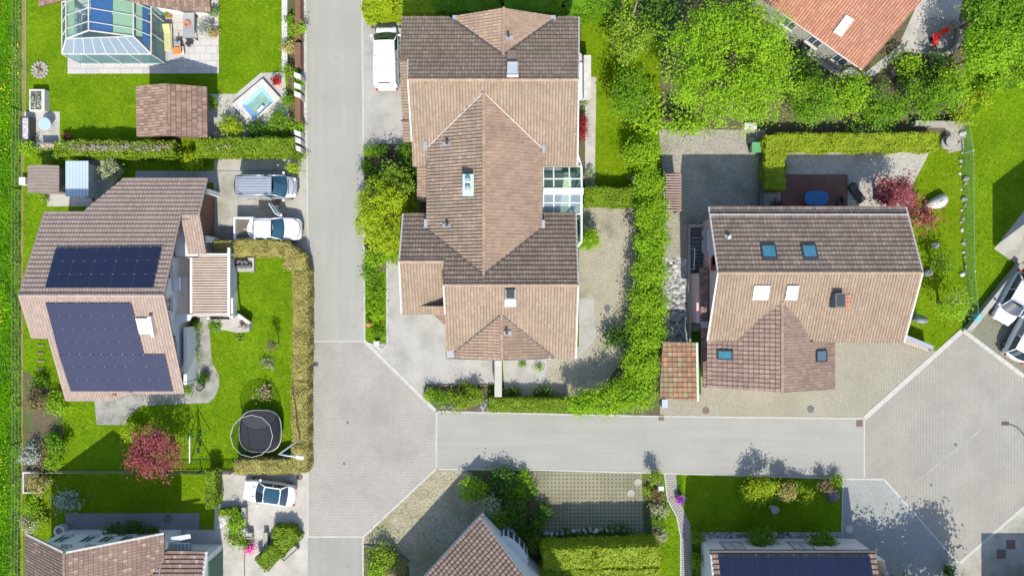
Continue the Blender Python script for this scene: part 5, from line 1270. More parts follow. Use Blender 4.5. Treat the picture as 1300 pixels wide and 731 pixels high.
def fence(label, pts, h, step, post_mat, rail, pick=None, name='fence', wire=False):
    o = thing(name, label, 'fence', (*W(*pts[0]), 0)); P = [V(*p) for p in pts]
    pm = MB(); rm = MB(); pw_ = .03 if wire else .045
    for a, b in zip(P, P[1:]):
        d = b - a; L = d.length; d.normalize(); k = max(1, round(L / step))
        for i in range(k + 1):
            c = a + d * (L * i / k); MB().box(c.x - pw_, c.x + pw_, c.y - pw_, c.y + pw_, 0, h + .06).build('post', post_mat, o)
        for z in rail: rm.bar((a.x, a.y, z), (b.x, b.y, z), .02 if wire else .045, .02 if wire else .045)
        if pick:
            k = int(L / pick)
            for i in range(k): c = a + d * (L * (i + .5) / k); pm.box(c.x - .018, c.x + .018, c.y - .018, c.y + .018, .08, h)
    rm.build('rail', post_mat, o)
    if pick: pm.build('pickets', post_mat, o)
    return o
fence('long wire field fence on thin posts along the meadow', [(28, -20), (28, 140), (27, 240), (27.5, 560), (26, 740)], 1.1, 3.0, 'wood_grey', (.35, .7, 1.05), name='wire_fence', wire=True)
fence('black picket fence between the solar house lawn and the shaded garden', [(214, 597), (298, 597)], 1.0, 2.6, 'dark_metal', (.15, .95), .12, name='picket_fence')
fence('dark low fence along the back of the solar house lawn behind the shrubs', [(62, 597.5), (172, 597.5)], .7, 3.0, 'wood_grey', (.2, .6), name='garden_fence')
o = thing('netting_fence', 'pale green netting fence on white posts beside the right lawn', 'fence', (*W(1225, 250), 0))
P = [V(*p) for p in ((1216, 160), (1221, 195), (1223, 345), (1228, 400))]; m = MB(); mm = MB()
for a, b in zip(P, P[1:]): m.bar((a.x + .1, a.y, .6), (b.x + .1, b.y, .6), .02, 1.2); mm.tube([(a.x + .1, a.y, 1.2), (b.x + .1, b.y, 1.2)], .03, 6)
m.build('net', 'mesh_green', o); mm.build('rail', 'mesh_green', o)
for a in P: MB().box(a.x + .06, a.x + .14, a.y - .04, a.y + .04, 0, 1.25).build('post', 'white_metal', o)
# stones edging that fence
rnd = random.Random(5)
for i in range(22):
    px, py = 1219 + rnd.uniform(-2, 5) + (i / 22) * 4, 168 + i * 8.4 + rnd.uniform(-4, 4); x, y = W(px, py)
    r = rnd.choice((.10, .12, .14, .17, .2, .25))
    m = MB(); m.rock((x, y, r * .35), r, r * rnd.uniform(.7, 1.1), r * .6, rnd.uniform(0, 3), i)
    tag(m.build('edging_stone', 'stone' if i % 3 else 'stone_pale', smooth=True), 'rough grey stone in the row at the foot of the green netting', 'stone', 'edging stones along the netting fence')
# roadside wood fence with white pillars, top left
o = thing('garden_wall', 'low white garden wall along the upper left lawn beside the road', 'wall', (*W(362, 45), 0)); x, _ = W(363, 45); m = MB(); m.box(x - .22, x + .22, W(0, 92)[1], W(0, -30)[1], 0, .35)
m.build('wall', 'stone_pale', o)
for lab, a, b in (('uppermost brown board fence panel along the road', -30, 55), ('brown board fence panel beside the road between shrub and white pillars', 60, 90), ('brown board fence panel beside the road near the plunge pool', 127, 158)):
    o = thing('board_fence', lab, 'fence', (*W(377, (a + b) / 2), 0), 'brown board fences along the road'); xa, xb = W(373.6, 0, 1.2)[0], W(380.5, 0, 1.2)[0]
    m = MB(); ya, yb2 = W(0, b)[1], W(0, a)[1]; k = max(2, int((yb2 - ya) / .16))
    for i in range(k): yy = ya + (yb2 - ya) * i / k; m.box(xa, xb, yy, yy + (yb2 - ya) / k - .025, .95, 1.05)
    m.build('boards', 'wood_brown', o); m = MB(); m.box(xa + .04, xa + .12, ya, yb2, 0, .94); m.box(xb - .12, xb - .04, ya, yb2, 0, .94); m.build('frame', 'wood_brown', o)
pil = [(96, 'white wall block, upper of the group beside the plunge pool'), (109, 'white wall block in the middle of the roadside wall beside the red pot'), (120, 'white wall block just above the lower board fence'), (169, 'white wall block at the hedge end beside the road'), (178, 'white wall block in the lowest stepped group by the driveway'), (188, 'lowest white wall block of the stepped group by the driveway')]
for py, lab in pil:
    xa, xb = W(373.5, 0, 1.1)[0], W(382, 0, 1.1)[0]; y = W(0, py, 1.1)[1]
    m = MB(); m.prism([(xa, y + .28), (xb, y + .08), (xb, y - .32), (xa, y - .12)], 0, 1.15); tag(m.build('wall_block', 'stone_pale', bevel=.02), lab, 'wall block', 'white wall blocks along the road')
# garden wall south of the duplex
xa, xb = W(628.5, 0, 1.8)[0], W(636.5, 0, 1.8)[0]; m = MB(); m.box(xa, xb, W(0, 503, 1.8)[1], W(0, 455, 1.8)[1], 0, 1.8)
m.box(xa - .04, xb + .04, W(0, 503, 1.8)[1] - .04, W(0, 455, 1.8)[1], 1.8, 1.86)
tag(m.build('partition_wall', 'concrete_pale', bevel=.02), 'narrow concrete dividing wall between the two south yards of the duplex', 'wall')
m = MB(); m.box(W(735, 0)[0], W(738, 0)[0], W(0, 455)[1], W(0, 500)[1] - .4, 0, .4)
m = MB(); P = [V(p[0], p[1]) for p in ((1224, 419), (1291, 336))]; m.bar((P[0].x, P[0].y, .3), (P[1].x, P[1].y, .3), .3, .6); m.bar((P[0].x, P[0].y, .63), (P[1].x, P[1].y, .63), .4, .05)
tag(m.build('retaining_wall', 'concrete_grey'), 'low concrete retaining wall between right lawn and parked cars', 'wall')
m = MB(); P = [V(p[0], p[1]) for p in ((1155, 159), (1214, 160))]; m.bar((P[0].x, P[0].y, .4), (P[1].x, P[1].y, .4), .35, .8)
tag(m.build('stone_wall', 'stone'), 'grey stone wall behind the end of the long clipped hedge', 'wall')
m = MB(); P = [V(p[0], p[1]) for p in ((966, 192), (964, 262))]; m.bar((P[0].x, P[0].y, .25), (P[1].x, P[1].y, .25), .25, .5)
tag(m.build('stone_wall', 'stone_dark'), 'dark low stone wall along the grey gravel yard', 'wall')
m = MB(); P = [V(p[0], p[1]) for p in ((690, 688), (730, 683), (790, 681))]
rnd = random.Random(9)
for i in range(15):
    px = 693 + i * 7; x, y = W(px, 676 - i * .4 + rnd.uniform(-1.5, 1.5)); r = rnd.uniform(.22, .34); mm = MB(); mm.rock((x, y, .15), r, r * .7, .25, rnd.uniform(0, 3), i + 40)
    tag(mm.build('wall_boulder', 'stone_pale' if i % 2 else 'stone', smooth=True), 'grey boulder in the row above the bottom clipped hedge', 'boulder', 'boulders above the bottom hedge')

# ================================================================== GARDEN THINGS
# trampoline
tr = thing('trampoline', 'black trampoline with white ringed safety net on the solar house lawn', 'trampoline', (*W(330.5, 547), 0))
c = V(330.5, 547, .8); cx_, cy_ = c.x, c.y; R = 1.55
def rsq(r, a, p=3.0):
    ca, sa = math.cos(a), math.sin(a); k = (abs(ca) ** p + abs(sa) ** p) ** (-1 / p); return (cx_ + r * k * ca, cy_ + r * k * sa)
NA = 32; m = MB(); m.prism([rsq(R * .9, 2 * math.pi * i / NA) for i in range(NA)], .78, .80); m.build('jumping_mat', 'mat_black', tr)
m = MB(); A = [rsq(R * .9, 2 * math.pi * i / NA) for i in range(NA)]; B = [rsq(R * 1.06, 2 * math.pi * i / NA) for i in range(NA)]
m.add([(*p, .79) for p in A] + [(*p, .83) for p in B], [[i, (i + 1) % NA, NA + (i + 1) % NA, NA + i] for i in range(NA)]); m.build('edge_pad', 'rubber', tr)
m = MB(); m.tube([(*B[i % NA], .8) for i in range(NA + 1)], .04, 6, cap=False); m.build('frame', 'grey_metal', tr, smooth=True)
NB = 12; top = [(cx_ + R * 1.03 * math.cos(2 * math.pi * i / NB), cy_ + R * 1.03 * math.sin(2 * math.pi * i / NB), 2.6) for i in range(NB)]
m = MB(); m.tube(top + top[:1], .016, 6, cap=False); m.build('net_ring', 'white_metal', tr)
m = MB(); low = [(*rsq(R * .98, 2 * math.pi * i / NB), .82) for i in range(NB)]
m.add(low + top, [[i, (i + 1) % NB, NB + (i + 1) % NB, NB + i] for i in range(NB)]); m.build('safety_net', 'net', tr)
for i in range(0, NB, 2): m = MB(); m.tube([(low[i][0], low[i][1], 0), top[i]], .02, 6); m.build('pole', 'dark_metal', tr)
# blue ball
x, y = W(365, 580.5, .4); tag(MB().ball((x, y, .40), .40, 20, 12).build('exercise_ball', 'blue_cloth', smooth=True), 'big blue ball lying in the hedge corner below the street lamp', 'ball')
# swing frame
sw = thing('swing', 'small garden swing with white bar, green legs and two dark seats beside the red maple', 'swing', (*W(249, 575), 0))
a, b = V(240.7, 553, 1.9), V(240.7, 587, 1.9)
MB().tube([a, b], .05, 8).build('crossbar', 'white_metal', sw)
for p in (a, b):
    for dx in (-.7, .75): MB().tube([p, (p.x + dx, p.y, 0)], .035, 6).build('leg', 'green_paint', sw)
for f in (.3, .7):
    p = a.lerp(b, f); m = MB(); m.box(p.x - .1, p.x + .1, p.y - .22, p.y + .22, .45, .5); s_ = m.build('seat', 'rubber', sw)
    m = MB()
    for dy in (-.2, .2): m.tube([(p.x, p.y + dy, .48), (p.x, p.y + dy, 1.9)], .012, 5)
    m.build('rope', 'dark_metal', s_)
# plunge pool
pl = thing('plunge_pool', 'small tilted plunge pool with pale rim and blue walls beside the garden pavilion', 'pool', (*W(329, 132), 0))
O = [V(*p) for p in ((296, 134), (335, 101.5), (357.5, 126), (320, 160))]; I = [V(*p) for p in ((309, 134.5), (334, 110.5), (349.5, 130), (324, 153.5))]
m = MB()
for i in range(4): j = (i + 1) % 4; m.slab([O[i], O[j], I[j], I[i]], (0, 0, 1), 0.02, .32)
m.build('rim', 'stone_pale', pl)
m = MB(); cI = sum(I, Vector()) / 4; I2 = [p.lerp(cI, .28) for p in I]
for i in range(4): j = (i + 1) % 4; m.add([I[i] + Vector((0, 0, .30)), I[j] + Vector((0, 0, .30)), I2[j] + Vector((0, 0, .06)), I2[i] + Vector((0, 0, .06))], [[0, 1, 2, 3]])
m.build('basin_wall', 'pool_blue', pl)
m = MB(); m.add([p + Vector((0, 0, .07)) for p in I2], [[0, 1, 2, 3]]); m.build('water', 'water', pl)
m = MB(); p = V(332.5, 139); m.bar((p.x - .2, p.y - .25, .3), (p.x + .22, p.y + .2, .3), .2, .1); m.build('inlet', 'white_metal', pl)
def pot(px, py, r, h, mat, label, plant=None, group=None, name='plant_pot', cat='plant pot'):
    x, y = W(px, py, h); o = thing(name, label, cat, (x, y, 0), group)
    MB().lathe((x, y, 0), [(r * .7, 0), (r, h * .9), (r, h), (r * .86, h), (r * .8, h * .85)], 18).build('pot', mat, o)
    if plant:
        _seed[0] += 1; p, nr, tt = blob_pts([((x, y, h + r * .5), (r * 1.15, r * 1.15, r * .9))], 160, _seed[0], clump=r * .3, per=8); leaves('foliage', p, nr, max(.09, r * .4), 'leaf_' + plant, o, _seed[0], tt)
    return o
pot(351, 103, .30, .45, 'red_paint', 'round red pot on the plunge pool terrace', 'crimson')
pot(84, 173, .22, .4, 'terracotta', 'pot with red flowers at the lawn edge beside the left patio', 'crimson')
pot(270, 16, .3, .5, 'stone', 'dark pot with green plant at the roof corner of the conservatory house', 'mid')
pot(213, 18, .26, .4, 'terracotta', 'small potted plant right beside the glass conservatory wall', 'mid')
pot(269, 27, .14, .3, 'stone_dark', 'tiny dark pot on the slabs beside the grey grill table')
pot(270, 42, .32, .4, 'terracotta', 'terracotta pot at the edge of the silvery plants on the slab terrace', 'olive')
pot(253, 492, .32, .5, 'stone_dark', 'black tub on the grey path at the corner of the solar house', None)
pot(260, 478, .22, .4, 'dark_metal', 'dark pot with wispy plant on the bend of the grey path', 'dark')
pot(863, 634, .30, .4, 'terracotta', 'pot full of purple flowers beside the light garden path', 'purple')
pot(1146, 104 + 1, .42, .5, 'stone', 'round stone planter among boulders below the orange roofed house', 'moss')
shrub(262, 38, 9, .8, 'silver', 'silvery potted shrub on the slab terrace right of the grey table', cat='shrub')
# grill table and terrace furniture
tb = thing('grill_table', 'dark grey rectangular grill table with round fire bowl on the slab terrace', 'table', (*W(240, 33), 0))
x0, y1_ = W(232.5, 16.5, .75); x1, y0_ = W(246.5, 48, .75)
m = MB(); m.box(x0, x1, y0_, y1_, .68, .75); m.build('tabletop', 'grey_metal', tb)
for xx in (x0 + .06, x1 - .06):
    for yy in (y0_ + .06, y1_ - .06): MB().box(xx - .04, xx + .04, yy - .04, yy + .04, 0, .68).build('leg', 'dark_metal', tb)
x, y = W(238, 31, .8); tag(MB().lathe((x, y, .75), [(.18, 0), (.26, .14), (.26, .18), (.16, .18), (.12, .08)], 18).build('fire_bowl', 'terracotta'), 'round rusty bowl on the dark grey table', 'bowl')
def lounger(px, py, L, Wd, ang, mat, frame, label, name='sun_lounger', cat='sun lounger', back=.35):
    o = thing(name, label, cat, (*W(px, py, .3), 0), None, math.radians(ang))
    m = MB(); m.box(-L / 2, L / 2, -Wd / 2, Wd / 2, .28, .34); m.build('frame', frame, o)
    m = MB(); m.box(-L / 2, L / 2 - L * back, -Wd / 2 + .03, Wd / 2 - .03, .345, .43); m.build('cushion', mat, o, bevel=.02)
    m = MB(); a = (L / 2 - L * back + .02, 0, .38); b_ = (L / 2 - .1, 0, .66); m.bar(a, b_, Wd - .06, .08); m.build('backrest', mat, o)
    for sx_ in (-1, 1):
        for sy in (-1, 1): MB().box(sx_ * (L / 2 - .1) - .025, sx_ * (L / 2 - .1) + .025, sy * (Wd / 2 - .06) - .025, sy * (Wd / 2 - .06) + .025, 0, .28).build('leg', frame, o)
    return o
lounger(213.5, 48, 2.1, .62, 92, 'yellow_cloth', 'white_metal', 'sun lounger with pastel striped cushion beside the conservatory glass')
lounger(227, 65, .8, .62, 8, 'orange_cloth', 'white_metal', 'white garden chair with orange towel on the slab terrace', 'garden_chair', 'chair')
lounger(226, 54.5, .6, .55, 95, 'grey_metal', 'dark_metal', 'grey garden chair behind the orange draped chair', 'garden_chair', 'chair')
lounger(240, 55, .5, .4, 40, 'dark_metal', 'dark_metal', 'small dark stool below the grey grill table', 'garden_stool', 'stool')
# left patio
x, y = W(56, 157, .75); o = thing('round_table', 'round pale blue table on the small left patio', 'table', (x, y, 0)); MB().lathe((x, y, .70), [(.47, 0), (.5, .03), (.47, .05)], 28).build('tabletop', 'chalk_blue', o); MB().lathe((x, y, 0), [(.3, 0), (.28, .04), (.05, .08), (.05, .7)], 14).build('pedestal', 'grey_metal', o)
o = thing('raised_bed', 'white framed raised bed with dark herbs on the upper left lawn', 'raised bed', (*W(47, 127), 0)); x0, y1_ = W(37, 113.5, .6); x1, y0_ = W(56.5, 141, .6)
m = MB(); t_ = .12
for a in ((x0, x0 + t_, y0_, y1_), (x1 - .25, x1, y0_, y1_), (x0 + t_, x1 - .25, y0_, y0_ + t_), (x0 + t_, x1 - .25, y1_ - t_, y1_)): m.box(*a, 0, .6)
m.build('frame', 'stone_pale', o); MB().box(x0 + t_, x1 - .25, y0_ + t_, y1_ - t_, .1, .5).build('soil', 'soil', o)
p, nr, tt = blob_pts([(((x0 + x1) / 2 - .06, (y0_ + y1_) / 2, .55), (.36, .62, .12))], 260, 71, clump=.1, per=7); leaves('herbs', p, nr, .13, 'leaf_silver', o, 71, tt)
o = thing('water_trough', 'dark trough with grey pebbles beside the meadow fence', 'trough', (*W(32, 163), 0)); x0, y1_ = W(26.5, 148, .7); x1, y0_ = W(38, 179, .7)
m = MB(); m.box(x0, x1, y0_, y1_, 0, .62)
for a in ((x0, x0 + .1, y0_, y1_), (x1 - .1, x1, y0_, y1_), (x0 + .1, x1 - .1, y0_, y0_ + .1), (x0 + .1, x1 - .1, y1_ - .1, y1_)): m.box(*a, .621, .75)
m.build('basin', 'dark_metal', o); MB().box(x0 + .11, x0 + .55, y0_ + .11, y1_ - .11, .622, .68).build('pebbles', 'gravel_white', o)
o = thing('bench', 'pale wooden garden bench at the lower edge of the left patio', 'bench', (*W(61, 186), 0)); x, y = W(61, 187, .45)
MB().box(x - .62, x + .62, y - .2, y + .2, .40, .45).build('seat', 'wood_pale', o); MB().box(x - .62, x + .62, y + .2, y + .26, .42, .85).build('backrest', 'wood_grey', o)
for dx in (-.55, .55): MB().box(x + dx - .04, x + dx + .04, y - .18, y + .18, 0, .40).build('leg', 'wood_grey', o)
o = thing('fire_pit', 'round fire pit with ash and logs on the upper left lawn', 'fire pit', (*W(51, 89), 0)); x, y = W(51, 89)
MB().lathe((x, y, .0), [(.68, 0), (.66, .03), (.5, .05), (.3, .04)], 20).build('ash_bed', 'gravel_beige', o)
for i in range(14): a = 2 * math.pi * i / 14; mm = MB(); mm.rock((x + .6 * math.cos(a), y + .6 * math.sin(a), .06), .13, .09, .08, a, i); mm.build('ring_stone', 'stone', o, smooth=True)
m = MB(); m.tube([(x - .3, y + .2, .12), (x + .25, y - .15, .14)], .06, 7); m.tube([(x - .1, y - .35, .12), (x + .1, y + .4, .2)], .05, 7); m.build('log', 'bark', o)
# small sheds
def shed(name, label, px, hh, mat, wall, pitch=0.0, cat='shed', ribs=None, ridge=False):
    x0, y1_ = W(px[0], px[1], hh); x1, y0_ = W(px[2], px[3], hh); o = thing(name, label, cat, ((x0 + x1) / 2, (y0_ + y1_) / 2, 0))
    m = MB(); xm = (x0 + x1) / 2; zz = hh + pitch
    if ridge: m.add([(x0, y0_, hh), (xm, y0_, zz), (xm, y1_, zz), (x0, y1_, hh), (x1, y0_, hh), (x1, y1_, hh)], [[0, 1, 2, 3], [1, 4, 5, 2]]); m.add([(x0, y0_, hh - .06), (x1, y0_, hh - .06), (x1, y1_, hh - .06), (x0, y1_, hh - .06)], [[3, 2, 1, 0]])
    else: m.box(x0, x1, y0_, y1_, hh - .06, hh)
    if ribs:
        k = int((x1 - x0) / ribs)
        for i in range(k + 1): xx = x0 + (x1 - x0) * i / k; m.bar((xx, y0_, hh + .015), (xx, y1_, hh + .015), .06, .04)
    m.build('roof', mat, o)
    if ridge:
        m = MB()
        for i in range(9): yy = y0_ + (y1_ - y0_) * i / 8; m.bar((x0, yy, hh + .015), (xm, yy, zz + .015), .03, .03); m.bar((xm, yy, zz + .015), (x1, yy, hh + .015), .03, .03)
        m.build('batten', mat, o)
    e = .15; m = MB(); wall_strip(m, [(x0 + e, y0_ + e), (x1 - e, y0_ + e), (x1 - e, y1_ - e), (x0 + e, y1_ - e)], [hh - .07] * 4); m.build('wall', wall, o)
    MB().box(x1 - e - .9, x1 - e - .2, y0_ + e - .03, y0_ + e + .01, 0, hh - .3).build('door', 'wood_grey', o)
    return o
shed('garden_shed', 'small garden shed with grey brown boarded roof beside the meadow', (35, 210.5, 75, 245), 1.9, 'wood_grey', 'wood_grey', .25, ridge=True)
shed('bicycle_shelter', 'shelter with pale blue corrugated sheet roof next to the boarded shed', (84, 204.5, 112, 249.5), 1.9, 'corrugated', 'stone_pale', ribs=.24, cat='shelter')
m = MB(); x, y = W(104, 253, .3); m.box(x - .75, x + .75, y - .2, y + .2, 0, .3); tag(m.build('doorstep', 'stone_pale'), 'pale stone step below the blue corrugated shelter', 'step')
m = MB(); x, y = W(29, 230, .4); m.box(x - .25, x + .25, y - .3, y + .3, 0, .5); tag(m.build('storage_box', 'white_metal', bevel=.02), 'white box between the boarded shed and the meadow', 'box')
# basalt planter beside the parapet
o = thing('stone_planter', 'concrete planter filled with dark broken stones beside the parapet', 'planter', (*W(311, 335), 0)); x0, y1_ = W(299, 327, .4); x1, y0_ = W(322, 345, .4)
MB().box(x0, x1, y0_, y1_, 0, .35).build('base', 'concrete_pale', o)
for i in range(7): mm = MB(); mm.rock((x0 + .25 + (i % 4) * .3, y0_ + .45 + (i // 4) * .35, .5), .22, .18, .2, i, i + 3); mm.build('broken_stone', 'stone_dark', o, smooth=True)
o = thing('planting_platform', 'pale concrete plinth with plants at the lower end of the parapet', 'plinth', (*W(290, 410), 0))
m = MB(); m.prism([W(*p, .5) for p in ((266, 403), (303, 401), (317, 409), (316.5, 421), (301, 422.5), (285, 419), (270, 421))], 0, .5); m.build('slab', 'concrete_pale', o)
m = MB(); m.bar(V(303, 400, .6), V(317, 410, .6), .25, .3); m.build('parapet', 'render_white', o)
shrub(273, 414, 8, .9, 'mid', 'green plant at the stairs end of the pale plinth'); shrub(311, 411, 5, .9, 'plum', 'dark plant at the pointed end of the pale plinth'); shrub(249, 412, 6, .8, 'mid', 'green plant beside the terrace steps')
# utilities
o = thing('advertising_pillar', 'orange round hydrant standing in the narrow planted strip', 'hydrant', (*W(470, 411), 0)); x, y = W(470, 411); MB().lathe((x, y, 0), [(.16, 0), (.13, .1), (.12, .55), (.19, .6), (.19, .75), (.08, .86)], 14).build('body', 'terracotta', o); MB().tube([(x - .25, y, .62), (x + .25, y, .62)], .05, 8).build('outlet', 'terracotta', o); o.name = 'hydrant'
o = thing('utility_box', 'pale grey utility box at the tip of the planted strip', 'utility box', (*W(478, 436), 0)); x, y = W(478, 436, .8); MB().box(x - .2, x + .2, y - .16, y + .16, 0, .8).build('cabinet', 'chalk_blue', o, bevel=.02); MB().box(x - .23, x + .23, y - .19, y + .19, .8, .85).build('lid', 'stone_pale', o)
m = MB(); x, y = W(839.5, 620, 1.0); m.box(x - .2, x + .2, y - .16, y + .16, .35, 1.0); m.box(x - .05, x + .05, y - .05, y + .05, 0, .35); tag(m.build('mailbox', 'lamp_clear', bevel=.02), 'white mailbox among shrubs at the start of the light garden path', 'mailbox')
o = thing('mailbox', 'grey blue mailbox at the road end of the tall hedge beside the carport', 'mailbox', (*W(844, 512), 0)); x, y = W(844, 512, .9); MB().box(x - .2, x + .2, y - .3, y + .3, .1, .9).build('cabinet', 'grey_metal', o, bevel=.02); MB().box(x - .22, x + .22, y - .32, y + .32, .9, .94).build('lid', 'chalk_blue', o)
def cover(px, py, r, mat, label, square=False, name='manhole_cover', group='covers and drains set in the ground'):
    x, y = W(px, py); z = .036
    m = MB()
    if square:
        m.box(x - r, x + r, y - r, y + r, 0, z)
        for i in range(4): m.box(x - r * .8, x + r * .8, y - r * .8 + i * r * .45, y - r * .62 + i * r * .45, z, z + .008)
    else: m.lathe((x, y, 0), [(r, 0), (r, z), (r * .86, z + .003), (r * .84, z - .004)], 24)
    return tag(m.build(name, mat), label, 'drain' if square else 'manhole cover', group)
cover(351, 255, .36, 'rust', 'rusty round manhole cover between the silver van and the pickup')
cover(396.5, 440.5, .22, 'rust', 'small square rusty drain at the left kerb where brick paving begins', True, 'road_drain')
cover(839.5, 530, .22, 'rust', 'square rusty drain in the road beside the tall hedge end', True, 'road_drain')
cover(896, 521, .28, 'rust', 'reddish round manhole cover on the paving below the gable roof')
cover(1029, 519, .28, 'stone_dark', 'dark round manhole cover on the paving right of the gable roof')
cover(1091, 537, .26, 'rust', 'square rusty drain at the corner of road and paved square', True, 'road_drain')
cover(380.5, 605, .25, 'rust', 'rusty round cover beside the hedge end above the white coupe')
cover(442, 718, .05, 'stone_dark', 'tiny dark survey mark in the lower road')
cover(437, 588, .10, 'stone_dark', 'tiny dark cover in the brick paving above the other one')
cover(441.5, 536, .10, 'stone_dark', 'tiny dark cover in the upper part of the brick paving')
cover(1213, 564, .13, 'stone_dark', 'small dark cap in the middle of the paved square')
cover(1283, 690.5, .36, 'rust', 'rusty square grate in the shaded lower right drive, upper of two', True, 'road_drain')
cover(1271, 702.5, .36, 'rust', 'rusty square grate in the shaded lower right drive, lower of two', True, 'road_drain')
cover(810, 612, .30, 'concrete', 'pale round disc in the grid paving, upper of two'); cover(801, 626, .30, 'concrete', 'pale round disc in the grid paving, lower of two')
cover(1078, 671, .30, 'stone_pale', 'white round lid on the pale drive left of the tree shadows')
cover(743, 411, .30, 'concrete', 'white round slab on the grey patch in the duplex gravel court')
cover(771, 391, .26, 'stone_dark', 'dark round cover in the duplex gravel court')
cover(213, 658, .34, 'stone_dark', 'dark round cover on the shaded cobbled patio')
x, y = W(75, 674, .5); tag(MB().lathe((x, y, 0), [(.45, 0), (.45, .5), (.28, .5), (.27, .2)], 22).build('stone_basin', 'stone_pale'), 'round white stone basin left of the cobbled patio', 'basin')
x, y = W(984, 647, .7); o = thing('round_table', 'round grey table on the shaded lawn of the white solar house', 'table', (x, y, 0)); MB().lathe((x, y, .66), [(.30, 0), (.32, .03), (.30, .05)], 24).build('tabletop', 'stone', o); MB().lathe((x, y, 0), [(.2, 0), (.18, .04), (.05, .08), (.05, .66)], 12).build('pedestal', 'grey_metal', o)
# terrace of the right house
o = thing('wood_deck', 'reddish brown wooden deck north of the right house', 'deck', (*W(1033, 243), 0)); x0, y1_ = W(992, 222); x1, _ = W(1075, 222); MB().box(x0, x1, 5.4, y1_, 0, .14).build('boards', 'deck', o)
o = thing('garden_table', 'oval table under a bright blue cover on the wooden deck', 'table', (*W(1037, 251), .14)); x, y = W(1037, 251.5, .9)
m = MB(); pr = [(x + .94 * (1 if math.cos(a) > 0 else -1) * abs(math.cos(a)) ** .6, y + .58 * (1 if math.sin(a) > 0 else -1) * abs(math.sin(a)) ** .75) for a in np.linspace(0, 2 * math.pi, 29)[:-1]]; m.prism(pr, .8, .88); m.build('cover', 'blue_cloth', o, bevel=.03)
for dx in (-.6, .6):
    for dy in (-.3, .3): MB().box(x + dx - .035, x + dx + .035, y + dy - .035, y + dy + .035, .14, .8).build('leg', 'dark_metal', o)
lounger(1087, 245, 1.7, .66, 127, 'dark_metal', 'dark_metal', 'dark sun lounger on the gravel between deck and red maple')
lounger(1068, 257, .7, .66, 90, 'dark_metal', 'dark_metal', 'dark garden chair at the right corner of the wooden deck', 'garden_chair', 'chair')
o = thing('slatted_shelter', 'narrow shelter with striped brown and white slatted roof beside the tall hedge', 'shelter', (*W(856, 244), 0)); x0, y1_ = W(845, 219.5, 2.0); x1, y0_ = W(865.5, 268, 2.0)
m = MB(); k = 15
for i in range(k): yy = y0_ + (y1_ - y0_) * i / k; m.bar((x0, yy + .06, 2.0), (x1, yy + .06, 1.9), .10, .05)
m.build('roof_slats', 'slat_brown', o)
m = MB()
for xx in (x0 + .1, x1 - .1): m.box(xx - .05, xx + .05, y0_, y1_, 1.78, 1.86)
m.add([(x0, y0_, 1.87), (x1, y0_, 1.87), (x1, y1_, 1.87), (x0, y1_, 1.87)], [[0, 1, 2, 3]]); m.build('frame', 'wood_brown', o)
for xx in (x0 + .1, x1 - .1):
    for yy in (y0_ + .1, y1_ - .1): MB().box(xx - .05, xx + .05, yy - .05, yy + .05, 0, 1.78).build('post', 'wood_brown', o)
o = thing('wheelie_bin', 'green wheeled bin at the end of the grey gravel yard', 'bin', (*W(960.5, 186), 0)); x, y = W(960.5, 187, 1.0)
m = MB(); m.add([(x + sx_ * .25, y + sy * .27, 0.06) for sx_, sy in ((-1, -1), (1, -1), (1, 1), (-1, 1))] + [(x + sx_ * .33, y + sy * .36, .95) for sx_, sy in ((-1, -1), (1, -1), (1, 1), (-1, 1))], [[0, 1, 5, 4], [1, 2, 6, 5], [2, 3, 7, 6], [3, 0, 4, 7], [3, 2, 1, 0]]); m.build('body', 'bin_green', o)
m = MB(); grid_quad(m, (x - .36, y - .4, .96), (x + .36, y - .4, .96), (x + .36, y + .38, 1.02), (x - .36, y + .38, 1.02), 4, 4, (0, 0, .05)); m.box(x - .36, x + .36, y - .4, y + .38, .92, .955); m.build('lid', 'bin_green', o)
for dx in (-.27, .27): MB().tube([(x + dx - .03, y + .3, .1), (x + dx + .03, y + .3, .1)], .1, 12).build('wheel', 'rubber', o)
x, y = W(955, 178, .6); tag(MB().box(x - .2, x + .2, y - .18, y + .18, 0, .6).build('storage_box', 'stone', bevel=.02), 'small grey box just above the green wheeled bin', 'box')
x, y = W(953, 160, .3); tag(MB().box(x - .5, x + .5, y - .25, y + .25, 0, .3).build('stone_step', 'stone_pale', bevel=.03), 'pale stone step under the edge of the big tree', 'step')
o = thing('satellite_dish', 'grey satellite dish on a post at the right gable wall', 'satellite dish', (*W(1162, 408), 0)); c = V(1165, 407, 1.6)
prof = [(0.01, 0), (.35, .05), (.7, .2), (.72, .22)]; m = MB(); b0 = len(m.v); m.lathe((0, 0, 0), prof, 22); rot = Matrix.Rotation(math.radians(-62), 4, 'X'); m.v = [tuple(rot @ Vector(v) + c) for v in m.v]; m.build('dish', 'grey_metal', o, smooth=True)
MB().tube([(c.x, c.y + .05, 0), (c.x, c.y + .05, 1.5)], .05, 8).build('post', 'grey_metal', o); MB().tube([(c.x, c.y, 1.55), (c.x, c.y - .55, 1.75)], .025, 6).build('arm', 'grey_metal', o)
o = thing('wood_store', 'low wood store under a tilted grey sheet at the corner of the right house', 'wood store', (*W(1167, 436), 0)); q = [V(*p, 1.2) for p in ((1150.5, 425), (1185, 439), (1183.5, 444), (1148.5, 432))]
m = MB(); m.slab(q, (0, 0, 1), 0, .06); m.build('roof', 'grey_metal', o)
for i, p in enumerate(q): MB().box(p.x - .05, p.x + .05, p.y - .05, p.y + .05, 0, 1.2).build('post', 'wood_grey', o)
m = MB(); rnd = random.Random(4)
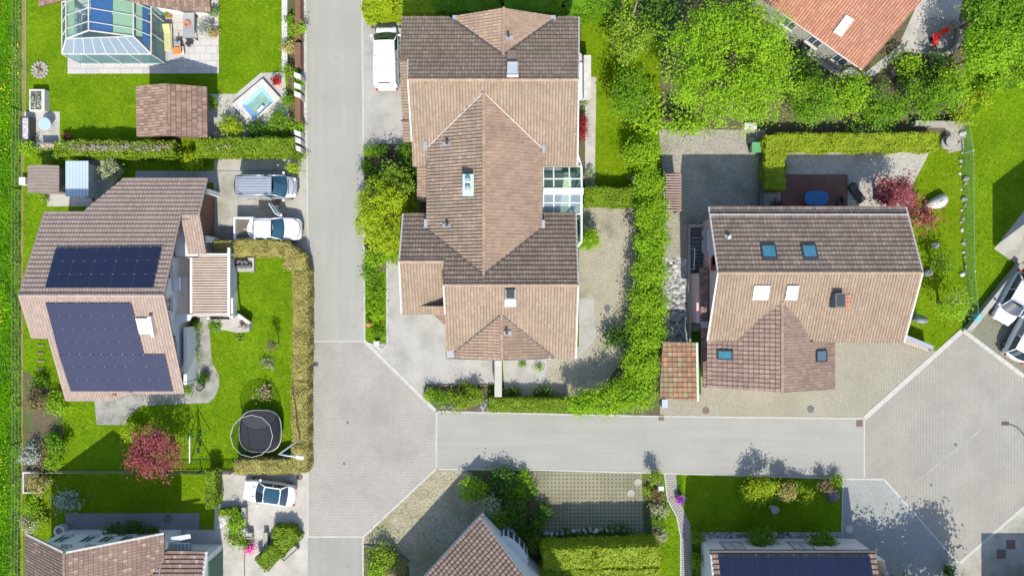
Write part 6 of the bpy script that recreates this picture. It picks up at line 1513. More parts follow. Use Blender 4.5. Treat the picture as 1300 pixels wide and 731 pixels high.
for i in range(11):
    t_ = i / 11
    for zz in range(3): p = q[3].lerp(q[2], t_); m.tube([(p.x + .12, p.y + .42, .15 + zz * .28), (p.x + .05, p.y - .22, .15 + zz * .28)], .12, 7)
m.build('log_pile', 'wood_pale', o)
x, y = W(1209, 179, .7); o = thing('stone_fountain', 'round white stone fountain at the end of the long clipped hedge', 'fountain', (x, y, 0)); MB().lathe((x, y, 0), [(.55, 0), (.53, .2), (.4, .22), (.38, .18)], 20).build('base', 'stone', o); MB().lathe((x, y, .2), [(.3, 0), (.42, .35), (.42, .42), (.1, .46)], 20).build('bowl', 'stone', o)
x, y = W(1190, 257, .4); m = MB(); m.rock((x, y, .35), .85, .55, .5, .45, 3); tag(m.build('boulder', 'stone_pale', smooth=True), 'big pale boulder on the lawn right of the red maple', 'boulder')
for px, py, r, lab in ((1188, 311, .35, 'brown stone on the lawn above the thin dark sapling'), (1179, 346, .42, 'grey stone at the gable corner of the right house'), (1057, 629, .62, 'dark grey rock beside the reddish shrub on the shaded lawn'), (1136, 92, .3, 'pale rock left of the round stone planter'), (1158, 99, .34, 'pale rock right of the round stone planter'), (1152, 118, .3, 'grey rock below the round stone planter')):
    x, y = W(px, py, .2); m = MB(); m.rock((x, y, r * .3), r, r * .75, r * .6, px, int(px)); tag(m.build('garden_rock', 'stone' if r < .6 else 'stone_dark', smooth=True), lab, 'rock')
# round seating area upper right
o = thing('garden_table', 'round red garden table on the circular grey seating area', 'table', (*W(1190, 46), 0)); x, y = W(1189.5, 46, .75); MB().lathe((x, y, .70), [(.32, 0), (.34, .03), (.32, .05)], 24).build('tabletop', 'red_paint', o); MB().lathe((x, y, 0), [(.22, 0), (.2, .03), (.04, .06), (.04, .7)], 12).build('pedestal', 'dark_metal', o)
x, y = W(1188, 46); tag(MB().lathe((x, y, -.02), [(1.5, 0), (1.5, .045)], 40).build('seating_circle', 'asphalt_dark', origin=(0, 0, 0)), kind='structure')
o = thing('curved_wall', 'curved dark wall bounding the circular seating area', 'wall', (x, y, 0)); m = MB()
ar = [math.radians(a) for a in np.linspace(-120, 45, 22)]
m.prism([(x + 1.55 * math.cos(a), y + 1.55 * math.sin(a)) for a in ar] + [(x + 1.8 * math.cos(a), y + 1.8 * math.sin(a)) for a in ar[::-1]], 0, .55); m.build('wall', 'stone', o)
for px, py, a, lab in ((1187, 55, 100, 'red garden chair below the round red table'), (1198, 40, 20, 'red garden chair right of the round red table')):
    x, y = W(px, py, .45); o = thing('garden_chair', lab, 'chair', (x, y, 0), None, math.radians(a)); MB().box(-.2, .2, -.2, .2, .42, .46).build('seat', 'red_paint', o); MB().box(.17, .21, -.2, .2, .46, .85).build('backrest', 'red_paint', o)
    for sx_ in (-.17, .17):
        for sy in (-.17, .17): MB().box(sx_ - .02, sx_ + .02, sy - .02, sy + .02, 0, .42).build('leg', 'dark_metal', o)
x, y = W(1023, 60, .8); o = thing('rain_barrel', 'round black rain barrel at the wall of the orange roofed house', 'barrel', (x, y, 0)); MB().lathe((x, y, 0), [(.34, 0), (.42, .3), (.42, .6), (.36, .85), (.30, .85), (.29, .7)], 20).build('barrel', 'rubber', o); MB().lathe((x + .05, y - .1, .72), [(.1, 0), (.1, .02)], 12).build('water', 'pane_white', o)
for px, py, a, lab in ((1012, 45, -35, 'pale bench left of the black rain barrel'), (1046, 61, -35, 'white crate right of the black rain barrel under the eave')):
    x, y = W(px, py, .4); o = thing('garden_bench' if 'bench' in lab else 'crate', lab, 'bench' if 'bench' in lab else 'crate', (x, y, 0), None, math.radians(a)); MB().box(-.55, .55, -.18, .18, .36, .42).build('seat' if 'bench' in lab else 'lid', 'wood_pale' if 'bench' in lab else 'stone_pale', o); MB().box(-.5, .5, -.15, .15, 0, .36).build('base', 'stone', o)
m = MB(); x, y = W(1238, 403, .3); m.bar((x - .22, y - .26, .38), (x + .2, y + .26, .38), .3, .75); tag(m.build('cable_box', 'cyan_paint', bevel=.02), 'turquoise box where lawn, parking and square meet', 'box')
# planters on the lower left drive
def planter(px, py, L, Wd, ang, h, label):
    x, y = W(px, py, h); o = thing('planter', label, 'planter', (x, y, 0), 'stone planters on the lower left drive', math.radians(ang)); t_ = .07; m = MB()
    for a in ((-L / 2, L / 2, -Wd / 2, -Wd / 2 + t_), (-L / 2, L / 2, Wd / 2 - t_, Wd / 2), (-L / 2, -L / 2 + t_, -Wd / 2 + t_, Wd / 2 - t_), (L / 2 - t_, L / 2, -Wd / 2 + t_, Wd / 2 - t_)): m.box(*a, 0, h)
    m.build('wall', 'concrete_grey', o); MB().box(-L / 2 + t_, L / 2 - t_, -Wd / 2 + t_, Wd / 2 - t_, .05, h - .08).build('soil', 'concrete_grey', o)
planter(309, 655, 1.3, .34, 90, .5, 'narrow grey planter standing upright beside the leafy shrub')
planter(336.5, 688, 1.5, .36, 90, .5, 'narrow grey planter left of the slanting clipped hedge')
planter(367, 703, 1.5, .42, 42, .5, 'tilted grey planter right of the slanting clipped hedge')
planter(308, 676, .7, .45, 30, .55, 'small pale planter among flowers near the pink blossoms'); planter(315, 680, .6, .45, 0, .5, 'small greenish planter next to the pink blossoms')
for px, py in ((285, 660), (280, 666)): x, y = W(px, py); m = MB(); m.rock((x, y, .02), .34, .26, .05, px); tag(m.build('stepping_stone', 'stone_pale', smooth=True), 'flat stepping stone beside the leafy shrub on the lower left drive', 'stepping stone', 'stepping stones on the lower left lawn')
rnd = random.Random(31)
o = thing('compost_frame', 'open white edged compost frame beside the meadow fence', 'compost frame', (*W(40, 612), 0)); x0, y1_ = W(28.5, 599, .5); x1, y0_ = W(63, 626, .5); m = MB()
m.box(x0, x0 + .1, y0_, y1_, 0, .5); m.box(x0 + .1, x1 - .9, y1_ - .1, y1_, 0, .5); m.box(x0 + .1, x1 - .7, y0_, y0_ + .1, 0, .5); m.build('frame', 'stone_pale', o); MB().box(x0 + .1, x1 - 1.0, y0_ + .1, y1_ - .1, .02, .15).build('compost', 'soil', o)
m = MB(); 
for i in range(4): x, y = W(52, 438 + i * 10); m.box(x - .25, x + .3, y - .04, y + .04, 0, .1)
tag(m.build('trellis', 'wood_grey'), 'four short dark rungs of a trellis lying on the grass left of the solar house', 'trellis')
# poles in the lawn
for a, b, lab in (((254, 511), (255, 548), 'thin dark washing line pole standing on the lawn near the grey path'),):
    p = V(*b); o = thing('garden_pole', lab, 'pole', (p.x, p.y, 0)); MB().tube([p, (p.x, p.y, 2.2)], .03, 6).build('pole', 'dark_metal', o); MB().tube([(p.x - .3, p.y, 2.18), (p.x + .3, p.y, 2.18)], .02, 6).build('crossbar', 'dark_metal', o)
# ================================================================== VEGETATION
HG = 'clipped hedges'
hedge([(68, 190), (110, 188), (160, 189), (219, 189)], 21, 1.5, 'hedge', 'loosely trimmed hedge with bare grey twigs on top, left half below the pavilion', HG, top=1)
hedge([(248, 187), (300, 186), (372, 186)], 23, 1.6, 'hedge', 'dense clipped hedge below the plunge pool ending at the road', HG)
for px, lab in ((110, 'bare grey twigs poking from the left hedge top, left clump'), (145, 'bare grey twigs poking from the left hedge top, middle clump'), (190, 'bare grey twigs poking from the left hedge top, right clump'), (280, 'small patch of bare twigs on the hedge below the plunge pool')):
    x, y = W(px, 187, 1.5); rg = np.random.default_rng(px); n = 260 if px < 200 else 90; pts = np.stack([rg.normal(x, .75 if px < 200 else .45, n), rg.normal(y, .16, n), rg.normal(1.55, .06, n)], 1)
    o = leaves('bare_twigs', pts, rg.normal(size=(n, 3)) + np.array([0, 0, .6]), .17, 'leaf_twig', None, px); tag(o, lab, 'dead twigs', 'bare twigs on the hedges')  # bare twig clumps without foliage, drawn with leaf flecks
hedge([(271, 315.5), (340, 314), (362, 317), (377, 330), (381, 350), (381, 430), (379.5, 500), (380, 570), (380, 600)], 21, 1.5, 'olive', 'long yellowish brown hedge curving round the solar house lawn along the road', HG, ls=.11, clump=.07)
hedge([(297, 593), (378, 592)], 19, 1.3, 'olive', 'short yellowish brown hedge between trampoline and white coupe', HG, ls=.11, clump=.07)
hedge([(621, 514), (722, 515)], 18, 1.2, 'hedge', 'flat clipped hedge along the road in front of the duplex', HG, ls=.11, clump=.06)
hedge([(742, 249), (808, 250)], 24, 1.4, 'hedge', 'short dark green hedge between duplex lawn and gravel court', HG, ls=.14)
hedge([(986, 180), (1060, 180), (1191, 179)], 23, 1.3, 'hedge_top', 'long bright clipped hedge behind the deck terrace', HG, ls=.12, clump=.07)
hedge([(984, 172), (984, 240)], 26, 1.4, 'hedge_top', 'short bright clipped hedge leg beside the grey gravel yard', HG, ls=.12, clump=.07)
hedge([(266.5, 598), (266, 645)], 13, 1.4, 'hedge', 'narrow upright hedge between shaded lawn and white coupe', HG, ls=.12)
hedge([(690, 711), (760, 708), (838, 706)], 27, 2.8, 'hedge_top', 'broad yellow green hedge at the bottom below the grid paving', HG, ls=.13)
hedge([(686, 733), (838, 730)], 18, 2.2, 'hedge_top', 'second yellow green hedge row cut by the bottom edge', HG, ls=.13)
hedge([(330, 718), (352, 698), (374, 676)], 20, 1.1, 'hedge', 'slanting clipped hedge between planters on the lower left drive', HG, ls=.12)
hedge([(346, 676), (374, 678)], 16, 1.0, 'hedge', 'short hedge piece above the slanting hedge on the lower left drive', HG, ls=.12)
hedge([(276, 651), (300, 650)], 8, .7, 'hedge', 'low hedge strip under the white coupe drive', HG, ls=.12)
hedge([(460, 7), (505, 6), (555, 5)], 24, 2.0, 'lime', 'lime green hedge above the parked panel van', HG, ls=.15, jit=.15, clump=.15)
hedge([(552, 3), (640, 2), (720, 4), (800, 6)], 26, 2.2, 'mid', 'dark green hedge above the duplex roof', HG, ls=.15, jit=.15, clump=.15)
# tall loose hedge between duplex and right house, as individual hornbeams
hb = [(815, 195, 22, 24), (824, 232, 18, 22), (826, 270, 24, 26), (826, 308, 23, 26), (824, 345, 25, 26), (822, 385, 26, 26), (820, 425, 26, 26), (816, 462, 28, 26), (806, 497, 32, 26), (768, 508, 32, 20), (738, 513, 20, 14)]
nm = ['topmost, touching the big tree', 'second from the top beside the duplex lawn', 'at the level of the short dark hedge', 'beside the round maple and gravel court', 'at the start of the white pebble bed', 'halfway down beside the pebble bed', 'above the weathered carport', 'beside the weathered carport roof', 'widest, at the bend of the row by the road', 'at the road below the gravel court', 'last and smallest at the end of the clipped hedge']
for (px, py, rx, ry), t in zip(hb, nm):
    shrub(px, py, rx, 3.2, 'bright', 'bright green tall hedge shrub, ' + t, 'tall hedge shrubs between the two houses', ry=ry, name='hedge_shrub', ls=.14, k=8, dens=1.2, clump=.22, shell=.6)
# big trees, top right
tree(926, 78, 90, 7.5, 'bright', 'largest tree, broad bright green crown above the gravel yard', ry=92, ls=.155, dens=1.15, k=14, trunk=.28, shell=.5, clump=.33, zc=.6, per=55)
TG = 'trees around the orange roofed house'
tree(800, 40, 34, 5.0, 'moss', 'mossy old tree with pale bare limbs beside the duplex lawn', TG, ry=48, ls=.155, dens=.62, bark='pale_bark', trunk=.22, branches=16)
tree(800, 120, 30, 4.0, 'mid', 'ragged darker tree below the mossy one at the lawn edge', TG, ry=40, ls=.15, dens=.9)
tree(835, 20, 24, 5.0, 'dark', 'dark tree squeezed between mossy tree and largest crown', TG, ry=36, ls=.26)
tree(825, 140, 18, 3.0, 'bright', 'small bright tree at the upper end of the tall hedge row', TG, ry=28, ls=.26)
tree(866, 158, 34, 2.6, 'bright', 'low spreading tree at the foot of the largest crown', TG, ry=14, ls=.26)
tree(1030, 128, 38, 4.5, 'mid', 'mid green tree directly right of the largest crown', TG, ry=32, ls=.155, dens=1.1)
tree(1075, 122, 34, 4.0, 'bright', 'bright tree below the eave corner of the orange roof', TG, ry=30, ls=.155)
tree(1018, 86, 18, 3.5, 'dark', 'dark small tree near the black rain barrel', TG, ry=20, ls=.24)
tree(1120, 138, 32, 4.0, 'mid', 'mid green tree above the middle of the long clipped hedge', TG, ry=26, ls=.155)
tree(1152, 84, 20, 1.8, 'bright', 'light green bush tree above the round stone planter', TG, ry=18, ls=.24)
tree(1172, 130, 32, 3.8, 'mid', 'loose tree above the end of the long clipped hedge', TG, ry=32, ls=.155, dens=.85)
tree(1205, 116, 26, 3.0, 'bright', 'slender light tree beside the upper right lawn', TG, ry=30, ls=.155, dens=.85)
tree(1188, 92, 20, 1.8, 'dark', 'dark tree below the circular seating area', TG, ry=24, ls=.25)
tree(1256, 14, 34, 6.0, 'mid', 'mid green tree right of the circular seating area', TG, ry=36, ls=.155, dens=1.1)
tree(1250, 66, 36, 6.0, 'bright', 'tall bright tree at the upper right lawn corner', TG, ry=34, ls=.155, dens=1.1)
tree(1288, 28, 34, 6.0, 'mid', 'large tree in the top right corner', TG, ry=40, ls=.24)
tree(1300, 85, 24, 4.5, 'bright', 'tree at the right edge above the lawn', TG, ry=26, ls=.155)
tree(1222, 146, 16, 2.2, 'lime', 'yellowish low tree where lawn and netting fence meet', TG, ry=14, ls=.15, dens=.8)
tree(1100, 165, 0.1 + 30, 1.5, 'dark', 'low dark shrub row in the shade above the long clipped hedge', TG, ry=7, ls=.22)
shrub(1262, 108, 16, 1.2, 'bright', 'low bright shrub at the edge of the right lawn below the tall tree', ry=9)
shrub(1240, 126, 16, 1.2, 'lime', 'yellow green shrub at the lawn edge near the netting fence', ry=9)
# duplex garden
tree(490, 276, 38, 4.6, 'lime', 'yellow green cypress leaning over the road kerb', None, ry=46, cat='conifer', name='cypress_tree', ls=.13, dens=2.4, shell=.3, k=16, clump=.15)
tree(504, 236, 22, 3.6, 'moss', 'olive green conifer above the yellow green cypress', None, ry=26, cat='conifer', name='conifer_tree', ls=.17, dens=1.8)
tree(520, 255, 13, 2.6, 'lime', 'small round conifer squeezed beside the dark roof', None, ry=11, cat='conifer', name='conifer_tree', ls=.17)
SB = 'shrubs in the duplex front bed'
shrub(467, 193, 6, .9, 'bright', 'small bright plant at the bed corner beside the road', SB); shrub(482, 191, 9, 1.0, 'mid', 'mid green shrub in the upper duplex bed', SB); shrub(515, 193, 10, 1.2, 'mid', 'dark rounded shrub beside the low roof edge', SB)
shrub(496, 195, 9, .6, 'plum', 'purplish ground plant in the middle of the duplex bed', SB); shrub(468, 213, 9, .9, 'mid', 'mid green shrub at the kerb above the cypress', SB); shrub(474, 224, 9, 1.0, 'dark', 'dark shrub against the olive conifer', SB); shrub(506, 186, 5, .6, 'silver', 'whitish flowering plant at the bed top', SB)
shrub(520, 215, 16, 1.4, 'dark', 'dark green shaded shrub between conifer and lean-to roof', SB, ry=20)
SS = 'shrubs in the narrow planted strip'
shrub(478, 326, 16, 1.5, 'bright', 'bright leafy shrub just below the cypress', SS, ry=14); shrub(470, 345, 11, 1.0, 'mid', 'mid green shrub below the leafy ones in the strip', SS); shrub(500, 322, 12, 1.5, 'bright', 'bright shrub touching the dark roof corner', SS, ry=13)
shrub(478, 365, 12, .5, 'mid', 'low ground plants in the middle of the planted strip', SS, ry=16); shrub(477, 395, 11, .45, 'bright', 'low bright ground plants above the orange hydrant', SS, ry=14); shrub(480, 424, 8, .7, 'mid', 'round small shrub above the grey utility box', SS)
SP = 'shrubs in the corner planter by the road'
shrub(545, 500, 8, .9, 'bright', 'bright shrub at the left end of the corner planter', SP); shrub(557, 505, 9, 1.0, 'mid', 'rounded shrub second from left in the corner planter', SP, k=3, shell=.15); shrub(569, 503, 7, .8, 'bright', 'loose bright shrub in the middle of the corner planter', SP)
shrub(586, 508, 11, 1.3, 'hedge', 'large clipped ball shrub in the corner planter', SP, k=2, shell=.12, dens=1.5); shrub(603, 501, 11, 1.3, 'hedge', 'clipped ball shrub right of the larger ball', SP, k=2, shell=.12, dens=1.5); shrub(614, 514, 7, .5, 'silver', 'silvery ground plant at the hedge end', SP); shrub(588, 491, 9, .5, 'moss', 'low mossy plant at the back of the corner planter', SP, ry=5); shrub(572, 517, 12, .4, 'pale', 'pale ground cover along the road edge of the planter', SP, ry=5)
shrub(747, 304, 13, 2.2, 'bright', 'round bright maple standing in the gravel court', None, name='ball_maple', cat='tree', k=4, shell=.2, dens=1.5)
shrub(739.5, 163, 5, 1.2, 'crimson', 'narrow crimson shrub at the east wall of the duplex', None, ry=18); shrub(740, 125, 5, .6, 'pale', 'pale dry plants along the east wall of the duplex', None, ry=14); shrub(748, 243 - 20, 6, .6, 'pale', 'pale plants at the end of the duplex side path', None, ry=10)
shrub(812, 228, 10, 1.2, 'silver', 'whitish flowering shrub in front of the tall hedge', None)
shrub(786, 428, 22, 1.6, 'dark', 'dark shaded shrub at the inner side of the tall hedge', None, ry=12)
for px, py, r, lab in ((650, 498, 12, 'dark ivy clump behind the clipped hedge, left'), (690, 499, 14, 'dark ivy clump behind the clipped hedge, right'), (664, 463, 5, 'small weed tuft on the shaded slabs, left'), (684, 466, 5, 'small weed tuft on the shaded slabs, right')):
    shrub(px, py, r, .4 if r < 8 else .7, 'moss' if r < 8 else 'dark', lab, None, ry=r * .5)
# solar house garden
tree(199, 571, 32, 4.0, 'red', 'red leaved maple on the solar house lawn', 'red maples', ry=34, ls=.155, dens=1.15, k=12)
tree(1133, 246, 30, 4.0, 'red', 'red maple behind the right house roof, larger crown', 'red maples', ry=25, ls=.155, dens=1.1)
tree(1163, 272, 15, 2.8, 'red', 'smaller red maple beside the roof corner of the right house', 'red maples', ry=22, ls=.22)
shrub(170, 547, 13, 1.6, 'lime', 'yellow green shrub beside the red maple', None, ry=13)
SG = 'shrubs on the left edge of the solar house garden'
shrub(46, 510, 15, 1.6, 'brownish', 'brownish bare shrub below the trellis rungs', SG, ry=17, dens=.8); shrub(50, 486, 9, .9, 'mid', 'small green shrub above the brownish shrub', SG); shrub(72, 512, 15, 1.0, 'bright', 'bright leafy shrub at the roof corner of the solar house', SG, ry=17)
shrub(66, 555, 8, .8, 'mid', 'round green shrub in the left bed', SG); shrub(72, 566, 12, 1.5, 'mid', 'green shrub with dark shade at the left lawn edge', SG, ry=12); shrub(40, 578, 14, 1.3, 'silver', 'silvery grey shrub near the compost frame', SG, ry=13, dens=.7); shrub(50, 589, 9, .8, 'brownish', 'rusty brown shrub beside the silvery one', SG); shrub(68, 585, 9, 1.3, 'bright', 'bright shrub above the shaded garden corner', SG, ry=10); shrub(58, 575, 6, 1.0, 'brownish', 'brown twiggy shrub between green ones', SG, ry=16)
shrub(50, 612, 16, 1.4, 'olive', 'olive bush growing out of the compost frame', SG, ry=13); shrub(38, 640, 12, .9, 'bright', 'bright low shrub under the compost frame', SG, ry=13); shrub(36, 664, 10, .7, 'pale', 'pale grassy clump left of the stone basin', SG, ry=14); shrub(50, 655, 12, .7, 'moss', 'mossy clump beside the shaded lawn', SG, ry=14)
shrub(85, 635, 18, 1.4, 'silver', 'loose shrub with white blossoms on the shaded lawn', None, ry=13, dens=.55, ls=.16)
shrub(337, 497, 9, .7, 'dry', 'dry grass clump above the trampoline', None, name='grass_clump', cat='grass clump', ls=.2); shrub(366, 336, 6, .7, 'dry', 'dry plant ring on the lawn in the hedge corner', None, cat='plant'); shrub(340, 461, 8, .35, 'pale', 'low pale plant at the foot of the bare sapling', None, ry=5); shrub(305, 430, 5, .4, 'moss', 'small tuft on the lawn below the plinth', None)
tree(345, 437, 5, 2.6, 'brownish', 'thin bare sapling on the solar house lawn', None, ry=9, name='sapling', ls=.1, dens=.35, trunk=.035, branches=14)
shrub(247, 440, 4, .6, 'moss', 'narrow flower border along the balcony wall', None, ry=30, name='flower_border', cat='flower border'); shrub(236, 494, 8, .7, 'mid', 'green plant at the balcony corner of the solar house', None, ry=6); shrub(258, 482, 7, .9, 'dark', 'dark spiky plant on the bend of the grey path', None)
shrub(143, 215, 13, 1.4, 'pale', 'pale rounded shrub right of the blue corrugated shelter', None, dens=1.4, k=3); shrub(244, 204, 13, 1.5, 'lime', 'yellow green round shrub behind the solar house roof', None); shrub(226, 199, 10, .9, 'mid', 'green plants between the two upper hedges', None, ry=5); shrub(373, 214, 7, 1.3, 'lime', 'bright yellow green plant beside the silver van bonnet', None, ry=7)
shrub(36, 188, 11, 1.2, 'bright', 'bright shrub below the dark trough', None, ry=10); shrub(60, 196, 12, .8, 'moss', 'mossy plants at the left hedge end', None, ry=6); shrub(56, 252, 4, .5, 'moss', 'small clump at the corner of the boarded shed', None)
SR = 'shrubs along the roadside fence'
for px, py, r, h, lf, lab in ((370, 25, 6, 1.0, 'mid', 'small shrub at the top of the roadside fence'), (377, 40, 10, 1.4, 'bright', 'bright shrub climbing over the roadside fence'), (367, 60, 10, 1.3, 'olive', 'olive shrub between white wall and fence'), (367, 92, 8, 1.2, 'moss', 'mossy shrub above the pool terrace corner'), (380, 110, 7, 1.0, 'bright', 'bright shrub over the white wall blocks'), (366, 128, 8, 1.1, 'mid', 'round shrub right of the plunge pool'), (355, 155, 13, 1.5, 'mid', 'large green shrub at the lower corner of the pool terrace'), (377, 162, 9, 1.1, 'bright', 'bright shrub above the lowest wall blocks'), (381, 196, 7, .9, 'moss', 'mossy shrub at the driveway end of the roadside fence'),
                              (294, 162, 16, 1.5, 'lime', 'yellow green shrub between pavilion and plunge pool'), (325, 166, 14, 1.0, 'dark', 'dark low shrub below the plunge pool'), (343, 166, 9, .9, 'mid', 'small green shrub left of the large corner shrub'), (271, 132, 7, 1.3, 'mid', 'leafy plant at the right side of the pavilion')):
    shrub(px, py, r, h, lf, lab, SR)
# lower left
shrub(299, 662, 12, 1.2, 'bright', 'bright leafy shrub left of the upright planter', None, ry=14); shrub(298, 684, 12, .8, 'moss', 'grassy shrub in the flower island on the lower left drive', None, ry=11); shrub(310, 688, 9, .6, 'mid', 'green plants beside the pink blossoms', None)
shrub(318, 694, 6, .5, 'pink', 'bright pink blossoms in the flower island', None, ry=8, name='flower_patch', cat='flowers')
shrub(148, 676, 16, 1.6, 'dark', 'dark climbing shrub at the white gable wall, left part', 'dark shrubs at the gable wall', ry=9); shrub(170, 670, 14, 1.7, 'dark', 'dark climbing shrub at the white gable wall, middle part', 'dark shrubs at the gable wall', ry=10); shrub(190, 675, 14, 1.2, 'dark', 'dark low shrub at the white gable wall, right part', 'dark shrubs at the gable wall', ry=6)
# garden of the bay window house
GG = 'shrubs in front of the bay window house'
for px, py, r, h, lf, lab in ((602, 620, 18, 1.3, 'bright', 'bright green shrub at the gravel edge under the road'), (638, 614, 24, 1.1, 'dark', 'dark green shrub beside the trapezoid house shadow'), (622, 640, 15, 1.5, 'pale', 'greyish twiggy shrub between green ones'), (632, 658, 16, 1.4, 'mid', 'mid green shrub at the roof tip'), (662, 624, 19, 1.0, 'mid', 'mid green shrub left of the grid paving'), (666, 607, 10, .8, 'bright', 'small bright shrub at the road corner of the grid paving'), (655, 648, 18, 1.6, 'dark', 'dark shrub above the bay window'), (672, 640, 9, .9, 'plum', 'reddish brown low plant beside the grid paving'), (668, 674, 16, 1.0, 'dark', 'dark rockery plants right of the bay window'), (688, 650, 14, .9, 'dark', 'dark plants spilling over the left side of the grid paving'), (684, 664, 9, .7, 'mid', 'low plant at the lower left corner of the grid paving'), (676, 690, 12, .8, 'moss', 'mossy plants next to the yellow green hedge'),
                          (486, 706, 19, 1.3, 'moss', 'shrub patch in the bed beside the lower road'), (478, 722, 14, 1.0, 'bright', 'bright shrub in the lower road bed cut by the bottom edge'), (505, 720, 10, .9, 'olive', 'olive shrub at the dark edging of the lower road bed'),
                          (728, 680, 30, .5, 'dark', 'dark ground plants along the lower shaded edge of the grid paving'), (780, 676, 30, .5, 'dark', 'dark ground plants at the right lower edge of the grid paving')):
    shrub(px, py, r, h, lf, lab, GG, ry=(r if r < 25 else 7))
PG = 'shrubs along the light garden path'
for px, py, r, h, lf, lab in ((832, 606, 9, 1.6, 'moss', 'twiggy shrub at the road end of the garden path'), (834, 630, 8, .9, 'brownish', 'brownish shrub below the white mailbox'), (836, 646, 11, 1.0, 'pale', 'pale loose shrub where the path bends'), (836, 662, 8, .9, 'mid', 'green shrub under the pale one at the bend'), (840, 680, 8, .7, 'pale', 'pale dry plant at the bottom of the path border'), (826, 625, 6, .6, 'lime', 'yellow green strip plant right of the grid paving'),
                          (886, 680, 8, .9, 'mid', 'plant with white flowers at the corner of the white solar house'), (884, 712, 9, 1.0, 'moss', 'shrub along the white side wall of the solar house')):
    shrub(px, py, r, h, lf, lab, PG)
LG = 'shrubs on the shaded lawn of the white solar house'
shrub(967, 618, 17, 2.7, 'lime', 'lime green shrub with three lobes, upper lobe', LG, ry=12); shrub(949, 625, 9, 1.8, 'lime', 'small lime green shrub left of the lobed one', LG); shrub(964, 633, 12, 1.7, 'lime', 'lime green shrub in front of the lobed one', LG, ry=7)
shrub(997, 623, 11, 2.1, 'olive', 'dense olive round shrub on the shaded lawn', LG, k=2, shell=.15, dens=1.4); shrub(1021, 628, 10, 1.7, 'lime', 'bright yellow green ball shrub on the shaded lawn', LG, k=3); shrub(1013, 617, 6, 1.3, 'mid', 'dark small shrub behind the yellow green ball', LG); shrub(1048, 617, 9, 1.5, 'brownish', 'reddish brown shrub near the grey rock', LG); shrub(1062, 610, 8, .9, 'mid', 'green shrub at the corner of lawn and pale drive', LG)
shrub(967, 683, 20, 2.0, 'mid', 'rounded green shrub at the white wall, left of two', 'shrubs at the white solar house wall', ry=12, dens=1.2); shrub(1046, 688, 20, 2.0, 'mid', 'rounded green shrub at the white wall, right of two', 'shrubs at the white solar house wall', ry=11, dens=1.2)
# right garden
tree(1214, 385, 24, 3.6, 'bright', 'sparse apple tree at the tip of the lawn beside the parking', None, ry=26, ls=.15, dens=.42, bark='pale_bark', branches=16, trunk=.11)
tree(1196, 332, 17, 2.6, 'mid', 'thin dark sapling on the right lawn', None, ry=19, ls=.16, dens=.4, trunk=.06, branches=12, name='sapling')
shrub(1206, 725, 10, 1.2, 'dark', 'dark small shrub where the three drives meet at the bottom', None, ry=9)
shrub(1157, 396, 6, .9, 'dark', 'dark plant at the gable wall above the dish', None, ry=7); shrub(995, 212, 5, .7, 'moss', 'mossy plant at the inner end of the hedge leg', None); shrub(985, 262, 10, .5, 'plum', 'dark stones and plants left of the deck', None, ry=8)
# trees beyond the bottom edge whose shadows fall on the pale drive
for bx, by, r, h, lab in ((1098, 742, 24, 5.0, 'conifer standing beyond the bottom edge, left of the shadow casting row'), (1140, 762, 22, 6.4, 'conifer standing beyond the bottom edge in the middle of the row'), (1186, 764, 30, 8.2, 'tallest conifer beyond the bottom edge, shading the square')):
    tree(0, 0, r, h, 'dark', lab, 'trees beyond the bottom edge', world=W(bx, by), ls=.3, zc=.55, dens=3.2, name='conifer_tree', cat='conifer')

# grass blades standing on the lawns and the meadow, dandelions in drifts
def inside(P, poly):
    r = np.zeros(len(P), bool); n = len(poly); x, y = P[:, 0], P[:, 1]
    for i in range(n):
        (x0, y0), (x1, y1_) = poly[i], poly[(i + 1) % n]
        if y0 == y1_: continue
        c_ = ((y0 > y) != (y1_ > y)) & (x < (x1 - x0) * (y - y0) / (y1_ - y0) + x0); r ^= c_
    return r
rg = np.random.default_rng(77); N = 420000
P = np.stack([rg.uniform(-42, 42, N), rg.uniform(-24, 24, N)], 1); top = np.full(N, -1)
for i, (lv, nm_, poly) in sorted(enumerate(SHEETS), key=lambda q: q[1][0]): top[inside(P, poly)] = i
lab = np.array([q[1] for q in SHEETS] + ['none'])[top]
den = .55 + .45 * np.sin(P[:, 0] * .9 + 1.7 * np.sin(P[:, 1] * .6)) * np.cos(P[:, 1] * 1.1 + np.sin(P[:, 0] * .7))
def grass(name, key, size, mat, keep, hz, seed, lab_=lab):
    k = (lab_ == key) & (rg.random(N) < keep * (.35 + .65 * den)); q = P[k]; n = len(q)
    pts = np.column_stack([q, rg.uniform(.015, hz, n)]); nr = rg.normal(size=(n, 3)) * .75 + np.array([0, 0, .75])
    tt = np.clip(.5 + .3 * np.sin(q[:, 0] * 1.3 + 2 * np.sin(q[:, 1] * .8)) + rg.normal(size=n) * .22, 0, 1)
    tag(leaves(name, pts, nr, size, mat, None, seed, tt, aspect=.35), kind='stuff')
MT['leaf_grass'] = leaf_mat('leaf_grass', (.072, .150, .003), (.180, .255, .010), .15)
MT['leaf_meadow'] = leaf_mat('leaf_meadow', (.050, .165, .002), (.135, .285, .008), .25)
grass('lawn_grass', 'lawn', .11, 'leaf_grass', .75, .05, 5)
N2_ = 26000; P2 = np.stack([rg.uniform(-42, -39.0, N2_), rg.uniform(-24, 24, N2_)], 1); P_old, N_old, den_old = P, N, den
P, N = P2, N2_; den = .5 + .5 * np.sin(P[:, 1] * 1.3 + P[:, 0]) * np.cos(P[:, 0] * 2.1 + .5 * P[:, 1])
grass('meadow_grass', 'm', .20, 'leaf_meadow', .9, .14, 6, np.full(N, 'm'))
fl = []
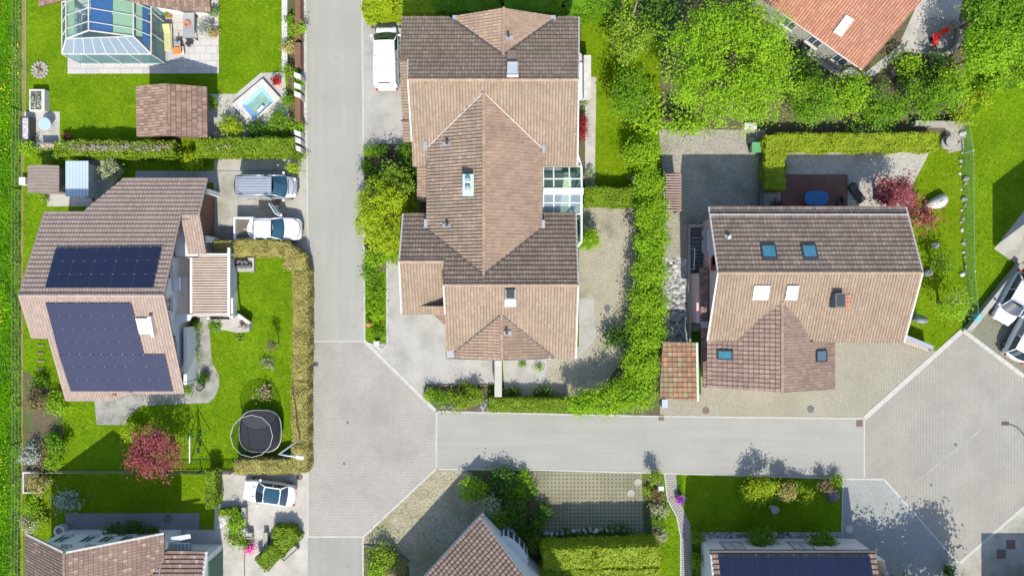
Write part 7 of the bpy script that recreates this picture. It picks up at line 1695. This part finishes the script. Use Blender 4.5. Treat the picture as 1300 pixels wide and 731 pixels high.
for i in range(26):
    cx0, cy0 = rg.uniform(-42, -39.1), rg.uniform(-24, 23); n = int(rg.integers(8, 42)); fl.append(np.column_stack([rg.normal(cx0, .5, n), rg.normal(cy0, 1.1, n)]))
fl = np.concatenate(fl); fl = fl[fl[:, 0] < -39.05]
MT['leaf_dandelion'] = leaf_mat('leaf_dandelion', (.42, .36, .006), (.62, .54, .02), .1)
tag(leaves('dandelion_flowers', np.column_stack([fl, np.full(len(fl), .17)]), np.tile(np.array([0, 0, 1.]), (len(fl), 1)) + rg.normal(size=(len(fl), 3)) * .2, .085, 'leaf_dandelion', None, 8, aspect=1.), kind='stuff')

# ================================================================== LIGHT AND CAMERA
w = bpy.data.worlds.new('World'); SC.world = w; w.use_nodes = True; nt = w.node_tree; bg = nt.nodes['Background']
sky = nt.nodes.new('ShaderNodeTexSky'); sky.sky_type = 'NISHITA'; sky.sun_disc = False
sky.sun_elevation = math.radians(SUN_EL); sky.sun_rotation = math.radians(180 - SUN_AZ); sky.air_density = 1.0; sky.dust_density = 1.0
nt.links.new(sky.outputs[0], bg.inputs[0]); bg.inputs[1].default_value = .15
L = bpy.data.lights.new('Sun', 'SUN'); L.energy = 3.7; L.angle = math.radians(.5); L.color = (1., .935, .83)
so = bpy.data.objects.new('Sun', L); COL.objects.link(so)
sd = Vector((math.sin(math.radians(SUN_AZ)) * math.cos(math.radians(SUN_EL)), -math.cos(math.radians(SUN_AZ)) * math.cos(math.radians(SUN_EL)), math.sin(math.radians(SUN_EL))))
so.rotation_euler = (-sd).to_track_quat('-Z', 'Y').to_euler(); so.location = sd * 80
cd = bpy.data.cameras.new('Camera'); co = bpy.data.objects.new('Camera', cd); COL.objects.link(co)
co.location = (0, 0, CH); co.rotation_euler = (0, 0, 0); cd.sensor_width = 36.0; cd.lens = F / 1300 * 36; cd.clip_start = .5; cd.clip_end = 6000
SC.camera = co
SC.view_settings.view_transform = 'Standard'; SC.view_settings.look = 'None'; SC.view_settings.gamma = 1.0; SC.view_settings.use_curve_mapping = False
SC.view_settings.exposure = EXPO
SC.render.engine = 'CYCLES'
